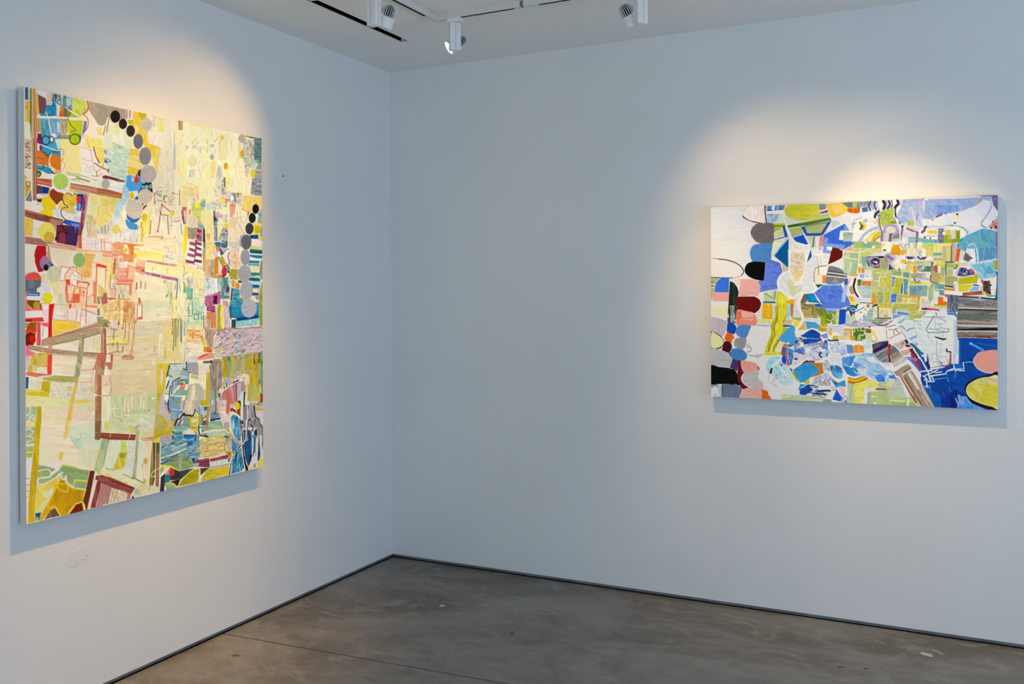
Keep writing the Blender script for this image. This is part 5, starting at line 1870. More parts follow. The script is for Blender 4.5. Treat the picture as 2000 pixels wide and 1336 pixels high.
ART_RIGHT = """
T 0 0 1
N 0 60 12 e0dcdc,d8d8dc,e6e0dc 1380,400 1960,370 1960,800 1385,780
T 1380 390 11.13
N 0 60 12 dcd6d6,e0dad6,d8d6da,e4dcd8 60,200 1250,140 1300,560 1400,1336 80,1336
N -8 60 10 dcd8de,e2dcdc,d8d6e0 80,820 960,660 950,1336 90,1336
L ecdfdc 2.5 80,805 400,740 950,650
L e8dcd0 2 75,210 95,1336
P 3a2c28 760,330 765,410 850,460 1010,520 1130,540 1300,535 1290,520 1130,500
C 8c7c74 1.6 760,340 790,260 880,190 960,170
B f2e0d0 960,165 1240,158 1265,350 1285,525 1110,515 920,470 800,400 762,330 790,255 870,195
P ecd6cc 1200,420 1270,420 1285,525 1200,515
L 3c2428 3 1245,155 1262,350 1285,525
P 5c84a8 1265,160 1690,135 1650,240 1280,270
P dce4ec 1400,150 1470,148 1460,250 1390,250
L d8e0e8 2 1300,160 1290,260
L d8e0e8 2 1530,150 1520,240
L 184878 3 1310,250 1400,250
L 184878 3 1590,220 1640,235
P f2ece0 1290,290 1640,240 1660,320 1290,330
N 45 4 2 7c98bc,e8e8f0,5878a8,d0d8e8 1295,330 1560,330 1500,520 1300,525
P 98b4c4 1490,340 1560,340 1530,440 1440,520 1390,520
P d8dcb8 1560,330 1660,320 1700,540 1460,540 1530,450
B 6c6462 1120,540 1450,545 1450,760 1440,985 1130,970 1010,880 945,760 965,660 1030,580
P a8b414 1450,545 1700,540 1720,600 1450,620
P b0b018 1450,630 1640,620 1600,660 1500,700 1460,760
L 4a5c30 3 1460,600 1690,600
P d4d098 1640,650 1680,800 1470,880 1465,770 1520,700
P 2450a0 1640,610 1690,600 1760,820 1690,830
P 4c68a8 1460,890 1690,820 1750,830 1480,905
P e8e4b8 1450,920 1740,850 1600,1000 1440,1250 1410,1250 1420,1000
L d4cc80 2 1500,930 1640,920
L acc4e0 4 1760,840 1600,1050 1440,1250
B 4c80b8 1120,990 1405,985 1400,1200 1390,1500 1120,1480 980,1350 935,1190 960,1080 1030,1010
P 045890 1470,1240 1760,880 1781,900 1781,1500 1760,1500
T 1520 380 11.13
L f3efe2 4.5 80,360 110,500 170,740 260,950 300,1000
N 0 30 8 d8dcc8,ccd4b8,e0e0d0 110,520 900,480 1110,420 1150,560 190,700
P d8cc38 190,235 860,210 890,460 640,570 480,585 230,530 130,440 105,340
L e4dca8 2 190,240 105,340 130,440
P 7c948c 870,210 1010,215 1040,310 880,320
L c83c34 3 890,330 1000,310
P e8c4c4 890,350 1040,315 1050,350 895,400
P 14284c 890,410 1060,350 1070,385 900,430
P b4bc98 900,450 1070,395 1110,500 640,590
P c4c468 820,500 1050,460 1060,510 700,580
P ecc040 1010,215 1360,180 1480,290 1460,380 1330,480 1150,520
P ecc870 1150,260 1370,230 1390,400 1230,450
P e8d018 1360,180 1485,290 1460,390 1390,420 1400,280
P 707880 1370,180 1781,155 1781,300 1500,290
P b0bc58 1600,165 1710,165 1700,290 1600,290
N 90 12 4 d86818,c85818,e88828 1490,300 1770,300 1750,415 1620,420 1480,380
N 0 40 8 e4dcd8,dcd8dc,ece4dc 1150,530 1480,410 1781,420 1781,800 1640,800 1440,630 1160,780
P b8c8bc 1155,590 1260,580 1340,640 1160,740
P 5a7c10 190,690 1110,510 1150,570 640,680 200,745
P 3c6408 190,700 460,640 460,690 200,745
P 6c8894 560,690 1080,600 1060,640 560,720
P b4b864 220,760 470,720 540,870 290,950
P b0b46c 560,720 1060,640 920,850 620,860
L a8b8d8 3 290,950 540,870
P 1c4ca4 475,720 560,710 620,860 920,850 1080,600 1150,580 980,880 900,910 600,920
P 1850b4 310,960 540,890 650,1110 600,1110 370,1050
P 1c5098 80,700 120,700 190,930 140,940
L 4c68a8 3 0,980 190,930
N 90 30 6 a8b498,b8c0a8,d8d8c8 610,930 880,910 870,1160 700,1180
L 5a7838 4 770,930 745,1160
P e0dcd8 800,930 900,920 880,1150 800,1160
P e08878 900,910 975,895 970,1140 870,1140
P e8b898 990,840 1170,760 1060,820 980,880
P 3868cc 980,890 1440,640 1640,1030 1640,1080 1410,1210 1380,1200 970,1170
P 6c98e0 1420,720 1450,650 1540,790 1430,800
P 7ca0d8 1000,950 1080,950 1070,1070 1450,1110 1410,1220 1120,1140 1140,1300 960,1280
P f2f2f0 1050,1140 1170,1150 1160,1230 1060,1230
P e4e4d8 1340,790 1640,800 1620,1050 1570,1030 1310,990
N 5 20 4 98b098,b8c8b0,889c88 1400,830 1620,830 1600,1030 1410,1030
P 641814 1170,1165 1300,1180 1390,1250 1390,1450 1330,1550 1120,1500
L f2ece0 2 1400,1240 1400,1450
E e8e4cc 1710,680 58,68
C 908c88 2.5 1650,620 1620,680 1660,740
P ecdcc8 1640,800 1781,770 1781,960 1640,960
P e4a088 1420,1230 1600,1110 1600,1240
P b8c078 1640,1030 1781,1000 1781,1336 1610,1336
P c8d0a8 1430,1260 1620,1250 1620,1336 1430,1336
P 045890 0,1230 200,1000 215,1336 0,1336
L a8c8e8 4 200,960 0,1200
P ece4d0 220,1010 360,1060 600,1120 680,1120 660,1336 220,1336
L f4f0e8 3.5 300,1000 380,1060 600,1120 690,1110
L d8c8b4 1.5 380,1190 560,1180
L d8bfa4 1.5 270,1080 450,1200
P 045890 680,1200 720,1336 650,1336
N 80 20 5 e8e4e0,dcd8d4,f0ece4 720,1170 970,1150 960,1280 1120,1320 1120,1336 720,1336
L a89878 2 890,1150 885,1280
L a89878 2 920,1150 915,1280
T 1660 375 11.13
N 80 8 3 a09ca0,6c6878,c8c4cc,585464 150,220 450,200 440,300 200,340
P 4468a8 250,350 370,320 380,430 260,440
C 5c5c80 6 440,210 400,290 430,400
C a8a4bc 5 490,220 460,300 500,380
C 54547c 6 545,210 520,290 560,380
C b8b0c0 3 600,220 580,300 640,400
P f2eee6 620,190 690,190 720,300 700,390 640,370 590,260
C 302c40 8 710,190 750,270 720,370
C a8a4b8 2.5 770,190 800,270 770,370
C 3c3850 6 830,190 860,270 810,360
C 282438 3 890,180 920,250 890,340
P f2ede4 910,175 1000,170 990,280 930,310
C 2c2838 7 1020,175 1045,250 990,310 960,400 985,560
P dcc8d0 1060,170 1170,160 1180,260 1090,270
N 40 20 7 a0acc8,b8c0d4,8c9cc4,c8cce0 1160,160 1781,120 1781,600 1700,760 1440,720 1230,640 1180,720 1060,650 1010,560 1100,320
N 60 16 5 d4d0e0,a8b0cc,e0d8e4 1260,320 1700,300 1600,760 1440,740 1260,560
P c4b4cc 1480,170 1600,160 1500,320 1420,280
L 8088a0 3 1480,440 1440,600
P f2eee0 1000,340 1080,310 1110,330 1010,440
P b0bc50 660,420 930,340 940,560 1030,690 700,770 640,680 630,500
C 2c2c4c 7 620,420 560,470 520,570
C 9898b0 3 640,440 590,520
P 6c6488 600,520 650,480 660,530 600,550
P 6c8c40 870,640 990,640 990,680 870,690
L 607038 1.4 680,460 740,455 770,500 830,500 830,590 770,590
L 607038 1.4 690,580 750,570 770,510
L 8c9c40 1.6 830,590 830,700
N 0 40 10 e8e4dc,f2ece4,e0e0dc 0,480 500,440 510,570 600,600 660,860 200,1080 60,1080 80,900 0,850
L c8c0d0 4 60,620 250,560
P d4d8d4 0,640 100,640 60,860 0,860
C 8c8878 3 60,720 100,680 150,680
C 5c604c 8 200,680 260,740 220,810
C e4c83c 7 250,670 320,740 280,830
E e8e8cc 155,740 62,78
E 8c8c88@0.7 60,740 14,60
E e4e0d4 460,630 62,48
C e8c050 5 520,680 570,640 580,580
E b8b4c0 330,630 50,40
C a8b8cc 8 640,770 450,830 300,940 210,1080
C e8d468 9 640,850 480,930 350,1080
C b8b810 5 650,890 540,960 470,1080
C d08c10 6 650,960 560,1020 520,1080
P f4e8b0 650,1000 650,1080 580,1080
C 6c6080 3.5 630,560 630,680 680,840 700,860
L c8c0d0 3.5 605,540 600,700 650,850
P c8bccc 720,740 880,690 1020,730 1050,830 1000,930 780,880 720,830
E a898b8 870,820 150,125
E d8ccdc 880,830 110,80
E e8d878 870,825 70,45
P a898b8 900,700 1000,720 1080,860 1090,1030 880,1080 940,940 1020,850 960,730
P 8c7c78 940,940 1090,900 1100,1030 900,1050
P 9c8c98 680,850 740,850 720,1080 660,1080
L 6c6470 2.5 680,860 670,1080
P c8ccc8 745,890 850,890 840,1085 720,1085
P 6c5c78 850,900 930,900 880,1085 835,1085
P c0ccc8@0.8 920,1020 1100,1000 1100,1080 920,1085
C 3c383c 2 960,560 1060,760 1100,900 1110,1060
L f2eee8 3 950,360 950,500 1080,780 1090,1080
P 786c78 1110,760 1160,760 1150,860 1110,1000
E 201c28 1065,672 28,20
E 181820 1135,742 28,20
P f0f0f0 990,560 1050,640 1060,690 1020,690
P b8bc30 1240,650 1300,620 1400,640 1380,740 1240,720
L e8e8b0 2 1410,640 1400,760
P e8e0a0 1170,740 1230,740 1220,800 1170,810
L d8c0cc 5 1240,740 1430,810 1540,800
L 786878 5 1230,790 1430,870 1480,880
L 584858 6 1490,920 1630,800
L 304030 5 1620,780 1665,735
P 8c6c6c 1430,880 1490,890 1470,1110 1420,1110
P e0d0d8 1160,860 1430,870 1420,960 1270,940 1160,960
P dcc8d8 1130,920 1270,930 1250,1010 1150,1010
E f6f2ec 1170,1050 44,32
P 8cb8bc 1260,970 1430,970 1420,1100 1270,1100
P 88b4b4 1480,990 1781,1020 1781,1080 1480,1080
P f2e8e0 1500,800 1781,800 1781,990 1480,980
P e4dc60 1700,840 1781,840 1781,910 1700,900
E 181820 1618,985 18,16
E f4f4ee 1700,1000 26,26
L 383c30 2 1740,1010 1781,1000
L d0d8dc 2 1700,780 1781,740
N 10 20 5 b0bc60,98b078,c4c468,88a080 90,1090 640,1085 640,1336 40,1336
P 88a890 270,1090 470,1100 460,1230 280,1210
E e8e8c0 340,1105 32,30
E e8e8c0 510,1210 36,42
P f0ece4 640,1090 1080,1090 1080,1120 640,1110
P e8dc78 690,1120 940,1110 920,1300 690,1310
L b89888 4 665,1110 650,1310
E f2eecc 830,1210 95,95
E f0e878 820,1220 50,55
E 3c1c14 750,1265 28,22
E 2c2c24 920,1222 18,14
P e0a010 930,1150 1080,1150 1070,1336 900,1336
P e4b020 1080,1260 1250,1260 1240,1336 1080,1336
N 90 20 5 e8e4c8,dcd4b8,f2ecd8 1130,1110 1440,1110 1440,1336 1270,1336 1260,1240 1130,1200
C 98a498 2.5 1090,1110 1120,1180 1180,1240
C 8c9898 2 1270,1130 1200,1150 1190,1190 1230,1225 1275,1220 1275,1110
N 0 30 5 e8e4a8,e0dcb8,f0ecc8 1440,1110 1781,1110 1781,1336 1440,1336
P c4cc60 1660,1140 1781,1130 1781,1336 1640,1336
L c8ac98 4 1440,1120 1430,1270
L b09c90 2 1410,1120 1400,1270
L 907c74 1.6 1460,1290 1620,1280 1610,1336
P d8ecec@0.8 1480,1080 1781,1090 1781,1120 1480,1115
T 1800 370 11.13
N 20 24 7 a0b0d4,8ca4d0,b0bcd8,98a8cc 0,190 60,180 400,190 900,165 1300,130 1500,150 1320,190 1160,340 820,470 430,520 300,560 230,630 30,620 0,500
P d8d4e0 0,260 60,210 60,480 0,460
L f3ecdc 2 60,195 700,180 1300,140
L f0f0f4 2.5 60,210 120,215
N 30 10 4 6c94d0,90a8d8 270,330 800,330 820,460 300,560 240,480
P 60707c 1260,120 1510,100 1500,130 1300,135
P 706c84 1500,105 1650,98 1650,450 1560,330
L 9890a8 3 1550,200 1650,180
P a8b4c8 1340,150 1490,150 1500,230 1340,200
P d89c88 1150,340 1270,200 1330,200 1310,230 1170,340
N 30 40 10 e8e2e4,dfe0e4,f0e6e4,e4e4e4 0,640 230,640 430,530 820,470 1160,350 1330,220 1500,240 1490,330 1560,340 1650,480 1640,560 1440,780 1330,820 1000,980 940,850 700,770 400,790 130,800 0,780
C 98b4c4 4 1505,250 1500,380 1400,560 1310,690 1300,760 1360,800
C e0e8f0 2 1510,230 1500,340
C 5c7c90 2 1290,760 1340,790 1420,820
C a8bcc8 4 140,820 240,795 400,810 560,770 700,780 860,810 950,860 990,940
C e8eef0 1.5 150,820 250,800 400,815 560,775
C 607c90 1.5 850,800 960,860 990,930 960,990
P c4a094 1440,790 1590,640 1650,560 1650,860 1560,830
P d87880 1500,780 1650,680 1650,870 1600,860
E 181418 1545,680 14,18
E 181418 1505,820 22,20
E 181418 1612,795 24,26
E 302018 1560,730 14,12
E 40301c 768,527 26,22
E e8dc60 780,580 22,34
P f4eca0 670,490 740,500 730,550 680,540
E 585044 717,715 26,22
E 8c7078 655,775 22,18
E 181c24 515,520 22,12
L 6c6478 5 310,590 440,530
P f0e068 240,630 300,590 310,620 250,660
E 4c4018 232,658 18,12
E f0ecd0 190,685 28,20
L 28301c 4 60,830 105,795
L 685068 7 0,930 70,870
N 30 30 7 58a0bc,68b0c4,4c94b4,7cb8c8 760,1180 860,1060 1010,970 1330,830 1600,880 1610,1336 760,1336
N 60 16 6 58a0b8,78b4b8,4890b0 1000,1000 1580,900 1600,1336 1190,1336 1100,1180
L 2c8cb8 5 820,1120 880,1060
P 7870a0 1605,900 1650,880 1650,1336 1600,1336
C d8e0e8 3 960,1260 1090,1160 1120,1170 1190,1260
P e4e4ec 960,1270 1150,1270 1150,1336 1000,1336
P f4ecd4 500,830 720,780 900,860 970,960 840,1040 840,880 600,860
P f2ead8 80,860 340,860 340,1050 90,1040
P d8d440 120,880 330,890 330,960 120,950
P dcc4c4 90,980 340,980 330,1030 100,1030
N 0 14 3.5 948ca4,605878,a8a0b4,746c8c 350,840 480,840 480,1160 340,1160
L f4f0ea 2 345,830 335,1160
P f2eccc 440,930 580,860 600,960 470,1000
E 3c3028 550,895 16,16
P a0a81c 480,980 640,960 640,1150 480,1160
P b8b858 560,960 640,970 620,1100 560,1100
P d0d0c0 640,860 740,860 730,1060 640,1060
P 8c981c 740,880 830,880 830,1140 640,1150 640,1070 740,1060
P d0c860 490,880 620,870 640,970 520,970
P 74b8b8 0,1070 270,1080 260,1160 0,1160
P 5890b8 270,1080 340,1080 330,1160 270,1160
E 181818 65,1035 20,20
E f4f4ee 145,1055 26,26
E f4f4ee 222,1060 26,26
P f4f2ec 260,1030 330,1030 330,1080 260,1080
L 403828 3 175,1060 200,1050
N 90 20 5 e4dc90,d8d878,ece4a8,c8c868 0,1170 640,1170 640,1336 0,1336
P c8cc50 110,1180 250,1180 250,1336 100,1336
L c8d888 2 0,1165 640,1170
P ecdc88 270,1170 600,1165 560,1220 350,1230
P c0a870 450,1230 540,1230 530,1336 440,1336
P d8a890 650,1160 740,1150 730,1336 640,1336
L 8c6c64 3 660,1160 650,1336
P d86430 770,1280 830,1275 830,1336 750,1336
P d0b098 740,1270 780,1260 760,1336 735,1336
L 3c5c60 2 780,1200 840,1260
L e4f0f0 2 880,1270 960,1260
T 1380 500 11.13
L 3a2420 3 90,92 220,100
B f8ece0 -100,110 300,110 560,160 740,240 795,350 760,440 650,490 480,505 -100,490
C 3a2420 2.6 240,100 400,118 580,165 720,240 790,330 800,390 750,460
C a89080 1.6 750,460 670,490 580,505
L 2c1c18 2.5 90,505 400,515 560,510
P f6e4d8 90,120 180,115 170,480 90,480
B 080606 1050,150 1280,180 1265,360 1245,555 1060,540 920,480 840,400 825,310 870,210 950,165
L b8c4c8 2 1285,180 1255,555
N 10 14 5 5c74cc,6c84d4,5068c4 1290,170 1400,115 1520,130 1600,190 1650,370 1560,480 1530,600 1550,740 1340,780 1160,820 1170,680 1110,580 1240,560
P 045890 1470,30 1520,0 1765,0 1760,260
P ece8dc 1400,20 1470,60 1700,250 1760,280 1650,340 1610,180 1400,110
P ecc488 1640,260 1700,320 1660,360
P 4c80b8 940,0 1390,0 1385,160 1290,170 1060,135 970,70
N 0 10 3 b0b488,8c9468,c8c898 90,510 260,520 180,640 170,820 130,900 110,1000 90,1000
L 404828 2 95,600 180,620
L 505838 2 95,690 180,700
P 3468cc 200,620 270,540 350,515 500,520 495,830 170,830
P f0c8b4 510,520 720,520 1050,540 1000,560 760,560 730,720 690,700 640,600
B eca498 760,560 900,535 1050,545 1130,620 1160,720 1140,860 1060,905 720,900 730,700
L f4e4d4 2 500,520 490,840
B e89890 150,840 300,825 490,840 480,1020 300,1030 150,1020 120,930
P d4d8e4 90,1020 480,1030 470,1120 280,1110 120,1150 90,1300
B f0d49c 200,1140 350,1125 480,1140 470,1320 300,1325 150,1270 105,1215
P d8dce8 90,1260 200,1310 470,1336 90,1336
N 88 50 4 101410,1c2820,283830 505,580 600,620 670,720 700,830 690,910 670,920 680,1336 470,1336 490,900
N 88 16 2.4 182018,e8e8e4,283430,203028 500,1130 670,1160 660,1336 480,1336
B 640c08 690,910 1040,910 1150,970 1195,1060 1160,1190 1060,1270 950,1240 680,1200
L f4ecdc 2.5 700,905 1050,900 1160,960 1205,1060 1170,1200 1060,1290
P e87860 680,1210 860,1220 1000,1270 1070,1336 670,1336
P d85c48 680,1220 730,1230 720,1336 670,1336
P f2f0e4 1150,840 1240,820 1240,1040 1210,1000 1130,930
P c8d088 1245,830 1520,770 1500,1030 1250,1020
L 889c9c 4 1260,840 1370,900 1470,960
P 8ca0a0 1470,800 1530,770 1500,980 1450,980
L 3c6498 5 1245,1035 1500,1035
N 88 30 4 e8a818,f0c030,d89018 1230,1060 1430,1070 1450,1336 1210,1336
L f4ecb0 2.4 1350,1080 1340,1336
P d0ccc4 1080,1290 1230,1060 1200,1336 1090,1336
P c8ccd4 1440,1060 1510,1060 1490,1336 1450,1336
N 92 60 4 e8dc30,c0b418,f0e850,d8cc28,a8a418 1550,790 1640,810 1760,920 1760,1336 1490,1336 1510,950
E f0ece4 1810,620 260,260
C fbf8f0 3 1781,350 1640,420 1550,540 1550,680 1620,800 1781,900
N 45 16 5 d8d4d0,e8e4dc,ccccc4 1650,560 1781,500 1781,860 1690,800 1620,680
T 1520 490 11.13
P 045890 0,0 215,0 220,380 60,260 0,210
P c4bcac 60,280 220,390 220,450 130,480
P ecb060 80,350 160,440 110,470
P f2ecdc 220,0 670,0 600,280 520,620 500,760 360,770 230,460
N 30 6 3 ecd8b8,c8a880,f2e6d0,e0c098 270,60 560,60 580,240 540,480 450,660 340,660 260,440
N 0 14 6 ecc890,f0d8a8,e8b878 260,450 520,450 460,680 350,680
P 045890 670,0 700,0 725,140 620,270
L fbf8f2 3 220,0 230,430 370,770
L fbf8f2 3 680,0 600,280 510,700 500,770
P e0dad8 620,280 740,160 830,120 870,340 790,380 770,690 530,680
N 80 20 5 f0ece6,e4dcd8,f4ece4 720,0 960,0 940,100 1130,80 1070,320 900,360 840,160
P e4e0e4 980,110 1120,100 1070,320 960,340
L c8b898 2.4 830,130 880,360
L d4c8b0 2.4 900,130 940,350
L f8f4ec 4 820,90 980,90
P 7ca0d8 960,0 1140,0 1120,80 970,50
P 641410 1150,0 1390,0 1400,100 1350,180 1080,320
C f4ece0 2 1405,0 1405,120 1340,200 1070,330
P e8e4d4 1100,330 1340,200 1410,140 1400,420 1280,370
L 504840 1.6 790,720 775,580 800,400 880,360 1060,330
P f2e2bc 800,420 870,370 950,370 950,720 800,710
L 605030 2 870,380 880,530 960,540
P f4ece0 950,370 1090,350 1050,550 900,540 890,400
P e8881c 960,550 1035,550 1025,715 960,715
B 747884 1105,350 1250,365 1380,420 1450,520 1480,620 1420,690 1300,735 1050,730 1030,620 1060,480
P 5c5c58 1090,430 1410,480 1480,560 1060,490
P 605c5c 1050,560 1500,600 1490,560 1060,500
L f0e8d0 2.4 1075,485 1540,545
L f0e8d0 2.4 1050,560 1540,605
P 909098 1140,710 1240,610 1340,710
P 4070b0 1440,460 1530,460 1530,540 1460,530
P 3c60a4 1450,620 1520,610 1510,760 1430,750
L c8d8f0 4 790,730 1060,740
P f8f8f4 1370,740 1430,730 1410,810
P 2c5840 810,750 990,750 860,830
N 20 14 5 4c70cc,6484d8,3c60c0 990,760 1370,745 1430,900 1500,990 1580,1170 1380,1270 1000,1270 940,1150 790,930
P a0b8e4 1430,760 1510,760 1460,1130 1370,1130
P 98b8e8@0.7 1060,750 1370,745 1340,770 1060,775
N 30 20 6 d8dcd4,e8e4dc,d0ccc4,ece8e0 230,470 370,770 520,760 500,900 300,1050 150,1000 40,820 20,660 120,510
P d0d0a0 230,640 380,800 500,830 500,900 330,1000 260,960 210,800
C fbf8f0 4 210,470 60,560 10,700 50,850 160,980 300,1050 450,970 560,900
P dcdcd4 530,690 780,690 790,760 860,830 720,930 590,940 520,900
C f4f0e6 3 760,700 790,780 850,830 740,920 600,950
E b8bcb4 460,820 54,48
E e8ece8 465,820 28,26
E f0f0ec 415,860 18,16
N 92 60 4 e8dc30,c0b418,f0e850,d8cc28 0,930 80,980 190,1040 190,1336 0,1336
P e8a820 190,1110 280,1080 370,1070 350,1190 190,1180
P a8c0e0 200,1190 270,1200 270,1336 210,1336
P b08868 270,1190 340,1190 330,1336 290,1336
P d0ccd4 350,1130 450,1000 480,1010 440,1150 480,1336 340,1336
C f8f4e4 5 540,940 460,1060 440,1180 500,1336
P 186c9c 560,960 780,940 860,1100 930,1150 680,1140 600,1080
P 0c88c0 640,960 780,950 860,1110 700,1110
P 1c4cac 800,1190 900,1150 960,1250 800,1230
N -40 16 4 5c5c40,786c4c,4c5438,8c7c54 490,1120 560,960 610,960 600,1080 640,1090 560,1190 500,1230
L 8c7860 4 650,1080 510,1220
N 10 20 4 8c8c50,6c7040,a09858 500,1230 600,1180 760,1190 960,1260 1040,1280 1040,1336 500,1336
P a8a050 520,1240 750,1260 740,1336 520,1336
L 4c4c2c 2 530,1270 720,1290
P c8c0d8 1060,1270 1370,1280 1330,1336 1060,1336
P 1c4c9c 1340,1290 1470,1270 1460,1336 1340,1336
P 1c4868 1480,1200 1781,1160 1781,1336 1480,1336
C a8c8e0 2 1480,1270 1500,1220 1600,1230 1700,1290 1640,1336
P 2c68a0 1510,1230 1680,1290 1640,1336 1500,1320
L e8eef0 3 1781,1180 1700,1310
N 90 40 6 b8bc68,c8d090,98b0a8,d0d488,a8b8a8 1430,30 1750,30 1740,540 1540,560 1430,460 1410,160
L e8e8a8 2.5 1420,150 1740,190
L e8e8a8 2.5 1430,20 1781,60
L e4e48c 3 1750,0 1720,560
P b8cce0 1590,60 1610,60 1600,440 1570,440
P e8a860 1560,500 1720,500 1720,570 1560,560
P c08040 1740,370 1781,370 1781,450 1740,460
P f4ece0 1640,600 1781,560 1740,760 1640,760
P e09890 1530,660 1600,590 1580,700 1510,760
P f2e8dc 1600,590 1660,600 1630,770 1520,760
P 3c0c10 1655,600 1700,600 1660,780 1615,770
C 3c0c10 4.5 1640,770 1670,900 1740,1010
P b8543c 1530,790 1570,830 1620,950 1590,950
P 9c9c60 1560,770 1620,780 1660,960 1620,940
C f4ece0 4 1680,770 1710,900 1781,1000
P 708058 1720,640 1781,620 1781,780 1720,760
P a8bcb0 1720,790 1781,790 1781,940
P e8b020 1510,990 1640,1000 1660,1110 1590,1130
P f0d840 1590,1110 1720,1120 1690,1200 1620,1190
P c8d0dc 1660,1010 1781,1030 1781,1110 1660,1110
T 1660 485 11.13
N 0 24 6 bcc068,d0d07c,a8b478,d8d890,c0c058 60,0 660,0 640,100 380,170 370,420 820,460 1290,480 1340,560 1300,800 1300,1336 620,1336 460,1210 470,830 480,480 240,460 60,560
N 90 24 6 b0bc78,98b4a0,c0c888 0,100 200,90 180,260 150,560 0,600
L e8e8b0 2.5 0,95 200,100 460,20
L e8e89c 3 215,0 170,440 160,560
L e8e8b0 2.5 0,235 170,245
P c8dce8 0,310 40,310 20,520 0,520
P 88a8a8 250,190 370,190 350,410 250,400
E eceabc 230,380 42,44
P 342c48 370,180 740,170 740,220 660,220 650,400 580,440 400,400 360,300
N 30 10 3 a898b8,6c6084,c8bcd0,544870 380,190 600,190 650,280 600,400 440,420 370,300
E 3c3454 550,280 100,85
C b8a8c8 2.5 450,250 540,200 640,240 650,330 560,390 440,370
P f2f2ee 480,290 600,290 590,340
P c85830 590,390 660,370 660,440 580,440
N 90 14 5 a8a868,98a078,c09858 660,230 740,230 840,340 820,460 670,450
E 8c8c84 850,220 105,102
C a09890 3 750,220 780,150 850,125
E b8a4c4 900,220 100,105
C d8c8e0 2.5 820,200 900,160 980,210 960,290 880,300
E 7c6c88 840,190 36,36
E 8c7ca0 900,230 42,40
P 302c3c 850,340 960,460 840,470
C b8a8c0 4 870,320 900,380 980,470
N 20 10 4 f2ece0,e8e4d0,f6f2ea 930,300 1110,230 1230,320 1220,400 1100,460 1010,440
E ece4a8 1010,370 60,50
P e8b030 1110,250 1230,240 1210,310 1110,310
E 202820 1210,325 16,16
E 302018 1075,460 16,26
P 403c54 1200,180 1370,180 1390,240 1260,240
C b8a8c4 4 1380,180 1420,210 1400,240
C 584870 5 1470,180 1540,230 1670,190
L f4f2ec 5 1620,60 1610,210
P f2ece6 1660,180 1781,180 1781,250 1640,250
P f2f0e0 1200,130 1160,180 1140,230 1100,210
E f4f2e4 1160,185 34,30
P e09c10 900,20 1060,20 1050,150 870,130
P e4a828 1080,30 1250,40 1200,130 1080,150
L a86c18 2 1070,0 1060,150
E f2ecd8 800,10 90,60
E 3c1c14 755,40 26,18
N 90 20 5 e8dcc0,e0d0a8,f0e8d0 1250,0 1640,0 1640,160 1200,150
E f0dcb0 1410,90 55,44
L 907c74 1.6 1460,60 1600,70 1600,40
O 98a090 2 1550,115 42,28
P c4c860 1650,0 1781,0 1781,160 1660,150
N 90 12 4 b0b870,c8c890,98a868 1240,260 1760,270 1740,370 1240,350
L f0eec8 3 1230,255 1770,265
E f2f0e0 1360,260 34,34
P ecc858 1230,350 1360,370 1360,470 1200,470
P e8a010 1375,370 1465,370 1450,540 1370,530
P 786c88 1470,380 1640,370 1540,440 1470,480
N 20 20 5 4c8064,8ca8a0,387054 1500,440 1640,390 1740,390 1740,500 1500,500
P 98b4b8 1490,420 1640,390 1630,470 1500,490
P ecd4cc@0.5 1500,510 1640,510 1640,530 1500,530
P a8988c 1320,560 1450,540 1640,540 1660,680 1340,650
P eae2b8 1650,530 1750,530 1740,620 1660,610
L b8a8b8 4 1380,640 1740,680
E c8c8c4 1455,690 56,50
C 2c3040 3 1400,660 1410,710 1460,740 1510,710
P d4c020 1310,710 1400,710 1460,750 1560,710 1550,780 1310,780
P e8dc80 1560,720 1781,760 1781,800 1560,790
P ecdcc8 1640,690 1740,700 1720,750 1650,740
P d49040 190,430 320,460 310,550 190,540
L f0d8b0 2.5 240,430 235,550
P 90b0d0 220,570 320,580 290,660 210,640
P f4ecd4 320,640 430,640 420,700 330,710
P b08428@0.8 330,600 420,620 380,640
P 5c6c34 190,690 260,690 230,820 170,800
N 90 10 3 c87830,d88c38,b86c28 270,720 470,720 460,830 240,820
E f0ecb0 475,670 30,36
N 0 30 6 98b4a4,b8ccc4,88a898 170,840 460,840 450,1080 300,1090 200,960
P b8ccc8 190,870 410,880 400,1040 230,1020
N 0 20 5 a8b488,b8c098,98a880 510,570 640,560 640,840 480,830
L f0ecb0 2.5 640,620 630,840
L f0ecb0 2.5 530,710 640,725
L ece8a8 2.5 640,625 800,630
N 90 20 4 c8c040,d8d068,b8b448 650,640 790,640 770,850 650,840
P d0bc28 810,610 900,610 890,900 800,860
P 6080c8 920,630 990,630 940,840 910,840
P b8c0e4 900,640 925,640 910,820 895,800
P bcb82c 1010,650 1130,640 1080,980 940,960
L f0eca8 3 900,600 1290,660
P 8ca878 900,500 1130,500 1130,590 900,570
P 789888 1150,520 1290,530 1280,650 1150,620
L ecebb0 2.5 1140,490 1140,600
P 2c5c98 1130,740 1160,760 1140,990 1100,980
P 6090a0 1160,660 1280,680 1240,900 1270,1000 1170,1000
L d8e4c8 2.5 1160,740 1160,1000
L ecec98 3 1290,660 1280,1030
N 0 40 5 6c9498,88a8a0,5c88a0,98b0a0 1300,800 1700,810 1690,1040 1290,1030
P 6890b0 1300,840 1690,850 1690,890 1300,900
L d8e0a8 2.5 1700,800 1690,1100
P 90b0a0 1700,820 1781,820 1760,1200 1700,1190
P e89818 480,990 560,980 600,1190 470,1200
P 98ac68 600,960 730,960 720,1190 620,1190
P ccb828 780,960 870,960 850,1200 770,1190
P 4c74cc 910,970 1020,990 1000,1190 880,1190
P a8c4e8 880,960 910,970 890,1190 870,1180
P b8a868 1030,1000 1150,1010 1120,1180 1040,1180
P e8a030 1150,1020 1540,1040 1530,1080 1150,1060
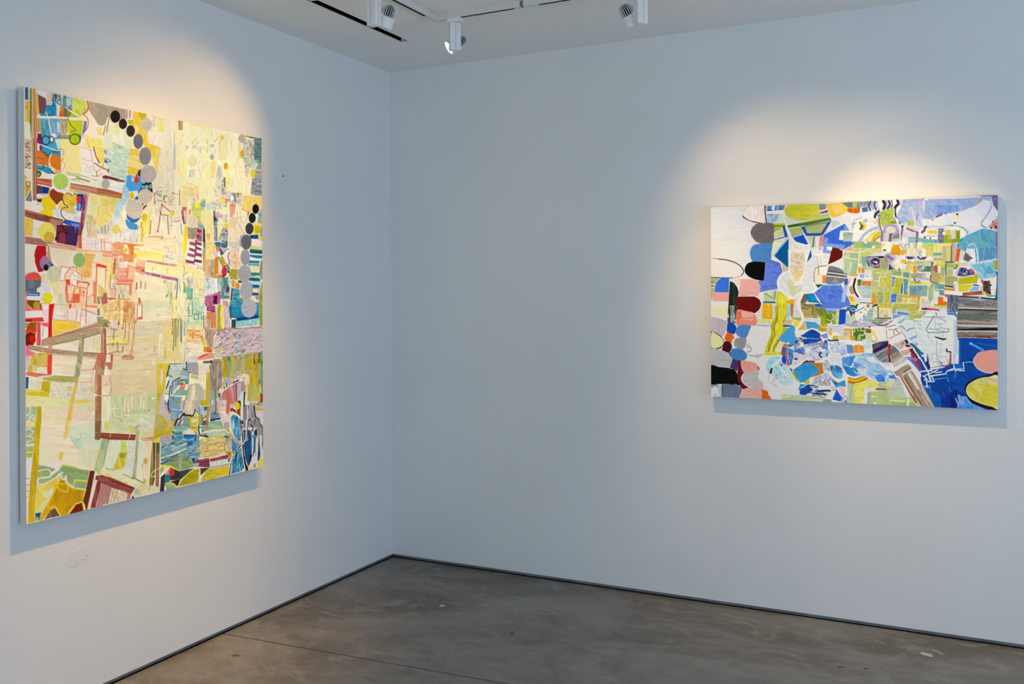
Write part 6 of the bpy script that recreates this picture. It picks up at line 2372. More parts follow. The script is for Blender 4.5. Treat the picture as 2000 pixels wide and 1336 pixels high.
N 90 14 4 d8d088,c8b048,e8dca0 1150,1060 1480,1080 1470,1190 1160,1190
L e08c18 5 1500,1050 1480,1336
P f0e4b8 1250,1080 1300,1080 1290,1190 1240,1190
N 0 40 5 b8b050,c8bc68,a8a848 640,1200 930,1220 1450,1200 1450,1336 640,1336
L f0e8a0 3 930,1190 920,1336
L ece498 2.5 920,1190 1450,1190
P ece8b8@0.6 660,1310 920,1320 900,1336 660,1336
P e4dce0 1540,1060 1690,1060 1680,1190 1540,1190
P c8cc78 1550,1100 1640,1110 1600,1190 1550,1180
P d8ccd4 1540,1240 1781,1250 1781,1300 1560,1300
P b04030 1560,1300 1781,1300 1781,1336 1560,1336
L 3c4434 2 220,1190 430,1200 600,1240
P e8e8ec 180,1230 350,1220 270,1336 160,1336
P b08428 370,1220 440,1230 420,1310 360,1300
P d0d8dc 440,1220 600,1240 500,1336 420,1336
L 283830 4 500,1280 600,1245
P e4dcc8 600,1250 640,1240 620,1336 560,1336
T 1800 480 11.13
N 90 24 5 d8d480,c8c860,e4dc98,b8bc68 0,0 640,0 640,350 520,360 250,330 230,240 90,230
P e4dc88 250,10 450,10 440,140 250,140
P 78a49c 250,150 440,150 440,205 250,205
P e0ccb0 260,210 450,210 450,290 260,285
L 786848 2 270,285 440,285
P c8b090 450,0 540,0 530,340 450,330
P ccd078 530,10 635,10 630,330 530,340
L 3c3c30 2 640,0 635,340
P ccac98 640,0 740,0 720,330 640,330
L 8c7060 2.5 655,0 650,330
P ece8d0 0,40 90,80 90,240 0,240
L f4f2ec 4 60,110 50,220
P 584870 0,240 120,240 60,300 0,300
P f0e8e0 120,230 240,230 220,300 110,300
P c4cc90 0,320 220,320 200,420 0,420
P e8d448 310,350 500,350 510,420 320,415
L c0b838 3 330,420 500,430
P 4c5c24 510,335 720,335 700,365 510,365
N 84 30 4 d85c28,c84c20,e47038 760,55 840,65 800,340 720,330
L ecc8b0 2.5 850,70 820,340
P d0d4c0 860,80 950,90 910,300 830,320
E e8e8d0 870,320 42,36
N 80 20 7 60a8c8,78b8d0,5498bc 730,0 1650,0 1640,250 1400,320 1190,360 1160,60 940,60 860,80
P e4e4ec 960,50 1150,50 1170,340 1060,340 1090,260 1000,150 940,110
L 50504c 2.4 940,110 960,60
P 6c6064 950,125 1060,220 1100,260 1060,290 1010,340 900,290
L 484044 2 1060,240 1110,265
L 484848 1.6 1170,80 1190,340
L e0eef0 3 1190,40 1230,350
P 5c90b8 1240,20 1590,20 1580,280 1260,330
L b8dce8 3 1280,330 1600,280
N 30 14 5 70b4cc,98c8d8,58a0c0,b0d4dc 1040,400 1540,330 1620,600 1600,660 1280,720 1230,640 1160,520
P 58a4c4 1340,470 1480,410 1570,570 1400,600
P 98a018 1540,310 1650,290 1650,530 1590,500
P 7c78a8 1610,0 1650,0 1650,280 1620,280
P 1c5498 1600,540 1650,540 1650,1150 1590,1140 1620,900 1630,660
P d4c8a8 860,370 1010,360 1020,430 860,440
P d8d048 780,350 880,370 760,500 700,520 770,440
P a8b874 525,370 770,380 750,470 520,480
L 2c3c1c 2.5 780,400 750,480 690,490
L 2c3420 2.5 520,380 530,640
P b8bc80 540,490 680,490 680,660 540,660
N 90 30 4 b0bc80,98a870,c8cc98 410,450 510,450 500,650 410,650
P 4c7c54 80,440 190,440 200,560 0,560 0,500
P d8ecec@0.8 0,450 90,440 20,540
P 9c8898 190,440 280,440 280,560 200,560
P b06018 280,410 340,420 360,560 300,590 270,520
E f0eccc 380,460 34,32
E f2ecd8 370,530 26,24
P 8c6c60 200,340 270,350 230,470 200,470
N 20 20 5 c0a868,b09c60,d0bc80 200,560 410,590 400,790 200,790
L 2c3c30 2.5 195,640 195,780 370,820
P eae2b8 90,570 190,580 180,680 90,670
P c4b8c4 0,590 90,590 90,700 190,700 180,740 0,710
P c8b838@0.8 400,650 500,650 480,800 400,790
N 10 30 5 b0b070,a0a068,c0bc88 500,660 780,660 790,800 740,860 500,850
E f2ecc8 735,800 44,40
P 685880 760,660 830,460 1040,480 1120,500 1160,580 1140,620 900,660
P c8b8d8 730,560 820,480 780,600 730,640
N 20 8 4 3c5ca0,2c4884,5878b8 850,520 1040,480 1050,560 860,600
P d05858 1050,500 1120,490 1110,560 1050,570
E 101024 890,490 22,14
E 101024 950,550 26,18
E 101024 870,530 20,22
E 101024 995,490 22,14
E 101024 825,610 18,16
E 101024 1015,590 18,16
E e8e8f0 1010,490 34,20
E e8e8f0 975,555 12,26
E f0f0f0 930,600 26,14
C f0e4dc 3 760,660 960,680 1130,640 1180,560 1110,490
P b8b414 800,690 1120,650 1180,580 1230,640 1220,800 800,830
P d4c830 800,830 1130,840 980,980 810,990
L 1c3868 3.5 1130,835 1300,860
P 78b0d0 1140,870 1250,880 1230,960 1020,970
P f2f0ec 1210,720 1290,760 1310,900 1210,830
N 90 24 6 f2f0e8,e4e4dc,d8d8a8 1480,700 1630,680 1600,1090 1540,1040 1500,860
N 40 8 3 6c5c48,3c2c28,8c7c60 1330,760 1480,740 1500,960 1430,1030 1330,960
P d8481c 1280,740 1340,720 1350,800 1310,820
P 741c14 1390,960 1500,980 1510,1050 1440,1040
N 60 8 3 a8c050,dce8c8,68a048 1330,960 1440,1020 1510,1070 1420,1090 1330,1050
E 181414 1380,770 26,22
E 181414 1425,820 18,18
E 181414 1412,885 26,18
E 181414 1495,840 20,22
E d8b8b0 1300,910 36,40
P 48907c 1440,1060 1600,1060 1590,1090 1440,1090
N 0 30 5 a85840,904838,b86850 890,1010 1310,960 1330,1050 890,1080
P f0e8e4 500,970 890,1010 880,1080 600,1050 500,1040
P 2c2c34@0.9 500,850 750,870 720,970 500,960
P d09820 500,890 690,910 700,960 520,960
P e4d8d0 690,860 800,840 800,990 720,990
L f4e8c0 2 500,890 690,915
P 88a498 200,810 490,830 490,1000 200,960
P 6c9888 380,840 490,850 490,1080 380,1060
L e0e8d8 2 280,940 490,950
L e8ecdc 2 280,1010 380,1050
P 7ca0a8 0,870 130,880 130,930 0,930
P 88a89c 0,930 140,930 130,1090 0,1100
P e8e458 0,790 220,810 210,850 0,840
L e8ecb8 2.5 140,860 130,1180
P a8b888 150,880 270,880 260,1180 150,1200
L e8e8a8 2 270,850 260,1180
P e46818 360,1100 470,1110 470,1200 550,1210 550,1280 360,1280
P e4602c 500,1040 570,1050 570,1110 500,1100
P d8dcdc 470,1110 560,1110 550,1210 480,1200
P a8b020 270,1260 540,1290 540,1336 280,1310
P d4c8cc 0,1180 180,1190 180,1300 0,1300
P d0d460 0,1130 70,1170 50,1260 0,1260
E ecebb0 225,1265 46,44
N 88 60 4 2c3458,8c8c90,1c2444,b0b4b4,545868,a0a4a4 570,1050 800,1070 800,1336 550,1336
N 4 60 4 908c8c,585858,a8a4a4,706c6c,c0bcb8 800,1080 1240,1100 1650,1150 1650,1336 800,1336
L 303438 4 820,1090 1240,1110 1640,1150
P 98b0b0 1240,1080 1290,1080 1290,1130 1240,1130
T 1380 600 11.13
P d4d8e4 90,0 480,0 460,350 90,280
B f0d49c 200,30 350,20 480,35 460,225 300,215 150,165 105,105
N 88 16 2.2 182018,d8d8d4,283430,203028,101810 480,0 670,0 640,400 530,370 460,350
P 640c08 670,0 1190,0 1150,90 1060,165 950,130 680,100
C f4ecdc 2.5 1195,0 1160,90 1060,175
B e8806c 670,105 850,110 1000,160 1080,220 1110,320 1090,410 1050,440 900,415 700,430 660,430
P f0a490 770,130 880,120 1010,170 1040,240 790,260
P e0684c 670,140 770,130 760,250 740,290 720,310 680,420 665,400
P ec9880 740,290 1030,270 1050,320 760,310
P d8d0bc 1080,150 1220,60 1200,290 1110,270
P e8a818 1225,0 1430,0 1450,290 1205,280
L f0c838 3 1350,0 1345,250
P c8ccd4 1450,0 1510,0 1490,230 1450,230
P ccd088 1110,290 1440,290 1420,390 1110,380
P c8c890 1690,300 1781,300 1781,390 1680,390
L 90a0d0 4 1110,420 1410,440
N 20 20 6 eceae4,e4e0dc,f0eeea,dcd8d8 970,440 1410,450 1390,640 1250,1060 930,1060 870,900 880,700
E d8d8d8 1050,585 108,135
P d8c8c8@0.5 1160,460 1380,470 1350,700 1120,720
C c4b8b0 1.6 890,770 930,800 900,860
C a09890 1.6 960,830 900,850 890,880
C 605c60 2.2 900,900 940,880 980,920 975,975 930,1000 905,990
E f4f2ee 940,940 34,50
L b0a8a8 1.5 880,720 870,880
L 505058 1.6 940,1075 1060,1090 1150,1130
P b0aab0 1070,1050 1260,1050 1160,1140 1090,1100
N 100 60 3.4 e8dc30,b0a410,f0e850,ccc020,8c8414,dcd028 1500,0 1765,0 1750,230 1680,370 1660,600 1600,760 1500,960 1480,1070 1260,1070 1310,880 1410,620 1410,400 1500,220
C 8c8010 3 1560,0 1560,230 1470,480 1490,620 1380,880 1340,1060
C f4ec70 4 1640,0 1640,220 1560,420 1560,620 1440,860 1400,1060
C 8c8418 2.5 1740,0 1730,220 1620,460 1620,620 1500,880 1470,1060
P b4b810 1670,470 1781,470 1781,490 1660,620
P 1c4c98 1680,410 1781,410 1781,455 1680,450
P d8d0a0 1600,760 1700,810 1781,800 1781,830 1700,860 1640,1060 1480,1060
P 3c8cc4 1590,690 1781,480 1781,800 1720,800
E d8582c 1730,850 50,34
P 7c2c1c 1670,880 1720,870 1680,1060 1630,1060
P f8f8f8 1430,1075 1781,1080 1781,1100 1430,1105
B a8a0a4 90,275 250,275 370,310 460,360 450,470 390,650 300,640 180,570 90,560
P d8b8ac@0.5 390,650 450,500 440,620
B 0c4498 480,350 560,370 640,430 660,510 620,610 570,620 480,580 450,540
B 4878b0 750,420 970,430 930,580 870,700 790,710 680,640 640,560 670,480
B e8581c 450,590 520,590 600,660 610,730 560,805 490,780 410,730
B 848488 700,700 870,710 860,870 800,945 720,935 640,890 610,810 640,730
P 240808 100,560 200,580 330,660 400,770 370,870 330,930 250,945 100,940
B ecd08c 125,590 230,620 340,700 385,790 350,870 280,915 125,910
B 3c0c10 440,770 530,800 570,900 520,1010 480,1020 360,980 370,880 400,800
P ecdcd0 570,740 620,720 610,860 570,900
P c8c0c0 350,920 360,980 300,960
B 4070a8 600,930 790,950 910,1075 840,1180 760,1185 610,1160 540,1020
P 305078 490,1020 540,1010 610,1160 590,1180
B 9c9ca0 90,950 260,955 430,1000 530,1080 580,1160 540,1300 510,1380 90,1330
P 34305c 590,1160 720,1180 690,1336 530,1336
P 5c0c10 720,1180 775,1190 770,1336 690,1336
P d88c80 775,1190 900,1200 1080,1240 1150,1320 1150,1336 770,1336
P ece8e4 870,1180 930,1080 1080,1100 1160,1160 1110,1260 900,1200
P f0e8e0 1110,1140 1190,1080 1400,1080 1330,1200 1310,1336 1150,1336 1090,1240
N 60 20 4 88bcd8,a8d4e4,6ca8d0 1400,1110 1640,1110 1620,1336 1310,1336 1340,1200
T 1520 595 11.13
N 95 60 3.4 e8dc30,c0b418,f0e850,ccc020,dcd028 0,0 200,0 200,200 110,400 100,600 40,740 30,760 0,800
P a8c0e0 200,30 260,30 280,120 270,320 190,330
P b07838 270,0 340,0 330,290 280,270
P d0ccd4 350,0 430,0 480,120 520,290 340,300
P b0a850 270,290 500,300 560,330 540,380 340,350
P d0b070 150,340 340,350 300,460 120,450
P 1c4c98 120,460 300,470 290,500 120,505
P a8b418 110,510 220,530 110,690
P ecd038 350,370 480,370 420,540 340,480
P d0b060 500,380 580,380 620,560 430,580
N 10 20 4 8c8c50,a09858,787840,b8a860 500,0 800,0 960,80 960,280 900,310 540,310
P a89c58 520,90 750,100 740,240 560,260
L 54502c 2 520,90 660,120
L 6c6440 4 560,20 760,60 750,230
L 6c6440 3 820,130 900,130 890,190
P c0a060 560,260 780,250 760,310 560,310
E 908c50 845,210 30,36
P 5c6c2c 930,90 980,90 960,260 920,260
N 80 20 5 6c8418,889c20,587410 960,110 1050,120 1070,220 1270,150 1250,440 1090,440 1070,400 1060,440 920,440 920,310
P 8ca818 920,280 1040,270 1030,420 930,420
C e8e4c8 2 860,250 890,290 920,310 920,420
C e0e8c8 2 1180,230 1205,290 1180,350 1120,360 1060,330
C d0d8a8 2 1200,220 1240,260 1210,420
L f4f0e4 3 1100,450 1170,400
E f4f2ec 1165,410 24,22
P 5878cc 800,0 1560,0 1400,90 1050,100 980,90
P 1c4cac 800,20 900,0 960,70 800,50
P a8b0e0 1050,100 1400,100 1260,150 1080,220
P 6080cc 1060,140 1260,140 1080,215
P c8c880 1280,140 1335,130 1320,440 1250,440
P 1448b0 1335,130 1480,130 1470,430 1320,450
P 98c0c8 1490,180 1540,230 1580,400 1480,410
P c8cca0 1540,240 1680,240 1700,360 1590,400
P 24547c 1490,90 1540,50 1720,50 1640,240 1560,140
P 2c68a0 1510,60 1690,100 1670,150 1530,120
C a8d0e8 2 1490,110 1500,60 1600,60 1690,110 1650,150 1560,110
P f4f0ec 1500,140 1540,150 1600,270 1560,270
P 3c1014 1560,150 1590,170 1610,250 1580,270
P f0ece4 1680,230 1781,200 1781,330 1720,360
L e8eaf0 4 1710,170 1781,110
N 20 40 4 a898a4,c8bcc8,8c7c88 1430,420 1600,410 1700,340 1781,400 1781,500 1640,490 1440,470
L 6c6070 2 1600,450 1680,480
P c8d0dc 560,310 920,330 920,420 880,420 820,400 590,380
P 4494c8 590,385 820,400 920,480 880,540 840,550 750,520 640,560
P b09820 920,430 1080,440 1050,610 880,590 880,540
P d89c20 1000,440 1060,440 1040,510 990,510
L d8d8a8 2 940,430 940,500 1000,520 1060,500
P b8c0cc 1080,470 1430,460 1410,660 1060,660
P c8c4c8 1190,520 1420,500 1410,650 1190,640
P d8b048 1130,520 1180,530 1170,740 1120,740
P f0e0c8 1190,600 1350,630 1340,690 1190,690
P f0ecd8 1100,680 1190,690 1190,790 1100,780
P c0a838 1200,690 1320,690 1310,790 1190,790
P d8a030 1430,530 1620,530 1600,780 1560,780 1560,590 1430,580
P b8b0a0 1430,590 1550,600 1540,680 1420,680
P ccc088 1330,680 1550,680 1540,780 1330,770
N 80 14 4 3c6c14,587c20,2c5c0c 1640,560 1781,510 1781,800 1690,800 1640,650
L d8d8c0 2 1650,600 1700,600 1680,530
L d8d8c0 2 1760,520 1770,600 1781,620
L d8dcc0 2 1770,680 1750,790
P b89c40 1630,680 1680,700 1690,800 1620,790
P ecd8c8 430,600 580,600 520,690 420,690
P f4f0e4@0.9 480,720 560,850 480,840
B 4494c8 30,760 290,490 360,500 400,640 410,740 380,870 200,860
C f8f4e4 6 430,0 470,110 530,240 540,330 500,440 420,540 395,630 430,720
N 5 40 8 0c3878,1448a0,0c4494,184c98 500,690 620,610 740,550 850,590 960,640 900,700 970,790 800,850 570,890 540,730
P a8c8e4 540,720 640,740 620,770 550,760
L e4f0f4 3 530,670 640,590 740,540 830,570 940,640
L 8cb0e0 1.6 620,750 900,760
P 6c88d4 920,680 1050,620 1090,700 1080,760 960,740
L f4f2ee 5 930,650 1040,620
C f6f4f0 5 950,730 1000,780 1080,760
P 6c3048 890,680 930,690 920,740 880,720
N 30 6 3 9098a8,b8bcc8,586078,c8c8d0 430,730 500,720 540,850 440,960 360,1030 330,960 350,870
P 5c1c28 480,730 520,740 560,830 540,840
E f0ece8 525,870 40,38
L 202840 4 390,850 440,800
P 1c2040 430,1120 600,1070 440,1200 350,1200 340,1130
E b8d0f0 225,870 32,36
P d8582c 130,880 200,890 210,940 150,940
P 8c3020 110,930 160,940 100,1110 70,1110
P f4f2f0 300,890 340,920 360,960 310,950
L f8f6f2 4 210,950 350,1000
P 2470a8 210,890 380,870 300,940 220,950
P c04850 180,940 220,950 220,1240 270,1336 210,1336 190,1200
P 186898 130,960 180,950 180,1180 110,1240 90,1150
P 2888bc 225,960 340,1000 330,1130 240,1290
N 40 10 5 3868b0,6c94cc,1c3c80,98b8e0 360,1000 560,930 600,1080 330,1190 240,1336 220,1230
N 30 12 4 b0b8cc,d0d0dc,888ca8,dcdce4,5c74a8 560,900 880,850 1100,980 1100,1140 1050,1170 800,1200 640,1200 440,1250 600,1080
P 6478a0@0.6 700,830 940,830 900,880 640,920
P d8dcd0 600,950 700,950 720,1030 640,1060 580,1030
L f0f0f4 3 760,980 900,900
L 6474a0 3 740,1000 880,920
P 4878b8 990,830 1090,810 1090,1000 970,960
P 8cbce4 940,1060 1100,1000 1140,1040 1080,1130 960,1130
L f6f2ee 5 910,950 970,1010 1020,1010
C 2c1824 5 950,1050 915,1100 950,1145
C 1c2038 4 1080,1080 1070,1110 1030,1140
P 1c5070 1020,780 1080,790 1070,840 1010,840
P a87884 940,810 990,800 960,930 900,920
N 80 14 5 98a8cc,c8d0e4,a8b4c8,d8dce4,88a0cc 1100,810 1340,800 1480,840 1500,1100 1370,1140 1250,1130 1180,1080 1130,960
P d8d8d4 1140,1120 1260,1060 1240,1280 1160,1330 1110,1200
P b0bcd4@0.7 1260,920 1320,900 1320,1140 1260,1100
N 40 8 3 8c9ccc,c8d0ec,7488c0 1330,960 1470,880 1500,1100 1350,1120
L e8f0f8 2 1480,840 1510,1110 1390,1150
L e8f0f8 2 1340,940 1480,850
P 5c88b0 1490,870 1640,920 1650,1060 1510,1070
E f8fafa 1105,820 24,18
E f8fafa 1195,840 24,22
E f8fafa 1105,865 18,18
E f8fafa 1130,930 18,22
E f8fafa 1240,990 24,22
E f8fafa 1170,1065 20,20
E f8fafa 1345,935 18,18
E f8fafa 1410,965 14,18
L 283840 4 1090,775 1130,795 1340,785
L f4ece4 7 1340,800 1560,800 1700,880
P f0d8c8 1540,770 1781,800 1781,830 1650,890 1560,820
P e88830 1660,900 1760,830 1781,830 1781,1060 1650,1050
P 202838 1620,920 1650,930 1640,980 1610,960
N 20 20 5 4888c8,78b0e0,5c90c8,b8d0ec,3068b8 1390,1160 1781,1080 1781,1336 1400,1336
L e4f0f8 2.4 1510,1090 1781,1080
P 2c6cb4 1400,1190 1480,1170 1500,1336 1400,1336
E f8fcfc 1715,1150 20,18
E f8fcfc 1690,1195 22,20
E f8fcfc 1670,1240 22,20
E f8fcfc 1640,1290 22,20
L f6f2ee 6 300,1310 440,1250 640,1200 800,1240 1000,1210 1050,1170
L f0ece8 4 820,1270 960,1250
P 5c1414 530,1290 620,1230 820,1240 800,1280 640,1270 540,1300
P 3088bc 520,1310 620,1280 740,1290 800,1336 500,1336
P b87018 750,1280 970,1280 980,1336 800,1336
N 80 10 3 b0b8c8,d8dce4,8088a0 980,1260 1110,1180 1120,1336 980,1336
P f2f2f2 0,1130 100,1140 100,1170 0,1160
P b0c8d4 0,1180 100,1160 60,1240 0,1230
P 0c3c90 110,1150 190,1200 190,1300 100,1290
T 1660 595 11.13
N 0 40 5 b8b050,c8bc58,a8a848,d0c860 640,0 1460,0 1450,300 1300,340 1290,130 930,80
P d0b838 640,0 920,0 910,80 640,70
L ece49c 3 930,0 920,90 640,85
P d89818 1460,0 1520,0 1500,130 1440,120
P f0e8b0 1480,100 1550,80 1560,140 1490,140
P dcd0d4 1540,10 1781,10 1781,70 1560,70
P 5c1c14 1560,70 1700,70 1700,110 1570,105
P c04030 1690,70 1781,80 1781,120 1700,110
P ecdcc8 1680,120 1781,130 1781,190 1690,180
P 98ac78 920,70 1010,70 1000,200 920,210
P b8c8a8 1010,80 1290,110 1280,160 1030,140
P 5c8cb8 1030,150 1280,180 1280,235 1030,210
P 6c98c0 940,220 1150,230 940,320
N 0 20 4 b0b860,c8c878,98a858,d8d080 1300,150 1590,130 1590,290 1410,350 1290,330
P 88a4b0 1590,140 1660,130 1640,230 1590,280
P f4f4f8 1600,270 1690,190 1781,180 1781,260
L a8b0b4 1.5 1690,130 1690,280
N 90 14 4 e8dcb8,d8cca0,f0e8d0,ccb888 530,50 620,20 640,100 900,110 900,300 840,290 640,290 520,280
L 2c2820 2.5 615,40 620,290
L b8a880 2 650,240 720,130
P b8a068 740,220 830,230 830,270 720,260
P d8c080@0.6 740,140 830,150 830,210 760,220
P 2c2830 510,290 900,285 900,320 660,310 560,300
P b0c0c8 520,40 530,60 510,280 490,260
N 10 10 4 88b078,a8c498,70a068,c0d0c0 400,140 510,80 500,240 470,300 380,240
N 10 20 4 98b0b0,b8c8c8,88a4a8 300,260 400,240 510,310 490,370 300,390 260,370
L e8ecf0 3.5 280,310 240,390 300,400
L 7880a0 2.5 300,130 320,190 300,270
P 484858@0.8 200,310 260,260 230,380
N 20 20 5 f2f0f0,e8e4ec,f4f2f0 130,180 300,70 370,110 300,240 210,340 150,350 120,270
P e4e4ec 160,60 350,20 500,0 370,110 200,120
L 605870 2 150,160 320,60
L 484860 2 320,120 360,110
E 7c88a8 240,175 24,18
P b08428 370,0 440,0 420,70 360,70
L 283830 4 500,45 600,0
P 2c6090 0,60 100,50 140,120 100,230 0,200
C a8d0e8 2 0,100 60,150 130,130 100,90 40,90
L 3c1014 4 10,170 40,250
P c8cca0 0,260 120,270 130,340 40,410 0,400
N 10 40 3 a898a4,c8bcc8,786c80,b8a8b8 0,440 130,350 230,400 400,400 520,350 560,420 740,440 900,330 960,330 840,480 560,470 300,500 0,500
C d0c4d0 3 160,400 240,460 400,450 480,400
C 5c506c 2.5 510,340 560,420 700,460 820,420
N -30 20 5 a8b090,889c8c,b8b888,708480 520,310 880,300 800,380 700,430 600,440 540,390
L ecdce0 4 740,420 900,330
P f0ece4 780,490 980,330 1010,390 830,490
L 2c2428 1.6 780,500 1000,440
P d0d8ec 980,320 1110,250 1160,320 1020,380
P 98b4b4 1030,390 1180,300 1190,400 1090,420
P b8d0d8 1150,240 1280,240 1280,330 1200,340
N 20 60 8 d8dce8,ccd4e4,dcdfe4,d4d8e0 1070,440 1200,340 1400,350 1590,290 1781,280 1781,1336 1700,1200 1600,900 1480,760 1300,780 1200,700
C a0a8b8 1.6 1390,370 1400,500 1470,620
L a8a8b8 1.5 1410,350 1560,360
P f0f4f8 1410,300 1570,300 1560,350 1410,350
L 505868 1.5 1400,355 1560,360 1580,280 1781,265
C 686878 2.5 1090,490 1120,470 1160,490 1200,540
C 687080 2.5 1240,580 1300,530 1390,510
L 7880a0 2 1290,740 1470,660
P 98b0e4 1300,750 1460,670 1470,710 1320,780
P c0d0f0 1340,790 1470,760 1480,830 1390,850
P 88a0e0 1400,850 1480,830 1500,860 1440,900
L 9098a8 1.6 1460,400 1600,470 1781,560
L 9098a8 1.6 1500,520 1700,600 1781,700
L 606870 2.2 1781,300 1660,530 1700,610 1781,610
L a0a8b0 1.4 1560,700 1640,850
L a8b0b8 1.4 1700,620 1720,760
P ecdccc 490,520 790,500 800,560 500,560
P f2e8e4 400,490 780,490 780,540 430,560
E f0e4b8 430,530 36,28
E 141414 432,495 18,16
P 8c5c14 350,520 470,540 470,630 350,620
N 80 14 4 3c6c14,587c20,2c5c0c 80,530 330,510 350,740 260,800 130,790 80,660
C d8dcb8 2.4 80,600 110,600 110,540
L d8dcb8 2 160,520 180,580 210,580
C d8dcc0 2.5 240,520 250,570 310,580 330,620 290,680 240,650
L d8dcb8 2.4 200,670 180,790
L d8dcb8 2.4 230,670 230,790
P d89c20 0,540 60,540 40,740 0,740
P b89c40 50,680 120,700 130,790 40,780
P ccc898 350,640 480,650 480,820 350,740
P e8c858 490,570 540,580 600,740 640,800 600,800 500,680
N 30 16 6 e8e4e8,dcdce0,f0ece8 530,560 790,560 800,760 660,790 600,700
P f0ecd8 490,680 540,690 560,770 490,760
P b8b080 480,770 600,800 590,830 480,830
P f2ecdc 830,490 1050,460 1120,560 1220,690 1180,720 960,840 900,780 860,730 830,560
P f0e4dc 910,740 1130,620 1220,690 960,840
L 6c5c54 1.8 860,740 1130,610
L 6c5c54 2 850,545 960,545 1050,510
C 6c6058 2 980,560 960,600 970,660
L 6c6058 2 1000,540 1080,620
P ece4c0 790,510 830,510 840,740 910,780 890,850 850,850
L 887c6c 1.5 800,540 810,760
P 98a0a8 1040,430 1150,590 1240,720 1220,740
N -25 40 3 281838,4c4460,706878,1c1c38,8c8890 490,870 660,810 840,780 850,860 510,1010
N -32 50 3 7c7c80,4c4c54,a0a0a4,606468,8c8c90 510,1010 850,860 840,1000 850,1150 880,1240 720,1260 640,1210 500,1060
N -35 50 3 808084,545458,a4a0a0,686860 900,900 960,870 1100,1030 1140,1090 920,1230 890,1100
P 241848 510,1000 840,830 830,900 510,1070
L c0b8bc 2 560,1080 840,940
L b0a8a0 3 640,1180 830,1050
P 982820 850,860 900,860 890,1060 880,1280 850,1240 830,1040
P c83830 850,950 880,950 870,1060 830,1060
P 5c2410 850,1120 890,1140 910,1290 870,1290
N -40 20 4 d8c8c0,b8948c,e4dcd8,a87868 990,850 1180,740 1240,900 1130,970 1090,970
P a86850@0.8 1100,830 1200,780 1160,880
P 1c3060 1190,760 1240,750 1290,830 1230,860
P 6c1828 1210,870 1290,860 1340,920 1230,920
P 186080 1290,840 1360,830 1781,1200 1781,1336 1640,1336 1480,1100 1370,920
P d0d8dc 940,860 1110,1000 1090,980 1080,1000
L e0e4e8 4 940,850 1100,1000 1370,930
L 88a8b0 3 980,850 1100,960
N -40 20 4 b89080,d0b0a0,a07868 1110,1000 1280,960 1330,1020 1230,1100 1150,1090
P 781c18 1290,960 1370,940 1430,1080 1490,1150 1480,1180 1400,1160
P 1c2858 1360,960 1400,1000 1500,1140 1440,1100
L e8f0f4 4 1380,930 1480,1110 1530,1150
N -30 30 4 a88470,c0a898,8c6c60 910,1200 1110,1060 1150,1110 960,1280 910,1270
N -30 30 3 b0aca8,d0ccc8,989088 960,1280 1150,1100 1230,1150 1230,1220 1080,1336 930,1336
P 4868c0 1220,1140 1330,1120 1480,1200 1560,1336 1480,1336 1300,1220
P 7c90e0 1230,1130 1310,1130 1400,1190 1350,1200 1240,1170
P a8403c 1380,1180 1450,1190 1560,1336 1480,1336
C d8a8a0 2 1390,1180 1430,1170 1450,1200 1410,1210
P 1c48a8 1490,1170 1530,1170 1640,1336 1560,1336
L b8dcec 3.5 1540,1170 1660,1336
P f2f0ec 1640,1070 1680,1140 1690,1210 1650,1230 1620,1150
P 4c1424 1660,1230 1690,1220 1730,1336 1680,1336
C f6f2ee 8 880,1280 930,1336
C f4f0ec 7 1080,1336 1200,1250 1280,1230 1330,1270 1400,1336
P 90887c 1150,1336 1270,1290 1310,1336
P e88830 100,900 170,880 190,830 210,830 220,880 310,910 320,1050 90,1050 110,960
L f0b878 2 205,890 205,1050
P f0e0d4 0,760 120,810 260,830 320,860 310,900 220,870 180,880 90,890 0,850
P 202838 60,920 85,930 85,980 60,970
P 5c88b0 0,870 80,900 90,1060 0,1060
N 60 16 5 b8d0e4,d0dcec,98bcd8,e4ecf0 270,760 440,770 480,950 500,1060 400,1150 320,1060 310,900
N 20 14 5 dcdce8,c8d0e8,ecece8 320,960 490,950 500,1070 330,1060
N 20 20 5 5890cc,88b8e4,b8d0ec,a8c0e4,c8d8f0 0,1080 500,1070 640,1210 860,1280 860,1336 0,1336
L e4f0f8 2.4 0,1090 320,1070
P d8d0e4 380,1180 520,1130 640,1250 560,1280 400,1240
P 98c0d8 490,1070 540,1110 700,1260 640,1260 500,1130
P 4888c8 0,1120 120,1120 60,1260 0,1260
E f8fcfc 155,1150 20,18
E f8fcfc 125,1195 22,20
E f8fcfc 105,1240 22,20
E f8fcfc 80,1295 22,20
T 1800 590 11.13
N 88 60 4 2c3458,8c8c90,1c2444,b0b4b4,545868,a0a4a4 560,0 800,0 790,200 550,200
N 3 90 4 8c8484,4c4c4c,b8b0ac,686460,5c6860,a09890,3c4440 800,0 1650,0 1650,770 770,750 760,300 790,190
P 506054@0.7 780,240 1200,240 1640,280 1640,370 780,370
L c8c0bc 4 800,110 1640,140
L 383c38 5 800,150 1640,165
L a88c78 5 800,410 1640,440
L c0b8b4 5 790,500 1640,500
P 0c1014 770,570 1100,560 1400,540 1650,545 1650,600 1200,600 770,605
L b8b0a8 4 790,620 1640,620
P 8c5038 790,710 1200,700 1640,690 1640,750 790,740
L 6c1c14 3 1200,740 1500,745
P 2c6ca4 560,200 750,200 760,300 730,310 710,270 570,265
L 8cb8d8 2 580,220 740,230
P d4c8cc 0,70 200,80 540,110 540,160 0,120
P b8c830 270,60 540,70 540,110 280,80
P e46818 360,0 550,0 550,60 360,60
P 5c1c14 0,130 120,120 120,150 0,155
P c04030 120,120 380,150 400,190 120,150
P ecd8c0 400,160 540,170 550,300 510,300
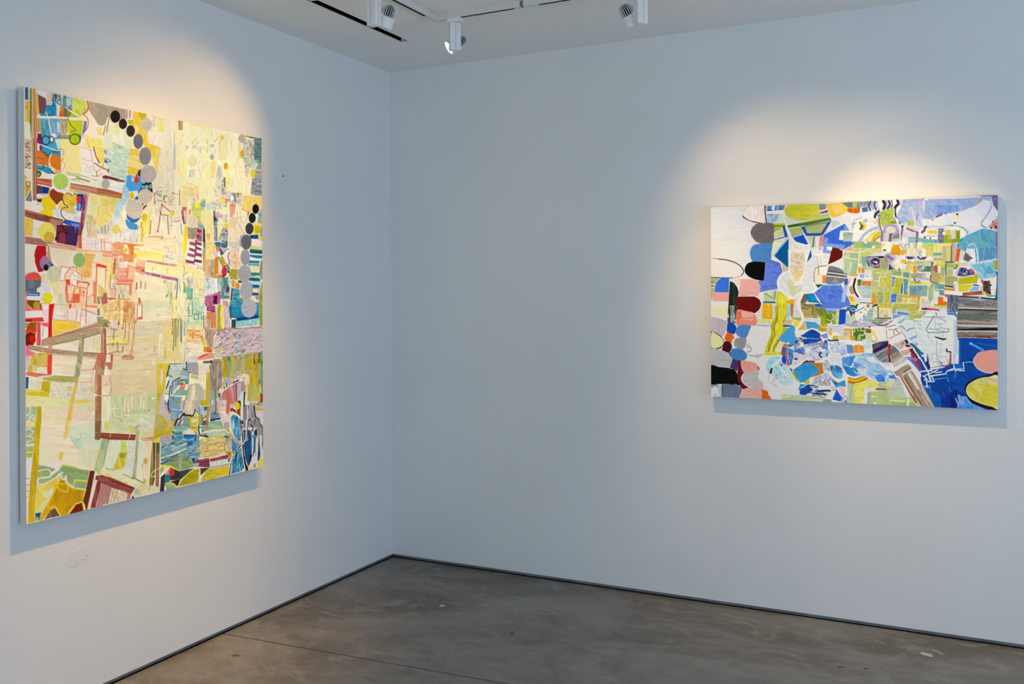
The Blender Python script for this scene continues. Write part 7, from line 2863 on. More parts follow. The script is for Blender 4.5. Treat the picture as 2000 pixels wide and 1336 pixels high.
N 20 60 8 d8dce8,d0d8e8,dce0e4,d4d8e0 100,230 180,190 500,210 560,270 720,280 755,370 770,760 800,840 810,1336 140,1336 60,1100 0,1000 0,330
P f0f4f8 50,320 130,240 270,260 270,320
P d8dce8 340,220 490,220 490,310 340,310
N 90 30 6 b8c8f0,ccd4f0,a8bcec 690,380 750,370 770,760 800,840 810,1336 680,1336 690,900
L 606c74 2.4 270,290 100,590 150,660 580,640 600,600 570,570
L 707880 1.8 50,320 510,320
L 606c74 2 300,210 330,260 320,310
C 9098a0 1.6 260,320 300,450 310,580
L 808c94 1.8 350,330 510,400 530,440
L 98a0a8 1.8 330,460 510,460 380,480 350,460 420,550
L 808c94 1.8 320,590 410,560 560,570
L 909ca4 1.8 160,570 340,600 560,640
L 98a4ac 1.6 130,690 190,830 270,860
L 98a4ac 1.6 460,660 470,750
L 98a4ac 1.8 330,830 340,1336
L a0acb4 1.8 430,900 420,1130
L a0acb4 1.8 340,900 430,900
L 98a4ac 1.8 240,1110 340,1110 340,1270
L 98a4ac 1.8 230,1120 220,1270
L 909ca4 1.8 240,1280 510,1280
L 98a4ac 1.8 170,1130 170,1330
L a0acb4 1.8 350,1140 560,1180 550,1040
P ece4c8 580,660 640,670 620,800 550,800
P 281418 280,735 470,780 540,775 540,800 470,820 300,765
L f0e8e8 3 280,770 310,850
L f4f0f0 4 500,830 540,990
P 34141c 530,990 560,1000 570,1050 640,1060 660,1080 640,1090 540,1070
P a03c3c 620,1090 650,1090 645,1200 650,1336 610,1336 625,1200
L e0d0d0 2 670,1100 665,1336
P f4f0ec 70,1120 100,1130 120,1270 90,1300 60,1200
P 40101c 95,1290 130,1280 150,1336 110,1336
N 20 60 10 0c3c94,0c4498,0a3484,1050a0 780,760 1650,775 1650,1050 1400,1050 1250,1110 1150,1210 1130,1336 810,1336 810,840
P 1860a0 810,780 850,780 850,1280 820,1290
L 4890d8 6 1060,880 1340,1030
P 8cc4f0 1040,880 1090,860 1100,910 1050,910
P 1458b0@0.7 1200,860 1640,920 1640,960 1200,900
B d08c80 1300,1070 1480,1045 1660,1045 1670,1400 1130,1400 1125,1250 1180,1150
C f0c8c0 1.6 1130,1300 1140,1200 1220,1100 1350,1060
T 1380 690 11.13
N 0 30 8 ece4dc,e4dcd4,f2ece6,e0dcd8 850,180 920,90 1190,80 1400,90 1330,200 1320,440 1400,520 1781,560 1781,1040 1440,1020 1230,800 1150,400
B 9c9ca0 90,-60 260,-50 430,0 530,80 580,160 550,260 510,345 300,320 90,300
L b8b8bc 2.5 110,300 300,320 510,340
P 34305c 590,160 720,180 690,420 600,380 530,340
B 060808 90,310 300,330 500,350 640,400 690,480 710,620 740,720 560,710 300,700 90,700
P 5c0c10 720,180 780,190 790,330 850,450 790,540 800,620 880,720 960,760 870,790 820,810 760,760 710,620 690,480
B 4070a8 600,-70 790,-50 910,75 840,180 760,185 610,160 540,20
P 283c78 590,150 720,180 610,170
B d88c80 775,190 920,200 1080,240 1150,320 1160,390 1040,410 850,445 780,340
L e8a898 2 775,200 790,330 850,440
L 8c2420 3 1140,320 1170,390
B a8a4a4 830,460 1000,420 1160,400 1170,480 1250,660 1260,770 1080,770 940,740 850,680 790,580
C c0bcb8 3 840,460 785,560 820,660 920,740 1050,770
P 3c8070 610,700 650,690 760,740 720,750
B 586078 370,710 580,710 720,740 800,810 770,900 760,990 370,980
P 142830 360,720 380,720 380,980 365,980
P 88a8b0 290,750 355,745 365,980 320,970 280,850
N 20 6 3 283840,a8b8c0,184050,c0d0d4 130,710 300,715 290,760 130,780
N 20 6 3 203038,a8b8c0,c0d0d4 140,920 300,920 300,975 150,975
E d8d8d4 205,840 66,90
E e0dcd4 200,840 42,60
B d0988c 770,900 830,820 930,775 1080,765 1240,800 1230,1000 1000,1000 760,990
C b88074 1.8 830,950 900,860 1000,830 1130,840
C b88074 1.8 900,950 1000,900 1150,890
P d85410 1230,790 1360,850 1380,920 1450,1020 1230,1010
N 60 20 5 88bcd8,a8d4e4,6ca8d0,b8dce8 1420,100 1640,90 1600,180 1560,240 1400,460 1310,400 1330,220
N 50 10 4 b8d8e8,78b0d8,d8e8f0,98c4e0,5890c8 1560,240 1640,320 1781,460 1781,730 1700,720 1620,640 1500,560 1440,500 1480,380
L f4f2ea 6 1590,160 1560,210 1450,320
L eef4f8 3 1560,240 1640,380 1781,480
P 3c1418 1420,340 1460,345 1440,470 1385,460
P 1c44a0 1650,110 1740,80 1750,260 1660,240
P 3c64b8 1600,240 1680,260 1640,310
P b8c0e8 1650,290 1781,280 1781,440 1700,400
L f8f6f2 3 1430,75 1660,80
P c8c040 1270,0 1640,0 1630,60 1270,60
N 95 10 3 c8b814,e0d460,b0a410 1270,0 1480,0 1470,65 1270,65
P c04830 1640,0 1690,0 1670,60 1630,60
P b0aab0 1070,50 1260,40 1160,130 1090,90
L 505058 1.6 940,70 1060,90 1140,130
E e4e0dc 1230,530 80,76
O f4f2f0 2 1230,530 78,74
L f0eeec 5 1170,400 1190,470
L e0e0e0 4 1240,600 1280,740
L 808898 1.6 1380,480 1360,640 1350,840
L f4f4f4 4 1360,620 1355,830
C 707478 2 1480,640 1500,580 1580,560 1650,610
C 988c94 2 1400,660 1480,690 1540,740 1640,690
E e4e8ec 1320,780 60,50
L a0a8b0 2 1310,720 1330,830
P b0b898 1650,900 1781,910 1781,1035 1690,1030
T 1520 690 11.13
N 0 40 8 ece4dc,e4dcd4,f2ece6,e0dcd8 0,580 200,660 400,600 500,700 500,900 480,920 90,910 80,1030 0,1020
N 40 12 4 b8d8e8,78b0d8,d8e8f0,98c4e0,c8d4f0 0,240 100,280 220,300 270,400 380,590 320,700 200,730 90,680 0,540
L eef4f8 3 10,230 100,390 220,520
P 3c64b8 40,240 110,260 100,310 60,300
P 1c44a0 100,90 190,130 190,270 110,250
P c04850 190,0 225,0 220,180 270,300 210,280
N 40 10 5 3868b0,6c94cc,1c3c80,98b8e0 230,0 330,0 340,130 310,260 260,280 240,180
L f8f6f2 4 0,80 100,85
N 30 10 4 b0b8cc,d0d0dc,888ca8,404878 330,0 600,0 560,60 430,170 350,160
P 1c2040 350,130 440,120 430,160 380,160
N -20 14 4 d0c8c4,e4dcd8,b8b0b4 320,220 620,60 700,100 1050,40 1050,110 820,200 640,180 520,240 340,290
N 30 12 4 b0b8cc,d0d0dc,888ca8 620,0 920,0 1000,100 900,150 700,140
C f8f6f4 5 260,310 320,350 380,340 520,250 600,190 700,170
C f8f6f4 5 820,200 950,180 1050,110
P 5c1414 530,240 620,170 820,180 800,220 640,210 540,250
C 2c1824 4 920,0 915,60 960,100
P 3088bc 350,370 530,250 640,220 740,220 930,380 720,540 600,640 500,650 420,540
N 20 20 8 2c88c0,3890c4,2480b4 380,370 540,260 720,230 900,380 700,540 560,640 480,620
P b87018 740,230 970,215 1005,440 860,500 730,530 930,385
P a86410 970,400 1005,440 760,530 800,490
P 88a818 320,440 350,370 440,580 500,680 400,580
P 2c58a8 260,320 330,370 310,430 280,380
P c0b810 590,650 700,570 700,680 610,690
P ece4c8 710,540 800,545 790,640 700,650
N 60 8 3 808498,c8c8d0,505878,d8d8e0,9ca0b0 980,230 1110,180 1180,300 1150,480 1260,720 900,720 740,700 820,540 1010,450
C ece8d8 3 1030,400 1100,430 1140,490
E f6f8fa 980,600 22,24
E f6f8fa 1115,535 22,24
E f6f8fa 1180,235 24,24
P e8e0dc 1130,560 1260,720 1260,800 1180,760
N 60 30 6 0c3884,1448a0,10306c 490,800 640,700 700,690 880,720 860,780 780,820 620,920 490,910
P 2888c0 500,680 620,690 500,800 450,820
L 98c4e0 3 520,760 600,730
N 5 14 3 182850,c0d0d8,e4e8ec,304870,88a8c0 700,730 900,720 1260,740 1240,840 1040,980 760,930 640,900 780,800
P d8dce0 900,720 1200,720 1150,770 890,790
L 142448 5 890,830 1130,815
L dce8ec 4 890,790 1240,770
L 1c3050 4 780,880 1050,900
P f0f4f4 640,900 760,880 740,940 660,930
P ecd8d4 1120,860 1250,800 1250,880 1170,1000 1040,980
P 1850b8 1280,780 1430,960 1380,1050 1200,1010 1260,860
P 3c68c8 1280,780 1300,780 1430,980 1400,1000
N 60 14 5 2c6cac,4890c4,68a8d0,1c4c90 1160,300 1270,260 1400,330 1450,480 1380,560 1250,540 1170,420
P 58acd0 1270,450 1400,440 1430,500 1360,570
C e4e0e4 6 1060,390 1150,480 1250,570 1330,620 1440,560
N 20 14 5 d8d8d8,c0c4d0,e8e4e0 1140,0 1370,0 1380,300 1260,260 1160,220 1110,120
P 3c88b8 1160,510 1260,680 1470,580 1490,740 1400,720 1270,760
P 2c5c80 1160,510 1200,580 1340,660 1260,700
P d0b4b4 1310,740 1380,710 1480,800 1470,930 1400,880
P b0a8b0 1310,770 1400,880 1460,940 1440,980
L f0f0f4 3 1290,760 1370,890 1450,980
N 40 6 3 1c2848,d8e0ec,4c5c90 1400,1000 1500,900 1530,1090 1400,1060
E f6f8fa 1465,980 22,22
P 1c4880 1160,280 1200,260 1190,380 1160,380
N 70 12 4 e0d8e0,c8c8d8,ece4e8 1400,420 1540,520 1530,640 1500,720 1510,1080 1480,880 1490,620 1440,560
N 50 24 6 2c68b8,5c98d4,3c80c4,88b4e0,4878cc 1390,110 1781,20 1781,480 1660,510 1520,480 1420,340
P 5878d0 1650,240 1781,210 1781,330 1660,380
P 2470b0 1400,280 1540,300 1660,500 1520,470
L e4f0f8 2.4 1510,60 1781,20
L d8e4f4 3 1380,100 1390,280 1500,460 1680,540 1781,520
E f8fcfc 1715,95 20,18
E f8fcfc 1690,140 22,20
E f8fcfc 1670,185 22,20
E f8fcfc 1640,240 22,20
E f8fcfc 1605,295 24,22
P c8c8d8 1740,340 1781,320 1781,480 1760,470
C a89018 5 1540,540 1650,570 1781,560
C e0c028 4 1540,570 1650,600 1781,590
C c06818 6 1540,610 1650,640 1781,630
N 90 30 5 a8b490,b8c0a0,98a888 1520,650 1660,670 1690,1100 1520,1090
N 5 20 6 ecc848,e8d070,f0d860,e0b838 1660,670 1781,670 1781,1100 1690,1090
P dcc868 1660,670 1700,680 1720,1090 1690,1090
N 0 30 5 b0b898,a0ac84,c0c8a8,a8b088 90,905 480,920 700,930 1180,1010 1180,1075 900,1055 90,1035
P 808c78 1010,1000 1180,1010 1180,1075 980,1060
P c8ccc8 1190,1020 1380,1050 1400,1080 1180,1070
T 1660 690 11.13
N 20 20 5 5890cc,88b8e4,b8d0ec,a8c0e4,7ca8dc 0,20 500,0 640,200 860,230 920,380 1000,480 1020,570 900,610 640,640 540,600 400,520 330,460 0,520
P 3878c0 0,80 140,40 60,260 0,300
P 5878d0 100,240 220,210 230,290 120,320
P 2c7cb8 0,320 160,320 200,480 60,500 0,470
N 20 12 5 c0c0d4,d4d0dc,b0b8d0 190,320 380,330 400,470 330,480 200,440
P d8d0e4 380,100 520,60 640,180 840,240 920,380 800,360 640,220 440,200
P 98c0d8 490,0 540,30 700,190 640,190 520,90
N 30 20 6 88acd8,a8c0e4,7098d0 380,220 640,220 760,340 780,440 600,420 420,360
N 20 16 5 3468b8,4478c8,5c8cd0 560,480 760,440 790,600 640,620 580,560
P 3c74c4 860,490 980,460 1000,550 860,560
L e4f0f8 2.4 0,70 300,0
E f8fcfc 155,95 20,18
E f8fcfc 125,140 22,20
E f8fcfc 105,185 22,20
E f8fcfc 80,240 22,20
E f8fcfc 45,295 24,22
E e0f0fa 855,445 24,26
E e0f0fa 830,510 26,30
E e0f0fa 800,580 24,26
E e0f0fa 890,565 40,20
E e0f0fa 955,560 16,16
L e0ecf4 5 0,510 100,530 200,520 330,470 400,520
L e8f4fc 4 400,520 520,580 640,640 800,640 940,600
E f0ecd0 990,585 30,30
P 2c3c80 980,530 1030,530 1020,570
C a89018 5 0,550 120,570 240,540 330,510
C e0c028 4 0,580 140,610 260,570 350,520
C c06818 7 0,625 140,645 280,600 390,540
N 0 40 6 b0b898,a0ac84,b8c0a8,a8b088 400,560 640,640 900,620 1050,520 1340,960 1430,970 1440,1140 400,1110
N 5 20 6 ecc848,e8d070,f0d860,e0b838 90,670 330,600 490,640 340,780 300,1100 140,1100
P d8cc60 400,560 620,640 620,730 500,740 360,640
P d8cc58 800,650 980,590 900,720 800,700
L f0e8b0 2.5 980,590 880,730
P ece4d8 330,790 500,735 490,830 400,840 380,1100 320,1100
P c4c8d4 400,770 480,750 490,830 400,830
P ecd890 500,740 610,740 600,830 500,830
L f0ecb0 2 610,640 605,830
P 805410 590,760 780,755 830,785 780,795 600,790
E 181410 603,773 22,18
N 0 40 5 98a890,a8b898,90a088 620,790 850,790 850,900 620,860
P 90a49c 400,840 470,840 460,1110 390,1110
P a8b470 480,860 860,900 870,1120 470,1110
L d8dcb8 2.5 480,935 600,935
P b0b4c4 940,640 1120,540 1240,880 1180,900 940,720
P b0bca0 1050,660 1170,700 1160,940 860,920 850,800
P d0d0d8 1090,540 1130,540 1330,950 1240,940
N 0 40 5 98b060,a8bc78,88a450 870,980 1410,970 1430,1140 940,1130
L d0dcb8 4 890,1010 1200,1030
P d0d8c0 1260,980 1320,980 1290,1140 1240,1140
P 6c78b0 1420,1080 1470,1140 1430,1145
E f0f0d4 565,1085 30,28
N -35 50 3 7c7c80,4c4c54,a0a0a4,606468 510,0 830,0 850,100 880,190 720,200 640,150
P 982820 830,0 890,0 880,120 910,210 870,220 850,120
P 5c2410 850,80 890,100 910,210 870,220
N -30 30 4 a88470,c0a898,8c6c60 910,150 1110,30 1150,50 960,210 910,210
N -30 30 3 b0aca8,d0ccc8,989088 940,220 1150,50 1230,80 1240,150 1100,250 960,300
N -30 30 4 9c8478,8c7468,a89888 930,370 1290,220 1360,320 1180,420 1110,500 1020,470
P a87c78 940,370 1080,380 1110,500 1020,480
P 706050 1160,400 1340,270 1350,320 1190,430
N 58 90 3.6 b09c90,7c685c,c8b8a8,94745c,a88c78,d0c0b4 1110,490 1180,460 1330,360 1390,400 1781,1060 1781,1160 1500,1145 1340,950
L 8c3c30 5 1120,500 1380,940
L d8a888 4 1140,500 1480,1060 1540,1140
L e8d8c4 4 1280,440 1400,620 1500,760
L 6c5448 4 1200,520 1480,960 1560,1100
P 8c4838 1340,900 1400,920 1480,1060 1440,1060
C f6f2ee 8 890,220 920,350 1000,350 1130,260 1280,200 1350,260 1430,380 1540,510
P 4868c0 1240,80 1330,60 1480,140 1560,370 1530,400 1440,300 1330,170
P 7c90e0 1230,70 1310,70 1400,130 1350,140 1240,110
P 1c48a8 1430,100 1530,110 1700,370 1781,400 1781,1040 1580,640 1540,520 1580,470 1530,400
P a8302c 1310,0 1400,0 1480,130 1580,370 1530,360 1400,140
P 1c2858 1380,0 1450,0 1500,80 1460,80
C d8a8a0 2 1390,120 1430,110 1450,140 1410,150
P 186080 1500,0 1560,80 1720,320 1680,330 1530,110 1470,20
L e8f0f4 4 1460,0 1510,80 1560,130 1640,260 1700,370
N 20 40 8 d8dce8,d0d8e8,d4d8e0 1540,0 1781,0 1781,320 1700,240 1600,100
P f2f0ec 1640,0 1680,40 1690,150 1650,170 1620,80
P 4c1424 1660,170 1690,160 1750,320 1730,330
N 40 30 8 0c4498,1454a8,0a3c8c 1560,480 1620,440 1781,400 1781,1040 1640,760
L c8dcf0 4 1540,390 1700,370 1781,370
L c8dcf0 4 1580,480 1640,510 1680,690 1600,710
L c8dcf0 3 1640,480 1781,420
L c8dcf0 3.5 1700,380 1760,560
L a8c8f0 4 1600,720 1720,720
L c8dcf0 3 1620,570 1700,550
T 1800 690 11.13
N 20 60 10 0c3c94,0c4498,0a3484,0c3c8c 0,0 1660,0 1660,1210 300,1170 0,600
P f4f2f0 0,40 70,0 60,80 0,60
N 20 40 8 d8dce8,d0d8e8,dce0e4,d0d8d8 130,0 640,0 610,230 200,310
L 98a4ac 1.8 330,0 340,160
L 98a4ac 1.8 240,0 220,150
L 909ca4 1.8 240,180 510,180
L 98a4ac 1.8 170,30 170,230
L a0acb4 1.8 350,40 560,70
L a0acb4 1.8 330,230 400,200
L a0acb4 1.8 380,240 430,210
P f4f0ec 70,0 120,0 120,170 90,190 60,100
P 40101c 95,180 130,160 200,330 160,340
L 584848 2 200,310 500,250
L f0e4dc 5 200,330 500,280
P a03c3c 620,0 650,0 645,100 655,210 640,240 500,290 500,260 600,220
P d8dcec 650,0 810,0 810,215 650,215
P a8bcec 690,0 750,0 740,210 690,210
P 1860a0 815,0 855,0 855,150 820,170
P 1c4c98@0.6 0,140 130,360 100,440 0,400
P 186898 0,80 160,330 200,340 200,400 100,350 0,160
L d8e8f8 3.5 0,130 60,240 150,400 210,580
L d8e8f8 3.5 0,385 240,360
L d8e8f8 3 80,470 300,380 360,340
L d8e8f8 3 280,370 310,410 440,385
L d8e8f8 4 200,480 540,430 545,380 720,310
L d8e8f8 3 560,370 740,330 920,320 910,180
L a8c8f0 4 700,230 740,380
L a8c8f0 4 740,340 930,360
P 1858b8 740,220 890,210 880,310 750,310
L c8dcf0 4 40,480 100,520 130,700 50,710
L c8dcf0 3 60,570 140,550
L c8dcf0 3.5 150,430 200,590
L c8dcf0 3.5 230,490 280,600
L 98c0f0 4 140,600 280,600
L a8c8f0 4 60,730 160,720
L 3c7cb8 4 180,680 220,880
L 6ca8e8 2.4 940,180 1110,170
L 3c70c0 3 740,390 730,520
L 4888c0 3 270,560 560,510 590,600
L 2860b0 3 600,700 640,830
N 75 60 8 081c5c,0a2878,0c3080 420,950 620,850 780,760 940,900 830,1180 440,1165
P 1458a0@0.6 0,640 160,740 420,900 440,1165 300,1170
N 58 90 3.6 b09c90,7c685c,c8b8a8,a88c78 0,660 60,740 290,1165 0,1160
P 186098 40,700 110,780 330,1170 290,1165
N 65 20 5 2c64c0,3878d0,5c90dc,4888dc 760,1180 830,950 960,900 1100,1060 1400,1190 1660,1215
P 98b0dc 730,950 760,950 830,1140 810,1140
P 6c94d8 780,880 840,880 900,1050 880,1130 820,1080
P 7c9cdc 870,910 900,900 940,1060 910,1100
B d08c80 1150,100 1220,0 1300,-60 1670,-60 1670,405 1480,400 1330,370 1220,310 1140,200
C f0c8c0 2 1220,0 1140,100 1140,200 1220,310 1350,380 1500,405 1650,400
B 200810 950,800 945,700 1000,620 1130,540 1300,480 1480,440 1670,425 1680,1195 1450,1180 1200,1100 1040,1000
B e0cc90 970,780 1010,670 1130,580 1280,515 1450,490 1670,495 1670,1140 1530,1130 1300,1070 1100,980 1000,880
N 30 20 8 b8b048,a8a838,c4b868,c0b85c 985,780 1020,690 1130,600 1280,530 1450,500 1670,505 1670,1125 1530,1115 1300,1055 1110,970 1010,880
N 10 14 4 a0a498,c0b878,a8ac80 1240,560 1450,505 1660,510 1650,620 1500,600 1300,620
P b0ac38 1380,680 1650,660 1650,1110 1300,1040 1280,900
L f8f8f4 2 1665,430 1665,1200
T 0 0 1
K c8a884,e8d4b0,a88c6c,f4ead8 .8 3.5 40 70 1544,496 1572,496 1570,540 1548,540
K e8f0f8,b0cce4,4c80b8,d8e4f0 1.1 8 50 60 1510,715 1535,712 1556,745 1540,756 1512,740
K eef0f8,8898c0,586890,c8d0e4 1 6 40 70 1560,680 1620,670 1640,700 1580,712
K f0f4f8,5c6088,a8b0c8,7880a0 .9 4 60 60 1592,735 1628,722 1634,760 1590,755
K b8d8f0,3c78b8,e8f4fc,5890cc 1.2 9 30 60 1665,700 1700,700 1740,740 1720,745 1670,735
K 9aa8c8,d0d8ec,7c8cb8,e4e4f0 1.2 9 70 50 1760,400 1815,395 1815,440 1770,440
K 8ca8d8,b4c8e8,6c90cc 1.2 14 85 40 1815,395 1900,388 1880,410 1820,420
K 7cb8cc,a8d8e4,4890ac 1.2 16 80 50 1880,455 1944,450 1944,530 1900,530
K d0d498,e8e8b8,98b088,c0b848 1 10 0 70 1700,515 1810,510 1810,600 1700,600
K d0d498,e8e8b8,98b088,7890a8 1 10 90 70 1700,515 1810,510 1810,600 1700,600
K 9ca4ac,b8c0c8,808890 .8 16 20 20 1800,625 1860,615 1860,700 1800,700
K d8d4d0,f4f0ec,c0bcb8 1 10 20 40 1465,645 1505,640 1495,690 1462,700
K e8e0d4,d0c8c0,f6f2ec 1 12 -30 40 1490,730 1560,750 1560,775 1505,775
K 144aa0,0a2c78,2868b8 1.3 16 70 40 1835,700 1890,700 1890,790 1830,790
"""

COL = bpy.context.scene.collection
PI = math.pi
H = 3.0            # ceiling height
ROOM_X, ROOM_Y = 7.0, -8.0
REVEAL = 0.018     # shadow gap under the walls

# ------------------------------------------------------------------ materials
def mat(name, rgb, rough=.6, spec=.3, metal=0., bump=0., bscale=200., var=0.):
    m = bpy.data.materials.new(name); m.use_nodes = True
    nt = m.node_tree; b = nt.nodes['Principled BSDF']
    b.inputs['Base Color'].default_value = (*rgb, 1); b.inputs['Roughness'].default_value = rough
    b.inputs['Specular IOR Level'].default_value = spec; b.inputs['Metallic'].default_value = metal
    tc = nt.nodes.new('ShaderNodeTexCoord')
    if var or bump:
        n = nt.nodes.new('ShaderNodeTexNoise'); n.inputs['Scale'].default_value = bscale; n.inputs['Detail'].default_value = 3
        nt.links.new(tc.outputs['Object'], n.inputs['Vector'])
    if bump:
        bp = nt.nodes.new('ShaderNodeBump'); bp.inputs['Strength'].default_value = bump; bp.inputs['Distance'].default_value = .001
        nt.links.new(n.outputs['Fac'], bp.inputs['Height']); nt.links.new(bp.outputs['Normal'], b.inputs['Normal'])
    if var:
        r = nt.nodes.new('ShaderNodeValToRGB')
        r.color_ramp.elements[0].position = .3; r.color_ramp.elements[1].position = .7
        r.color_ramp.elements[0].color = (*[c * (1 - var) for c in rgb], 1)
        r.color_ramp.elements[1].color = (*[min(c * (1 + var), 1) for c in rgb], 1)
        nt.links.new(n.outputs['Fac'], r.inputs['Fac']); nt.links.new(r.outputs['Color'], b.inputs['Base Color'])
    return m

def emis(name, rgb, s):
    m = bpy.data.materials.new(name); m.use_nodes = True; nt = m.node_tree
    b = nt.nodes['Principled BSDF']; b.inputs['Base Color'].default_value = (*rgb, 1)
    b.inputs['Emission Color'].default_value = (*rgb, 1); b.inputs['Emission Strength'].default_value = s
    return m

class Nodes:
    """tiny helper to write node maths"""
    def __init__(s, nt): s.nt = nt
    def new(s, t, **kw):
        n = s.nt.nodes.new(t)
        for k, v in kw.items(): setattr(n, k, v)
        return n
    def link(s, a, b): s.nt.links.new(a, b)
    def m(s, op, a, b=None, c=None):
        n = s.new('ShaderNodeMath', operation=op)
        for i, v in enumerate((a, b, c)):
            if v is None: continue
            if isinstance(v, (int, float)): n.inputs[i].default_value = v
            else: s.link(v, n.inputs[i])
        return n.outputs[0]
    def mix(s, fac, a, b, blend='MIX'):
        n = s.new('ShaderNodeMix', data_type='RGBA', blend_type=blend)
        for sock, v in ((n.inputs[0], fac), (n.inputs[6], a), (n.inputs[7], b)):
            if isinstance(v, (int, float)): sock.default_value = v
            elif isinstance(v, tuple): sock.default_value = (*v, 1)
            else: s.link(v, sock)
        return n.outputs[2]
    def noise(s, vec, scale, detail=4, rough=.55, dist=0.):
        n = s.new('ShaderNodeTexNoise'); n.inputs['Scale'].default_value = scale; n.inputs['Detail'].default_value = detail
        n.inputs['Roughness'].default_value = rough; n.inputs['Distortion'].default_value = dist
        s.link(vec, n.inputs['Vector']); return n.outputs['Fac']
    def ramp(s, fac, p0, p1):
        n = s.new('ShaderNodeMapRange', interpolation_type='SMOOTHSTEP'); s.link(fac, n.inputs[0])
        n.inputs[1].default_value = p0; n.inputs[2].default_value = p1
        return n.outputs[0]

def spot_mask(N, X, Y, cx, cy, rx, ry, ang, wob=None):
    """1 inside an ellipse of the X,Y plane"""
    ca, sa = math.cos(ang), math.sin(ang)
    dx = N.m('SUBTRACT', X, cx); dy = N.m('SUBTRACT', Y, cy)
    u = N.m('ADD', N.m('MULTIPLY', dx, ca / rx), N.m('MULTIPLY', dy, sa / rx))
    v = N.m('ADD', N.m('MULTIPLY', dx, -sa / ry), N.m('MULTIPLY', dy, ca / ry))
    d = N.m('ADD', N.m('MULTIPLY', u, u), N.m('MULTIPLY', v, v))
    if wob is not None: d = N.m('ADD', d, wob)
    return N.ramp(d, 1.15, .75)

def wall_material(name, rgb, patch=None):
    """white emulsion with roller stipple; patch = (axis, centre, z) lumpy repair"""
    m = bpy.data.materials.new(name); m.use_nodes = True; nt = m.node_tree; N = Nodes(nt); b = nt.nodes['Principled BSDF']
    b.inputs['Roughness'].default_value = .62; b.inputs['Specular IOR Level'].default_value = .22
    tc = N.new('ShaderNodeTexCoord').outputs['Object']
    st = N.noise(tc, 260, 2); lo = N.noise(tc, 1.3, 3)
    col = N.mix(N.ramp(lo, .3, .7), tuple(c * .965 for c in rgb), rgb)
    hgt = N.m('MULTIPLY', st, .35)
    if patch:
        sp = N.new('ShaderNodeSeparateXYZ'); N.link(tc, sp.inputs[0])
        Y, Z = sp.outputs[1], sp.outputs[2]
        big = N.noise(tc, 38, 4, .6, 1.2)
        k = spot_mask(N, Y, Z, patch[0], patch[1], .055, .033, .2, N.m('MULTIPLY', N.m('SUBTRACT', big, .5), 3.))
        hgt = N.m('ADD', hgt, N.m('MULTIPLY', k, N.m('MULTIPLY', N.noise(tc, 75, 3, .6, 1.5), 7.)))
        hole = spot_mask(N, Y, Z, patch[2], patch[3], .005, .005, 0)
        col = N.mix(hole, col, (.08, .08, .08))
    bp = N.new('ShaderNodeBump'); bp.inputs['Strength'].default_value = .35; bp.inputs['Distance'].default_value = .0012
    N.link(hgt, bp.inputs['Height']); N.link(bp.outputs['Normal'], b.inputs['Normal']); N.link(col, b.inputs['Base Color'])
    return m

def floor_material():
    m = bpy.data.materials.new('polished_concrete'); m.use_nodes = True; nt = m.node_tree; N = Nodes(nt); b = nt.nodes['Principled BSDF']
    tc = N.new('ShaderNodeTexCoord').outputs['Object']
    sp = N.new('ShaderNodeSeparateXYZ'); N.link(tc, sp.inputs[0]); X, Y = sp.outputs[0], sp.outputs[1]
    mp = N.new('ShaderNodeMapping'); mp.inputs['Scale'].default_value = (1, 1.7, 1); mp.inputs['Rotation'].default_value = (0, 0, .5); N.link(tc, mp.inputs[0])
    big = N.noise(mp.outputs[0], 1.1, 5, .6, .9); mid = N.noise(mp.outputs[0], 4.2, 6, .65, 1.6); fine = N.noise(tc, 60, 5, .7)
    c = N.mix(N.ramp(big, .32, .68), FLOOR_A, FLOOR_B)
    c = N.mix(N.m('MULTIPLY', N.ramp(mid, .48, .75), .55), c, FLOOR_C)
    c = N.mix(N.m('MULTIPLY', N.ramp(mid, .50, .28), .45), c, FLOOR_D)
    c = N.mix(N.m('MULTIPLY', N.ramp(fine, .5, .75), .3), c, FLOOR_C)
    pit = N.ramp(N.noise(tc, 24, 2, .5), .78, .82)
    c = N.mix(N.m('MULTIPLY', pit, .7), c, (.03, .028, .025))
    # hairline saw cut in the slab
    line = N.m('ABSOLUTE', N.m('SUBTRACT', Y, N.m('ADD', N.m('MULTIPLY', X, .0573), -1.444)))
    c = N.mix(N.ramp(line, .0045, .0022), c, (.012, .011, .010))
    wob = N.m('MULTIPLY', N.m('SUBTRACT', N.noise(tc, 40, 3), .5), 2.2)
    for cx, cy, rx, ry, an, rgb, k in FLOOR_MARKS:
        s_ = spot_mask(N, X, Y, cx, cy, rx, ry, an, wob)
        c = N.mix(N.m('MULTIPLY', s_, k), c, rgb)
    N.link(c, b.inputs['Base Color'])
    r = N.m('ADD', N.m('MULTIPLY', mid, .25), .30); N.link(r, b.inputs['Roughness'])
    b.inputs['Specular IOR Level'].default_value = .38
    bp = N.new('ShaderNodeBump'); bp.inputs['Strength'].default_value = .12; bp.inputs['Distance'].default_value = .002
    N.link(fine, bp.inputs['Height']); N.link(bp.outputs['Normal'], b.inputs['Normal'])
    return m

# ------------------------------------------------------------------ mesh helpers
def add_box(bm, x0, x1, y0, y1, z0, z1, M=None):
    vs = [bm.verts.new(v) for v in ((x0, y0, z0), (x1, y0, z0), (x1, y1, z0), (x0, y1, z0), (x0, y0, z1), (x1, y0, z1), (x1, y1, z1), (x0, y1, z1))]
    if M is not None:
        for v in vs: v.co = M @ v.co
    for f in ((3, 2, 1, 0), (4, 5, 6, 7), (0, 1, 5, 4), (1, 2, 6, 5), (2, 3, 7, 6), (3, 0, 4, 7)):
        bm.faces.new([vs[i] for i in f])
    return vs

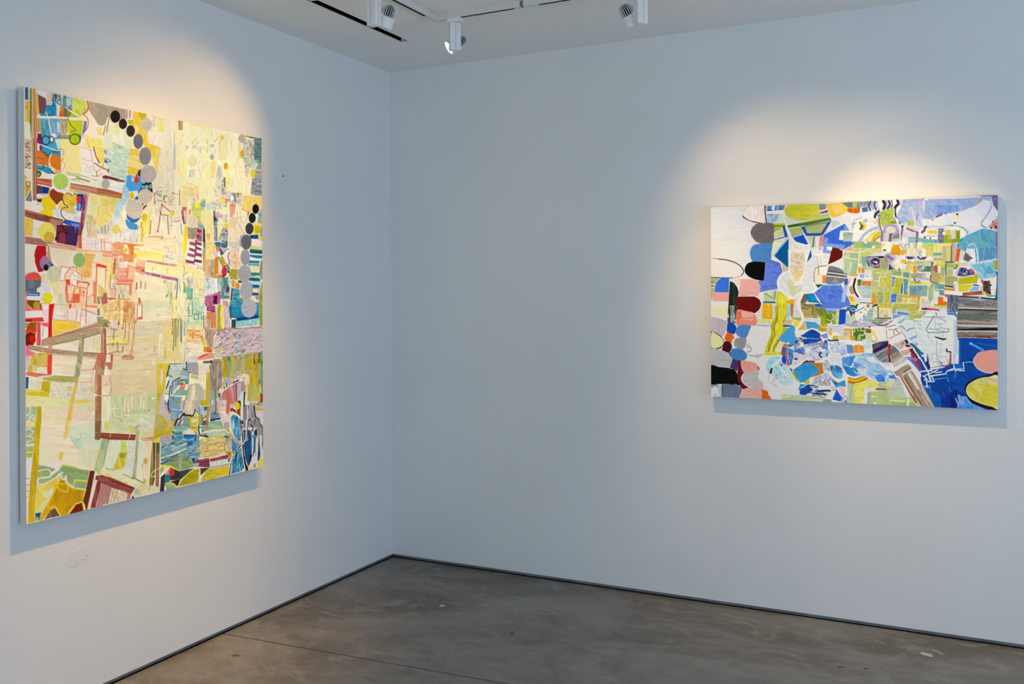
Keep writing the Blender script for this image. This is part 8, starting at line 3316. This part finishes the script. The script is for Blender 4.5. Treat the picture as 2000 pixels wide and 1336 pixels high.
def rounded_box(bm, x0, x1, y0, y1, z0, z1, r, seg=3):
    t = bmesh.new(); add_box(t, x0, x1, y0, y1, z0, z1)
    bmesh.ops.bevel(t, geom=t.edges[:], offset=r, segments=seg, profile=.5, affect='EDGES')
    me = bpy.data.meshes.new('t'); t.to_mesh(me); t.free(); bm.from_mesh(me); bpy.data.meshes.remove(me)

def add_lathe(bm, prof, n=36, M=None, cap=True):
    """revolve (radius, height) profile about local z"""
    rings = []
    for r, z in prof:
        ring = []
        for i in range(n):
            a = 2 * PI * i / n; co = Vector((r * math.cos(a), r * math.sin(a), z))
            ring.append(bm.verts.new(M @ co if M is not None else co))
        rings.append(ring)
    for a, b in zip(rings, rings[1:]):
        for i in range(n):
            bm.faces.new((a[i], a[(i + 1) % n], b[(i + 1) % n], b[i]))
    if cap:
        bm.faces.new(rings[0][::-1]); bm.faces.new(rings[-1])

def obj(name, bm, m, parent=None, smooth=False):
    me = bpy.data.meshes.new(name)
    bmesh.ops.recalc_face_normals(bm, faces=bm.faces[:])
    bm.to_mesh(me); bm.free()
    o = bpy.data.objects.new(name, me); COL.objects.link(o)
    me.materials.append(m)
    if smooth:
        for p in me.polygons: p.use_smooth = True
        me.set_sharp_from_angle(angle=math.radians(35))
    if parent: o.parent = parent
    return o

def struct(name, bm, m, label=None):
    o = obj(name, bm, m); o['kind'] = 'structure'
    if label: o['label'] = label
    return o

def thing(name, label, cat, loc=(0, 0, 0), group=None):
    o = bpy.data.objects.new(name, None); COL.objects.link(o); o.location = loc; o.empty_display_size = .1
    o['label'] = label; o['category'] = cat
    if group: o['group'] = group
    return o

WALL = (.80, .80, .79)
CEIL = (.86, .845, .82)
FLOOR_A, FLOOR_B, FLOOR_C, FLOOR_D = (.118, .096, .072), (.245, .222, .190), (.36, .34, .305), (.088, .070, .052)
FLOOR_MARKS = [  # x, y, rx, ry, angle, colour, strength
    (.745, -.643, .016, .012, .6, (.75, .74, .70), 1.), (3.035, -.262, .030, .016, -.5, (.62, .62, .60), .85), (3.075, -.205, .040, .008, -.7, (.48, .48, .47), .6),
    (1.248, -.837, .014, .010, .3, (.02, .018, .016), .9), (2.806, -.546, .010, .008, .3, (.015, .014, .012), 1.), (2.705, -.576, .016, .010, .3, (.03, .028, .025), .8),
    (.25, -1.62, .02, .012, .3, (.03, .026, .02), .8), (.5, -.78, .02, .012, .3, (.03, .026, .02), .7)]
LENS = 6.
EXPO = 0.
LY0, LY1, LZ0, LZ1 = -2.4941, -1.2058, .7644, 2.407
RX0, RX1, RZ0, RZ1 = 2.0117, 3.3275, 1.0843, 2.0621
ILLUM_LEFT = [[0.371, 2.771, 1.519, -2.266, -0.687, -1.599], [0.453, 1.617, 0.928, -1.343, -0.399, -0.991], [0.535, 0.514, 0.349, -0.454, -0.13, -0.389]]
ILLUM_RIGHT = [[0.86, 1.142, -0.362, -0.964, -0.159, -0.073], [0.767, 0.807, -0.239, -0.643, -0.113, -0.06], [0.67, 0.465, -0.114, -0.314, -0.059, -0.048]]
WARM, WARM_R = (1., .59, .20), (1., .67, .34)
HEADS = [
    (('white track spotlight with striped cooling fins in front of the black air slot', .855, -1.385, (0, -1.25, 1.05), 'y'),
     dict(spots=[((0, -1.55, .6), 46, 52, WARM), ((0, -1.55, 1.), 14, 72, WARM)])),
    (('white track spotlight with its glowing lens showing, next to the track corner', .965, -.862, (0, -1.75, 2.0), 'x'),
     dict(spots=[((0, -1.8, 2.15), 44, 62, WARM), ((0, -1.8, 1.5), 11, 52, WARM)])),
    (('white track spotlight right of the ceiling track, one side panel brightly lit', 1.915, -.862, (2.55, 0, 1.15), 'x'),
     dict(spots=[((2.7, 0, 1.4), 30, 90, WARM_R), ((2.3, 0, .9), 41, 52, WARM_R)])),
    (('white track spotlight cut off by the top edge beside the air slot', .855, -1.80, (0, -2.0, 1.2), 'y'),
     dict(side_far=False, lift=.045, spots=[((0, -2., .6), 116, 52, WARM), ((0, -2., 1.4), 34, 90, WARM)])),
    (('white track spotlight cut off by the top edge, nearest the right edge', 2.655, -.862, (2.75, 0, 1.4), 'x'),
     dict(lift=.03, spots=[((3., 0, 1.5), 64, 52, WARM_R), ((3., 0, 1.4), 8, 90, WARM_R)])),
]
AREAS = [
    ('upward_fill_side', (7.25, -3.8, .7), (0, PI / 2 + .9, 0), 1.2, 5.6, 108, (1., .975, .80)),  # added fill lamp outside the side window, tilted up to brighten the ceiling
    ('upward_fill_front', (3.7, -8.25, .7), (PI / 2 + .9, 0, 0), 5., 1.2, 158, (.47, .67, .90)),  # second added fill lamp, tilted up through the front window
    ('daylight_near', (7.3, -2.2, .9), (0, PI / 2, 0), 1.4, 2.0, 62, (.05, .40, 1.)),
]
SKY = .05


# ------------------------------------------------------------------ room shell
white = wall_material('wall_paint_left', WALL, (-2.243, .573, -.993, 2.246))
white_b = wall_material('wall_paint_back', WALL)
white_c = mat('ceiling_paint', CEIL, .8, .15, bump=.15, bscale=180)
concrete = floor_material()
alu = mat('reveal_metal', (.23, .24, .25), .45, .5, .3, var=.25, bscale=9)
black = mat('black_void', (.004, .004, .004), .9, .02)

T = .12
bm = bmesh.new(); add_box(bm, -T, ROOM_X + T, ROOM_Y - T, T, -.1, 0); struct('floor', bm, concrete)
bm = bmesh.new(); add_box(bm, -T, 0, ROOM_Y - T, T, REVEAL, H); struct('wall_left', bm, white)
bm = bmesh.new(); add_box(bm, 0, ROOM_X + T, 0, T, REVEAL, H); struct('wall_back', bm, white_b)
# the two glazed sides behind and beside the camera
def window_wall(name, axis, pos, a0, a1, wins, thick):
    bm = bmesh.new()
    cuts = [a0]
    for w0, w1, z0, z1 in wins: cuts += [w0, w1]
    cuts.append(a1)
    def bx(u0, u1, z0, z1):
        lo, hi = sorted((pos, pos + thick))
        if axis == 'x': add_box(bm, lo, hi, u0, u1, z0, z1)
        else: add_box(bm, u0, u1, lo, hi, z0, z1)
    for i in range(0, len(cuts), 2): bx(cuts[i], cuts[i + 1], REVEAL, H)
    for w0, w1, z0, z1 in wins:
        bx(w0, w1, REVEAL, z0); bx(w0, w1, z1, H)
    return struct(name, bm, white_b)
WR = (-6.6, -1.0, .25, 2.7); WF = (1.2, 6.2, .25, 2.7)
window_wall('wall_right', 'x', ROOM_X, ROOM_Y - T, 0, [WR], T)
window_wall('wall_front', 'y', ROOM_Y, 0, ROOM_X, [WF], -T)
frame_m = mat('window_frame_grey', (.08, .085, .09), .4, .5, .6)
pane_m = bpy.data.materials.new('window_glass'); pane_m.use_nodes = True
_N = Nodes(pane_m.node_tree); _t = _N.new('ShaderNodeBsdfTransparent'); _t.inputs[0].default_value = (.95, .97, .98, 1)
_g = _N.new('ShaderNodeBsdfGlossy'); _g.inputs['Roughness'].default_value = .02; _mx = _N.new('ShaderNodeMixShader'); _mx.inputs[0].default_value = .05
_N.link(_t.outputs[0], _mx.inputs[1]); _N.link(_g.outputs[0], _mx.inputs[2]); _N.link(_mx.outputs[0], pane_m.node_tree.nodes['Material Output'].inputs[0])
for k, (ax, pos, (w0, w1, z0, z1)) in enumerate((('x', ROOM_X + .03, WR), ('y', ROOM_Y - .09, WF))):
    bm = bmesh.new(); gl = bmesh.new(); n = 4
    def bx(b, u0, u1, v0, v1, t0, t1):
        if ax == 'x': add_box(b, pos + t0, pos + t1, u0, u1, v0, v1)
        else: add_box(b, u0, u1, pos + t0, pos + t1, v0, v1)
    for i in range(n + 1):
        u = w0 + (w1 - w0) * i / n; a = min(max(u - .03, w0), w1 - .06); bx(bm, a, a + .06, z0, z1, 0, .06)
    for z in (z0, z1 - .06): bx(bm, w0, w1, z, z + .06, 0, .06)
    bx(gl, w0, w1, z0, z1, .025, .031)
    fo = struct('window_%d' % (k + 1), bm, frame_m); g = obj('pane', gl, pane_m, fo)

# ceiling with the air slot cut through it
SX0, SX1, SY0, SY1 = .443, .492, -2.6, -.547
bm = bmesh.new()
for x0, x1, y0, y1 in ((-T, SX0, ROOM_Y - T, T), (SX1, ROOM_X + T, ROOM_Y - T, T), (SX0, SX1, SY1, T), (SX0, SX1, ROOM_Y - T, SY0)):
    add_box(bm, x0, x1, y0, y1, H, H + .1)
struct('ceiling', bm, white_c)
bm = bmesh.new()
add_box(bm, SX0 - .006, SX0, SY0, SY1 + .006, H + .02, H + .16); add_box(bm, SX1, SX1 + .006, SY0, SY1 + .006, H + .02, H + .16)
bm.free()
sd = thing('air_slot', 'long narrow black air slot cut into the ceiling beside the left wall', 'vent', ((SX0 + SX1) / 2, (SY0 + SY1) / 2, H))
def loc(b, o):  # meshes of a thing are written in room coordinates, then moved to the thing's base
    bmesh.ops.translate(b, verts=b.verts[:], vec=-Vector(o.location)); return b
bm = bmesh.new()
add_box(bm, SX0, SX0 + .002, SY0, SY1, H + .004, H + .09); add_box(bm, SX1 - .002, SX1, SY0, SY1, H + .004, H + .09)
add_box(bm, SX0, SX1, SY0, SY1, H + .085, H + .09)
add_box(bm, SX0 + .022, SX0 + .026, SY0, SY1, H + .03, H + .08)
obj('plenum', loc(bm, sd), black, sd)
bm = bmesh.new(); add_box(bm, SX0 + .002, SX1 - .002, SY1 - .004, SY1 - .001, H - .001, H + .005)
obj('end_cap', loc(bm, sd), mat('slot_end_white', (.55, .55, .54), .5), sd)

# metal reveal strip under the walls
for nm, (x0, x1, y0, y1), (p0, p1, q0, q1) in (
        ('baseboard_left', (-.03, -.006, ROOM_Y, .03), (-.03, .003, ROOM_Y, .0)),
        ('baseboard_back', (-.006, ROOM_X, .006, .03), (.003, ROOM_X, -.003, .03))):
    bm = bmesh.new(); add_box(bm, x0, x1, y0, y1, 0.0, REVEAL)
    if nm.endswith('left'): add_box(bm, -.012, -.002, y0, y1 - .03, .0115, .0155)
    else: add_box(bm, .0, x1, .002, .012, .0115, .0155)
    o = struct(nm, bm, alu)
    bm = bmesh.new(); add_box(bm, p0, p1, q0, q1, 0, .0032); obj('floor_gap', bm, black, o)

# ------------------------------------------------------------------ paintings
def painting(name, label, centre, axis_u, normal, w, h, thick, gap, art, quad, grid, tilt, illum, thin):
    """stretched canvas; art is brushed into a colour attribute of a fine canvas mesh"""
    up = Vector((0, 0, 1)); u = Vector(axis_u); nn = Vector(normal)
    R = Matrix.Rotation(tilt, 3, nn); u = R @ u; up = R @ up
    t = thing(name, label, 'painting', centre)
    W, Hh = grid
    img = paint(art, quad, W, Hh, thin)
    lin = np.where(img <= .04045, img / 12.92, ((img + .055) / 1.055) ** 2.4)
    gu, gv = np.meshgrid(np.linspace(0, 1, W), np.linspace(0, 1, Hh))
    basis = np.stack([np.ones_like(gu), gu, gv, gu * gu, gu * gv, gv * gv], -1)
    E = np.clip(basis @ np.array(illum).T, .15, 3.)
    alb = np.clip(lin / E, 0, .93)
    co = ((gu - .5)[..., None] * w * np.array(u) + (.5 - gv)[..., None] * h * np.array(up) + np.array(nn) * (thick + gap)).reshape(-1, 3)
    idx = np.arange(W * Hh).reshape(Hh, W)
    q = np.stack([idx[:-1, :-1], idx[1:, :-1], idx[1:, 1:], idx[:-1, 1:]], -1).reshape(-1, 4)
    me = bpy.data.meshes.new('painted_canvas')
    me.vertices.add(W * Hh); me.vertices.foreach_set('co', co.astype(np.float32).ravel())
    me.loops.add(q.size); me.loops.foreach_set('vertex_index', q.astype(np.int32).ravel())
    me.polygons.add(len(q)); me.polygons.foreach_set('loop_start', np.arange(0, q.size, 4, dtype=np.int32))
    me.update(calc_edges=True)
    a = me.color_attributes.new('paint', 'FLOAT_COLOR', 'POINT')
    rgba = np.ones((W * Hh, 4), np.float32); rgba[:, :3] = alb.reshape(-1, 3)
    a.data.foreach_set('color', rgba.ravel())
    m = bpy.data.materials.new('oil_paint'); m.use_nodes = True; N = Nodes(m.node_tree); b = m.node_tree.nodes['Principled BSDF']
    at = N.new('ShaderNodeAttribute', attribute_name='paint'); N.link(at.outputs['Color'], b.inputs['Base Color'])
    b.inputs['Roughness'].default_value = .6; b.inputs['Specular IOR Level'].default_value = .06
    tc = N.new('ShaderNodeTexCoord').outputs['Object']
    bp = N.new('ShaderNodeBump'); bp.inputs['Strength'].default_value = .12; bp.inputs['Distance'].default_value = .0006
    N.link(N.noise(tc, 420, 2), bp.inputs['Height']); N.link(bp.outputs['Normal'], b.inputs['Normal'])
    me.materials.append(m)
    o = bpy.data.objects.new('painted_canvas', me); COL.objects.link(o); o.parent = t
    # folded raw canvas round the sides
    B = Matrix((u, up, nn)).transposed()
    bm = bmesh.new(); e = .0006
    def bx(x0, x1, y0, y1, z0, z1):
        add_box(bm, x0, x1, y0, y1, z0, z1, B)
    c = .004; z1 = gap + thick - e
    bx(-w / 2, -w / 2 + c, -h / 2, h / 2, gap, z1); bx(w / 2 - c, w / 2, -h / 2, h / 2, gap, z1)
    bx(-w / 2 + c, w / 2 - c, -h / 2, -h / 2 + c, gap, z1); bx(-w / 2 + c, w / 2 - c, h / 2 - c, h / 2, gap, z1)
    obj('canvas_edge', bm, mat('primed_canvas', (.70, .67, .62), .8, .1, bump=.3, bscale=500, var=.03), t)['label'] = 'bare primed canvas folded round the sides'
    bm = bmesh.new(); i = .006; s = .05
    for x0, x1, y0, y1 in ((-w / 2 + i, -w / 2 + s, -h / 2 + i, h / 2 - i), (w / 2 - s, w / 2 - i, -h / 2 + i, h / 2 - i),
                           (-w / 2 + s, w / 2 - s, -h / 2 + i, -h / 2 + s), (-w / 2 + s, w / 2 - s, h / 2 - s, h / 2 - i)):
        bx(x0, x1, y0, y1, .0008, gap)
    obj('stretcher_bar', bm, mat('stretcher_gap_shade', (.05, .035, .028), .7, .2, var=.3, bscale=30), t)  # bar fills the wall gap; its dark colour stands for the shadow there
    return t

painting('painting', 'tall cream and yellow abstract painting with red line work on the left wall',
         (0, (LY0 + LY1) / 2, (LZ0 + LZ1) / 2), (0, 1, 0), (1, 0, 0), LY1 - LY0, LZ1 - LZ0, .036, .009,
         ART_LEFT, QUAD_LEFT, (680, 1060), 0., ILLUM_LEFT, .62)
painting('painting', 'wide blue, yellow and green abstract painting with black and grey ovals',
         ((RX0 + RX1) / 2, 0, (RZ0 + RZ1) / 2), (1, 0, 0), (0, -1, 0), RX1 - RX0, RZ1 - RZ0, .034, .006,
         ART_RIGHT, QUAD_RIGHT, (860, 640), -.0041, ILLUM_RIGHT, .72)

# ------------------------------------------------------------------ lighting track
trk_m = mat('track_white', (.72, .70, .67), .45, .4, var=.03, bscale=20)
head_m = mat('lamp_white', (.86, .85, .83), .38, .45, var=.02, bscale=30)
seam_m = mat('seam_grey', (.20, .20, .20), .6)
fin_m = mat('fin_white', (.90, .90, .88), .4, .4)
core_m = mat('fin_gap_shade', (.012, .012, .013), .6)  # near-black colour stands for the shade between the cooling fins
bezel_m = mat('bezel_grey', (.16, .15, .14), .4, .5)
lens_m = emis('lamp_lens', (1., .93, .82), LENS)
lens_off = emis('lamp_lens_side', (1., .93, .82), LENS)
TX, TY, TW, TB = .855, -.862, .0145, H - .028
tr = thing('lighting_track', 'white ceiling lighting track turning a corner above the two walls', 'track', (TX, TY, H))
def rail(x0, x1, y0, y1, name='rail'):
    bm = bmesh.new(); add_box(bm, x0, x1, y0, y1, TB, H); return obj(name, loc(bm, tr), trk_m, tr)
rail(TX - TW, TX + TW, -4.6, TY - .075)
rail(TX + .075, 1.325, TY - TW, TY + TW)
rail(1.345, 4.9, TY - TW, TY + TW)
bm = bmesh.new()
add_box(bm, TX - TW, TX + TW, TY - .073, TY + TW, TB - .001, H - .001); add_box(bm, TX + TW, TX + .073, TY - TW, TY + TW, TB - .001, H - .001)
obj('corner_connector', loc(bm, tr), trk_m, tr)
bm = bmesh.new(); add_box(bm, 1.326, 1.344, TY - TW + .002, TY + TW - .002, TB + .002, H - .001); obj('joint', loc(bm, tr), seam_m, tr)
bm = bmesh.new()   # dark conductor slot on the underside
add_box(bm, TX - .006, TX + .006, -4.6, TY - .10, TB - .0006, TB + .004)
add_box(bm, TX + .10, 1.29, TY - .006, TY + .006, TB - .0006, TB + .004); add_box(bm, 1.42, 4.9, TY - .006, TY + .006, TB - .0006, TB + .004)
obj('conductor_slot', loc(bm, tr), black, tr)
# pale joint sleeve where two lengths meet
bm = bmesh.new(); add_box(bm, 1.30, 1.326, TY - TW - .0015, TY + TW + .0015, TB - .0015, H); add_box(bm, 1.344, 1.41, TY - TW - .0015, TY + TW + .0015, TB - .0015, H)
obj('joint_sleeve', loc(bm, tr), trk_m, tr)

FW = Vector((-.447, .894, 0))
def track_head(label, x, y, target, along, side_far=True, spots=(), hh=.135, lift=.0):
    """spotlight: track adapter, gear housing, pivot and finned lamp aimed at target"""
    t = thing('track_spotlight', label, 'spotlight', (x, y, TB), 'track spotlights under the ceiling')
    a = Vector(target) - Vector((x, y, TB - .12)); ah = Vector((a.x, a.y, 0)).normalized()
    s = Vector((-ah.y, ah.x, 0))
    if (s.dot(FW) < 0) == side_far: s = -s
    yaw = math.atan2(ah.y, ah.x)
    Rz = Matrix.Rotation(yaw, 4, 'Z')
    bm = bmesh.new()
    if along == 'x': add_box(bm, -.036, .036, -.0165, .0165, -.020, -.0008)
    else: add_box(bm, -.0165, .0165, -.036, .036, -.020, -.0008)
    obj('adapter', bm, head_m, t)
    zt = -.024; zb = zt - hh
    bm = bmesh.new(); rounded_box(bm, -.027, .027, -.020, .020, zb, zt, .004); bmesh.ops.transform(bm, matrix=Rz, verts=bm.verts[:])
    ho = obj('gear_housing', bm, head_m, t, True)
    bm = bmesh.new(); add_lathe(bm, [(.011, -.0245), (.011, -.0195)], 20); obj('neck', bm, head_m, t)
    bm = bmesh.new()
    for sgn in (-1, 1): add_box(bm, -.0006, .0006, sgn * .0201 - .0003, sgn * .0201 + .0003, zb + .004, zt - .004, Rz)
    for sgn in (-1, 1): add_box(bm, sgn * .0271 - .0003, sgn * .0271 + .0003, -.0006, .0006, zb + .004, zt - .004, Rz)
    obj('seam', bm, seam_m, ho)
    C = s * .064 - ah * .022 + Vector((0, 0, zb + .055 + lift))
    d = (Vector(target) - (Vector((x, y, TB)) + C)).normalized()
    M = Matrix.Translation(C) @ d.to_track_quat('Z', 'Y').to_matrix().to_4x4()
    bm = bmesh.new()   # pivot arm out of the housing
    P = Matrix.Translation(s * .028 - ah * .012 + Vector((0, 0, zb + .055 + lift))) @ s.to_track_quat('Z', 'Y').to_matrix().to_4x4()
    add_lathe(bm, [(.012, -.018), (.012, .008)], 20, P); obj('pivot', bm, head_m, t, True)
    bm = bmesh.new()   # stub bracket near the top of the housing
    add_box(bm, -.012, .012, -.006, .006, -.010, .010, Matrix.Translation(s * .030 + Vector((0, 0, zt - .020))) @ Rz)
    obj('bracket', bm, head_m, t)
    bm = bmesh.new()
    add_lathe(bm, [(.0300, .000), (.0350, .004), (.0355, .030), (.0362, .049), (.0338, .049), (.0315, .036), (.0, .034)], 40, M, False)
    lamp = obj('lamp_body', bm, head_m, t, True)
    bm = bmesh.new(); add_lathe(bm, [(.0, -.052), (.020, -.049), (.0275, -.038), (.0298, -.026), (.0298, .001), (.0, .001)], 30, M, False)
    sink = obj('heat_sink', bm, core_m, lamp, True); sink['label'] = 'core blackened for the shaded gaps between the white cooling fins'
    bm = bmesh.new()
    for i in range(20):
        q = M @ Matrix.Rotation(2 * PI * i / 20, 4, 'Z')
        pr = [(.012, -.054), (.020, -.052), (.029, -.043), (.034, -.030), (.034, .004), (.012, .004)]
        f0 = [bm.verts.new(q @ Vector((r_, -.0010, z_))) for r_, z_ in pr]; f1 = [bm.verts.new(q @ Vector((r_, .0010, z_))) for r_, z_ in pr]
        bm.faces.new(f0); bm.faces.new(f1[::-1])
        for k in range(len(pr)): bm.faces.new((f0[k], f1[k], f1[(k + 1) % len(pr)], f0[(k + 1) % len(pr)]))
    obj('cooling_fins', bm, fin_m, lamp)
    bm = bmesh.new(); add_lathe(bm, [(.0336, .044), (.0336, .0488), (.0312, .0470), (.0312, .044)], 40, M, False); obj('bezel', bm, bezel_m, lamp, True)
    bm = bmesh.new(); add_lathe(bm, [(.0, .0462), (.018, .0466), (.0318, .0460)], 36, M, False); obj('lens', bm, lens_m, lamp, True)['label'] = 'glowing warm white lens'
    for aim, e, ang, col in spots:
        L = bpy.data.lights.new('spotlight_beam', 'SPOT'); L.energy = e; L.color = col; L.spot_size = math.radians(ang); L.spot_blend = .95; L.shadow_soft_size = .022
        lo = bpy.data.objects.new('spotlight_beam', L); COL.objects.link(lo)
        lo.location = Vector((x, y, TB)) + C + d * .058
        lo.rotation_euler = (Vector(aim) - lo.location).to_track_quat('-Z', 'Y').to_euler()
    return t
for h in HEADS: track_head(*h[0], **h[1])

# ------------------------------------------------------------------ window daylight and added upward fill lamps
def area(name, loc_, rot_, sx, sy, e, col):
    L = bpy.data.lights.new(name, 'AREA'); L.shape = 'RECTANGLE'; L.size = sx; L.size_y = sy; L.energy = e; L.color = col
    o = bpy.data.objects.new(name, L); COL.objects.link(o); o.location = loc_; o.rotation_euler = rot_; return o
for a in AREAS: area(*a)
w = bpy.data.worlds.new('sky'); bpy.context.scene.world = w; w.use_nodes = True
w.node_tree.nodes['Background'].inputs[0].default_value = (.60, .74, 1., 1); w.node_tree.nodes['Background'].inputs[1].default_value = SKY

# ------------------------------------------------------------------ camera
cam = bpy.data.cameras.new('camera'); co = bpy.data.objects.new('camera', cam); COL.objects.link(co)
cam.sensor_fit = 'HORIZONTAL'; cam.sensor_width = 36; cam.lens = 32.337; cam.shift_x = -.00101; cam.shift_y = -.04414; cam.clip_start = .05
yaw, pitch, roll = .4635, -.0011, -.0053
f_ = Vector((-math.sin(yaw) * math.cos(pitch), math.cos(yaw) * math.cos(pitch), math.sin(pitch)))
r_ = Vector((math.cos(yaw), math.sin(yaw), 0)); u_ = r_.cross(f_)
r2 = r_ * math.cos(roll) + u_ * math.sin(roll); u2 = -r_ * math.sin(roll) + u_ * math.cos(roll)
co.matrix_world = Matrix.Translation((3.2252, -4.7623, 1.6134)) @ Matrix((r2, u2, -f_)).transposed().to_4x4()
sc = bpy.context.scene; sc.camera = co
sc.view_settings.view_transform = 'Standard'; sc.view_settings.look = 'None'; sc.view_settings.exposure = EXPO
sc.cycles.use_denoising = True; sc.cycles.max_bounces = 8; sc.cycles.diffuse_bounces = 5
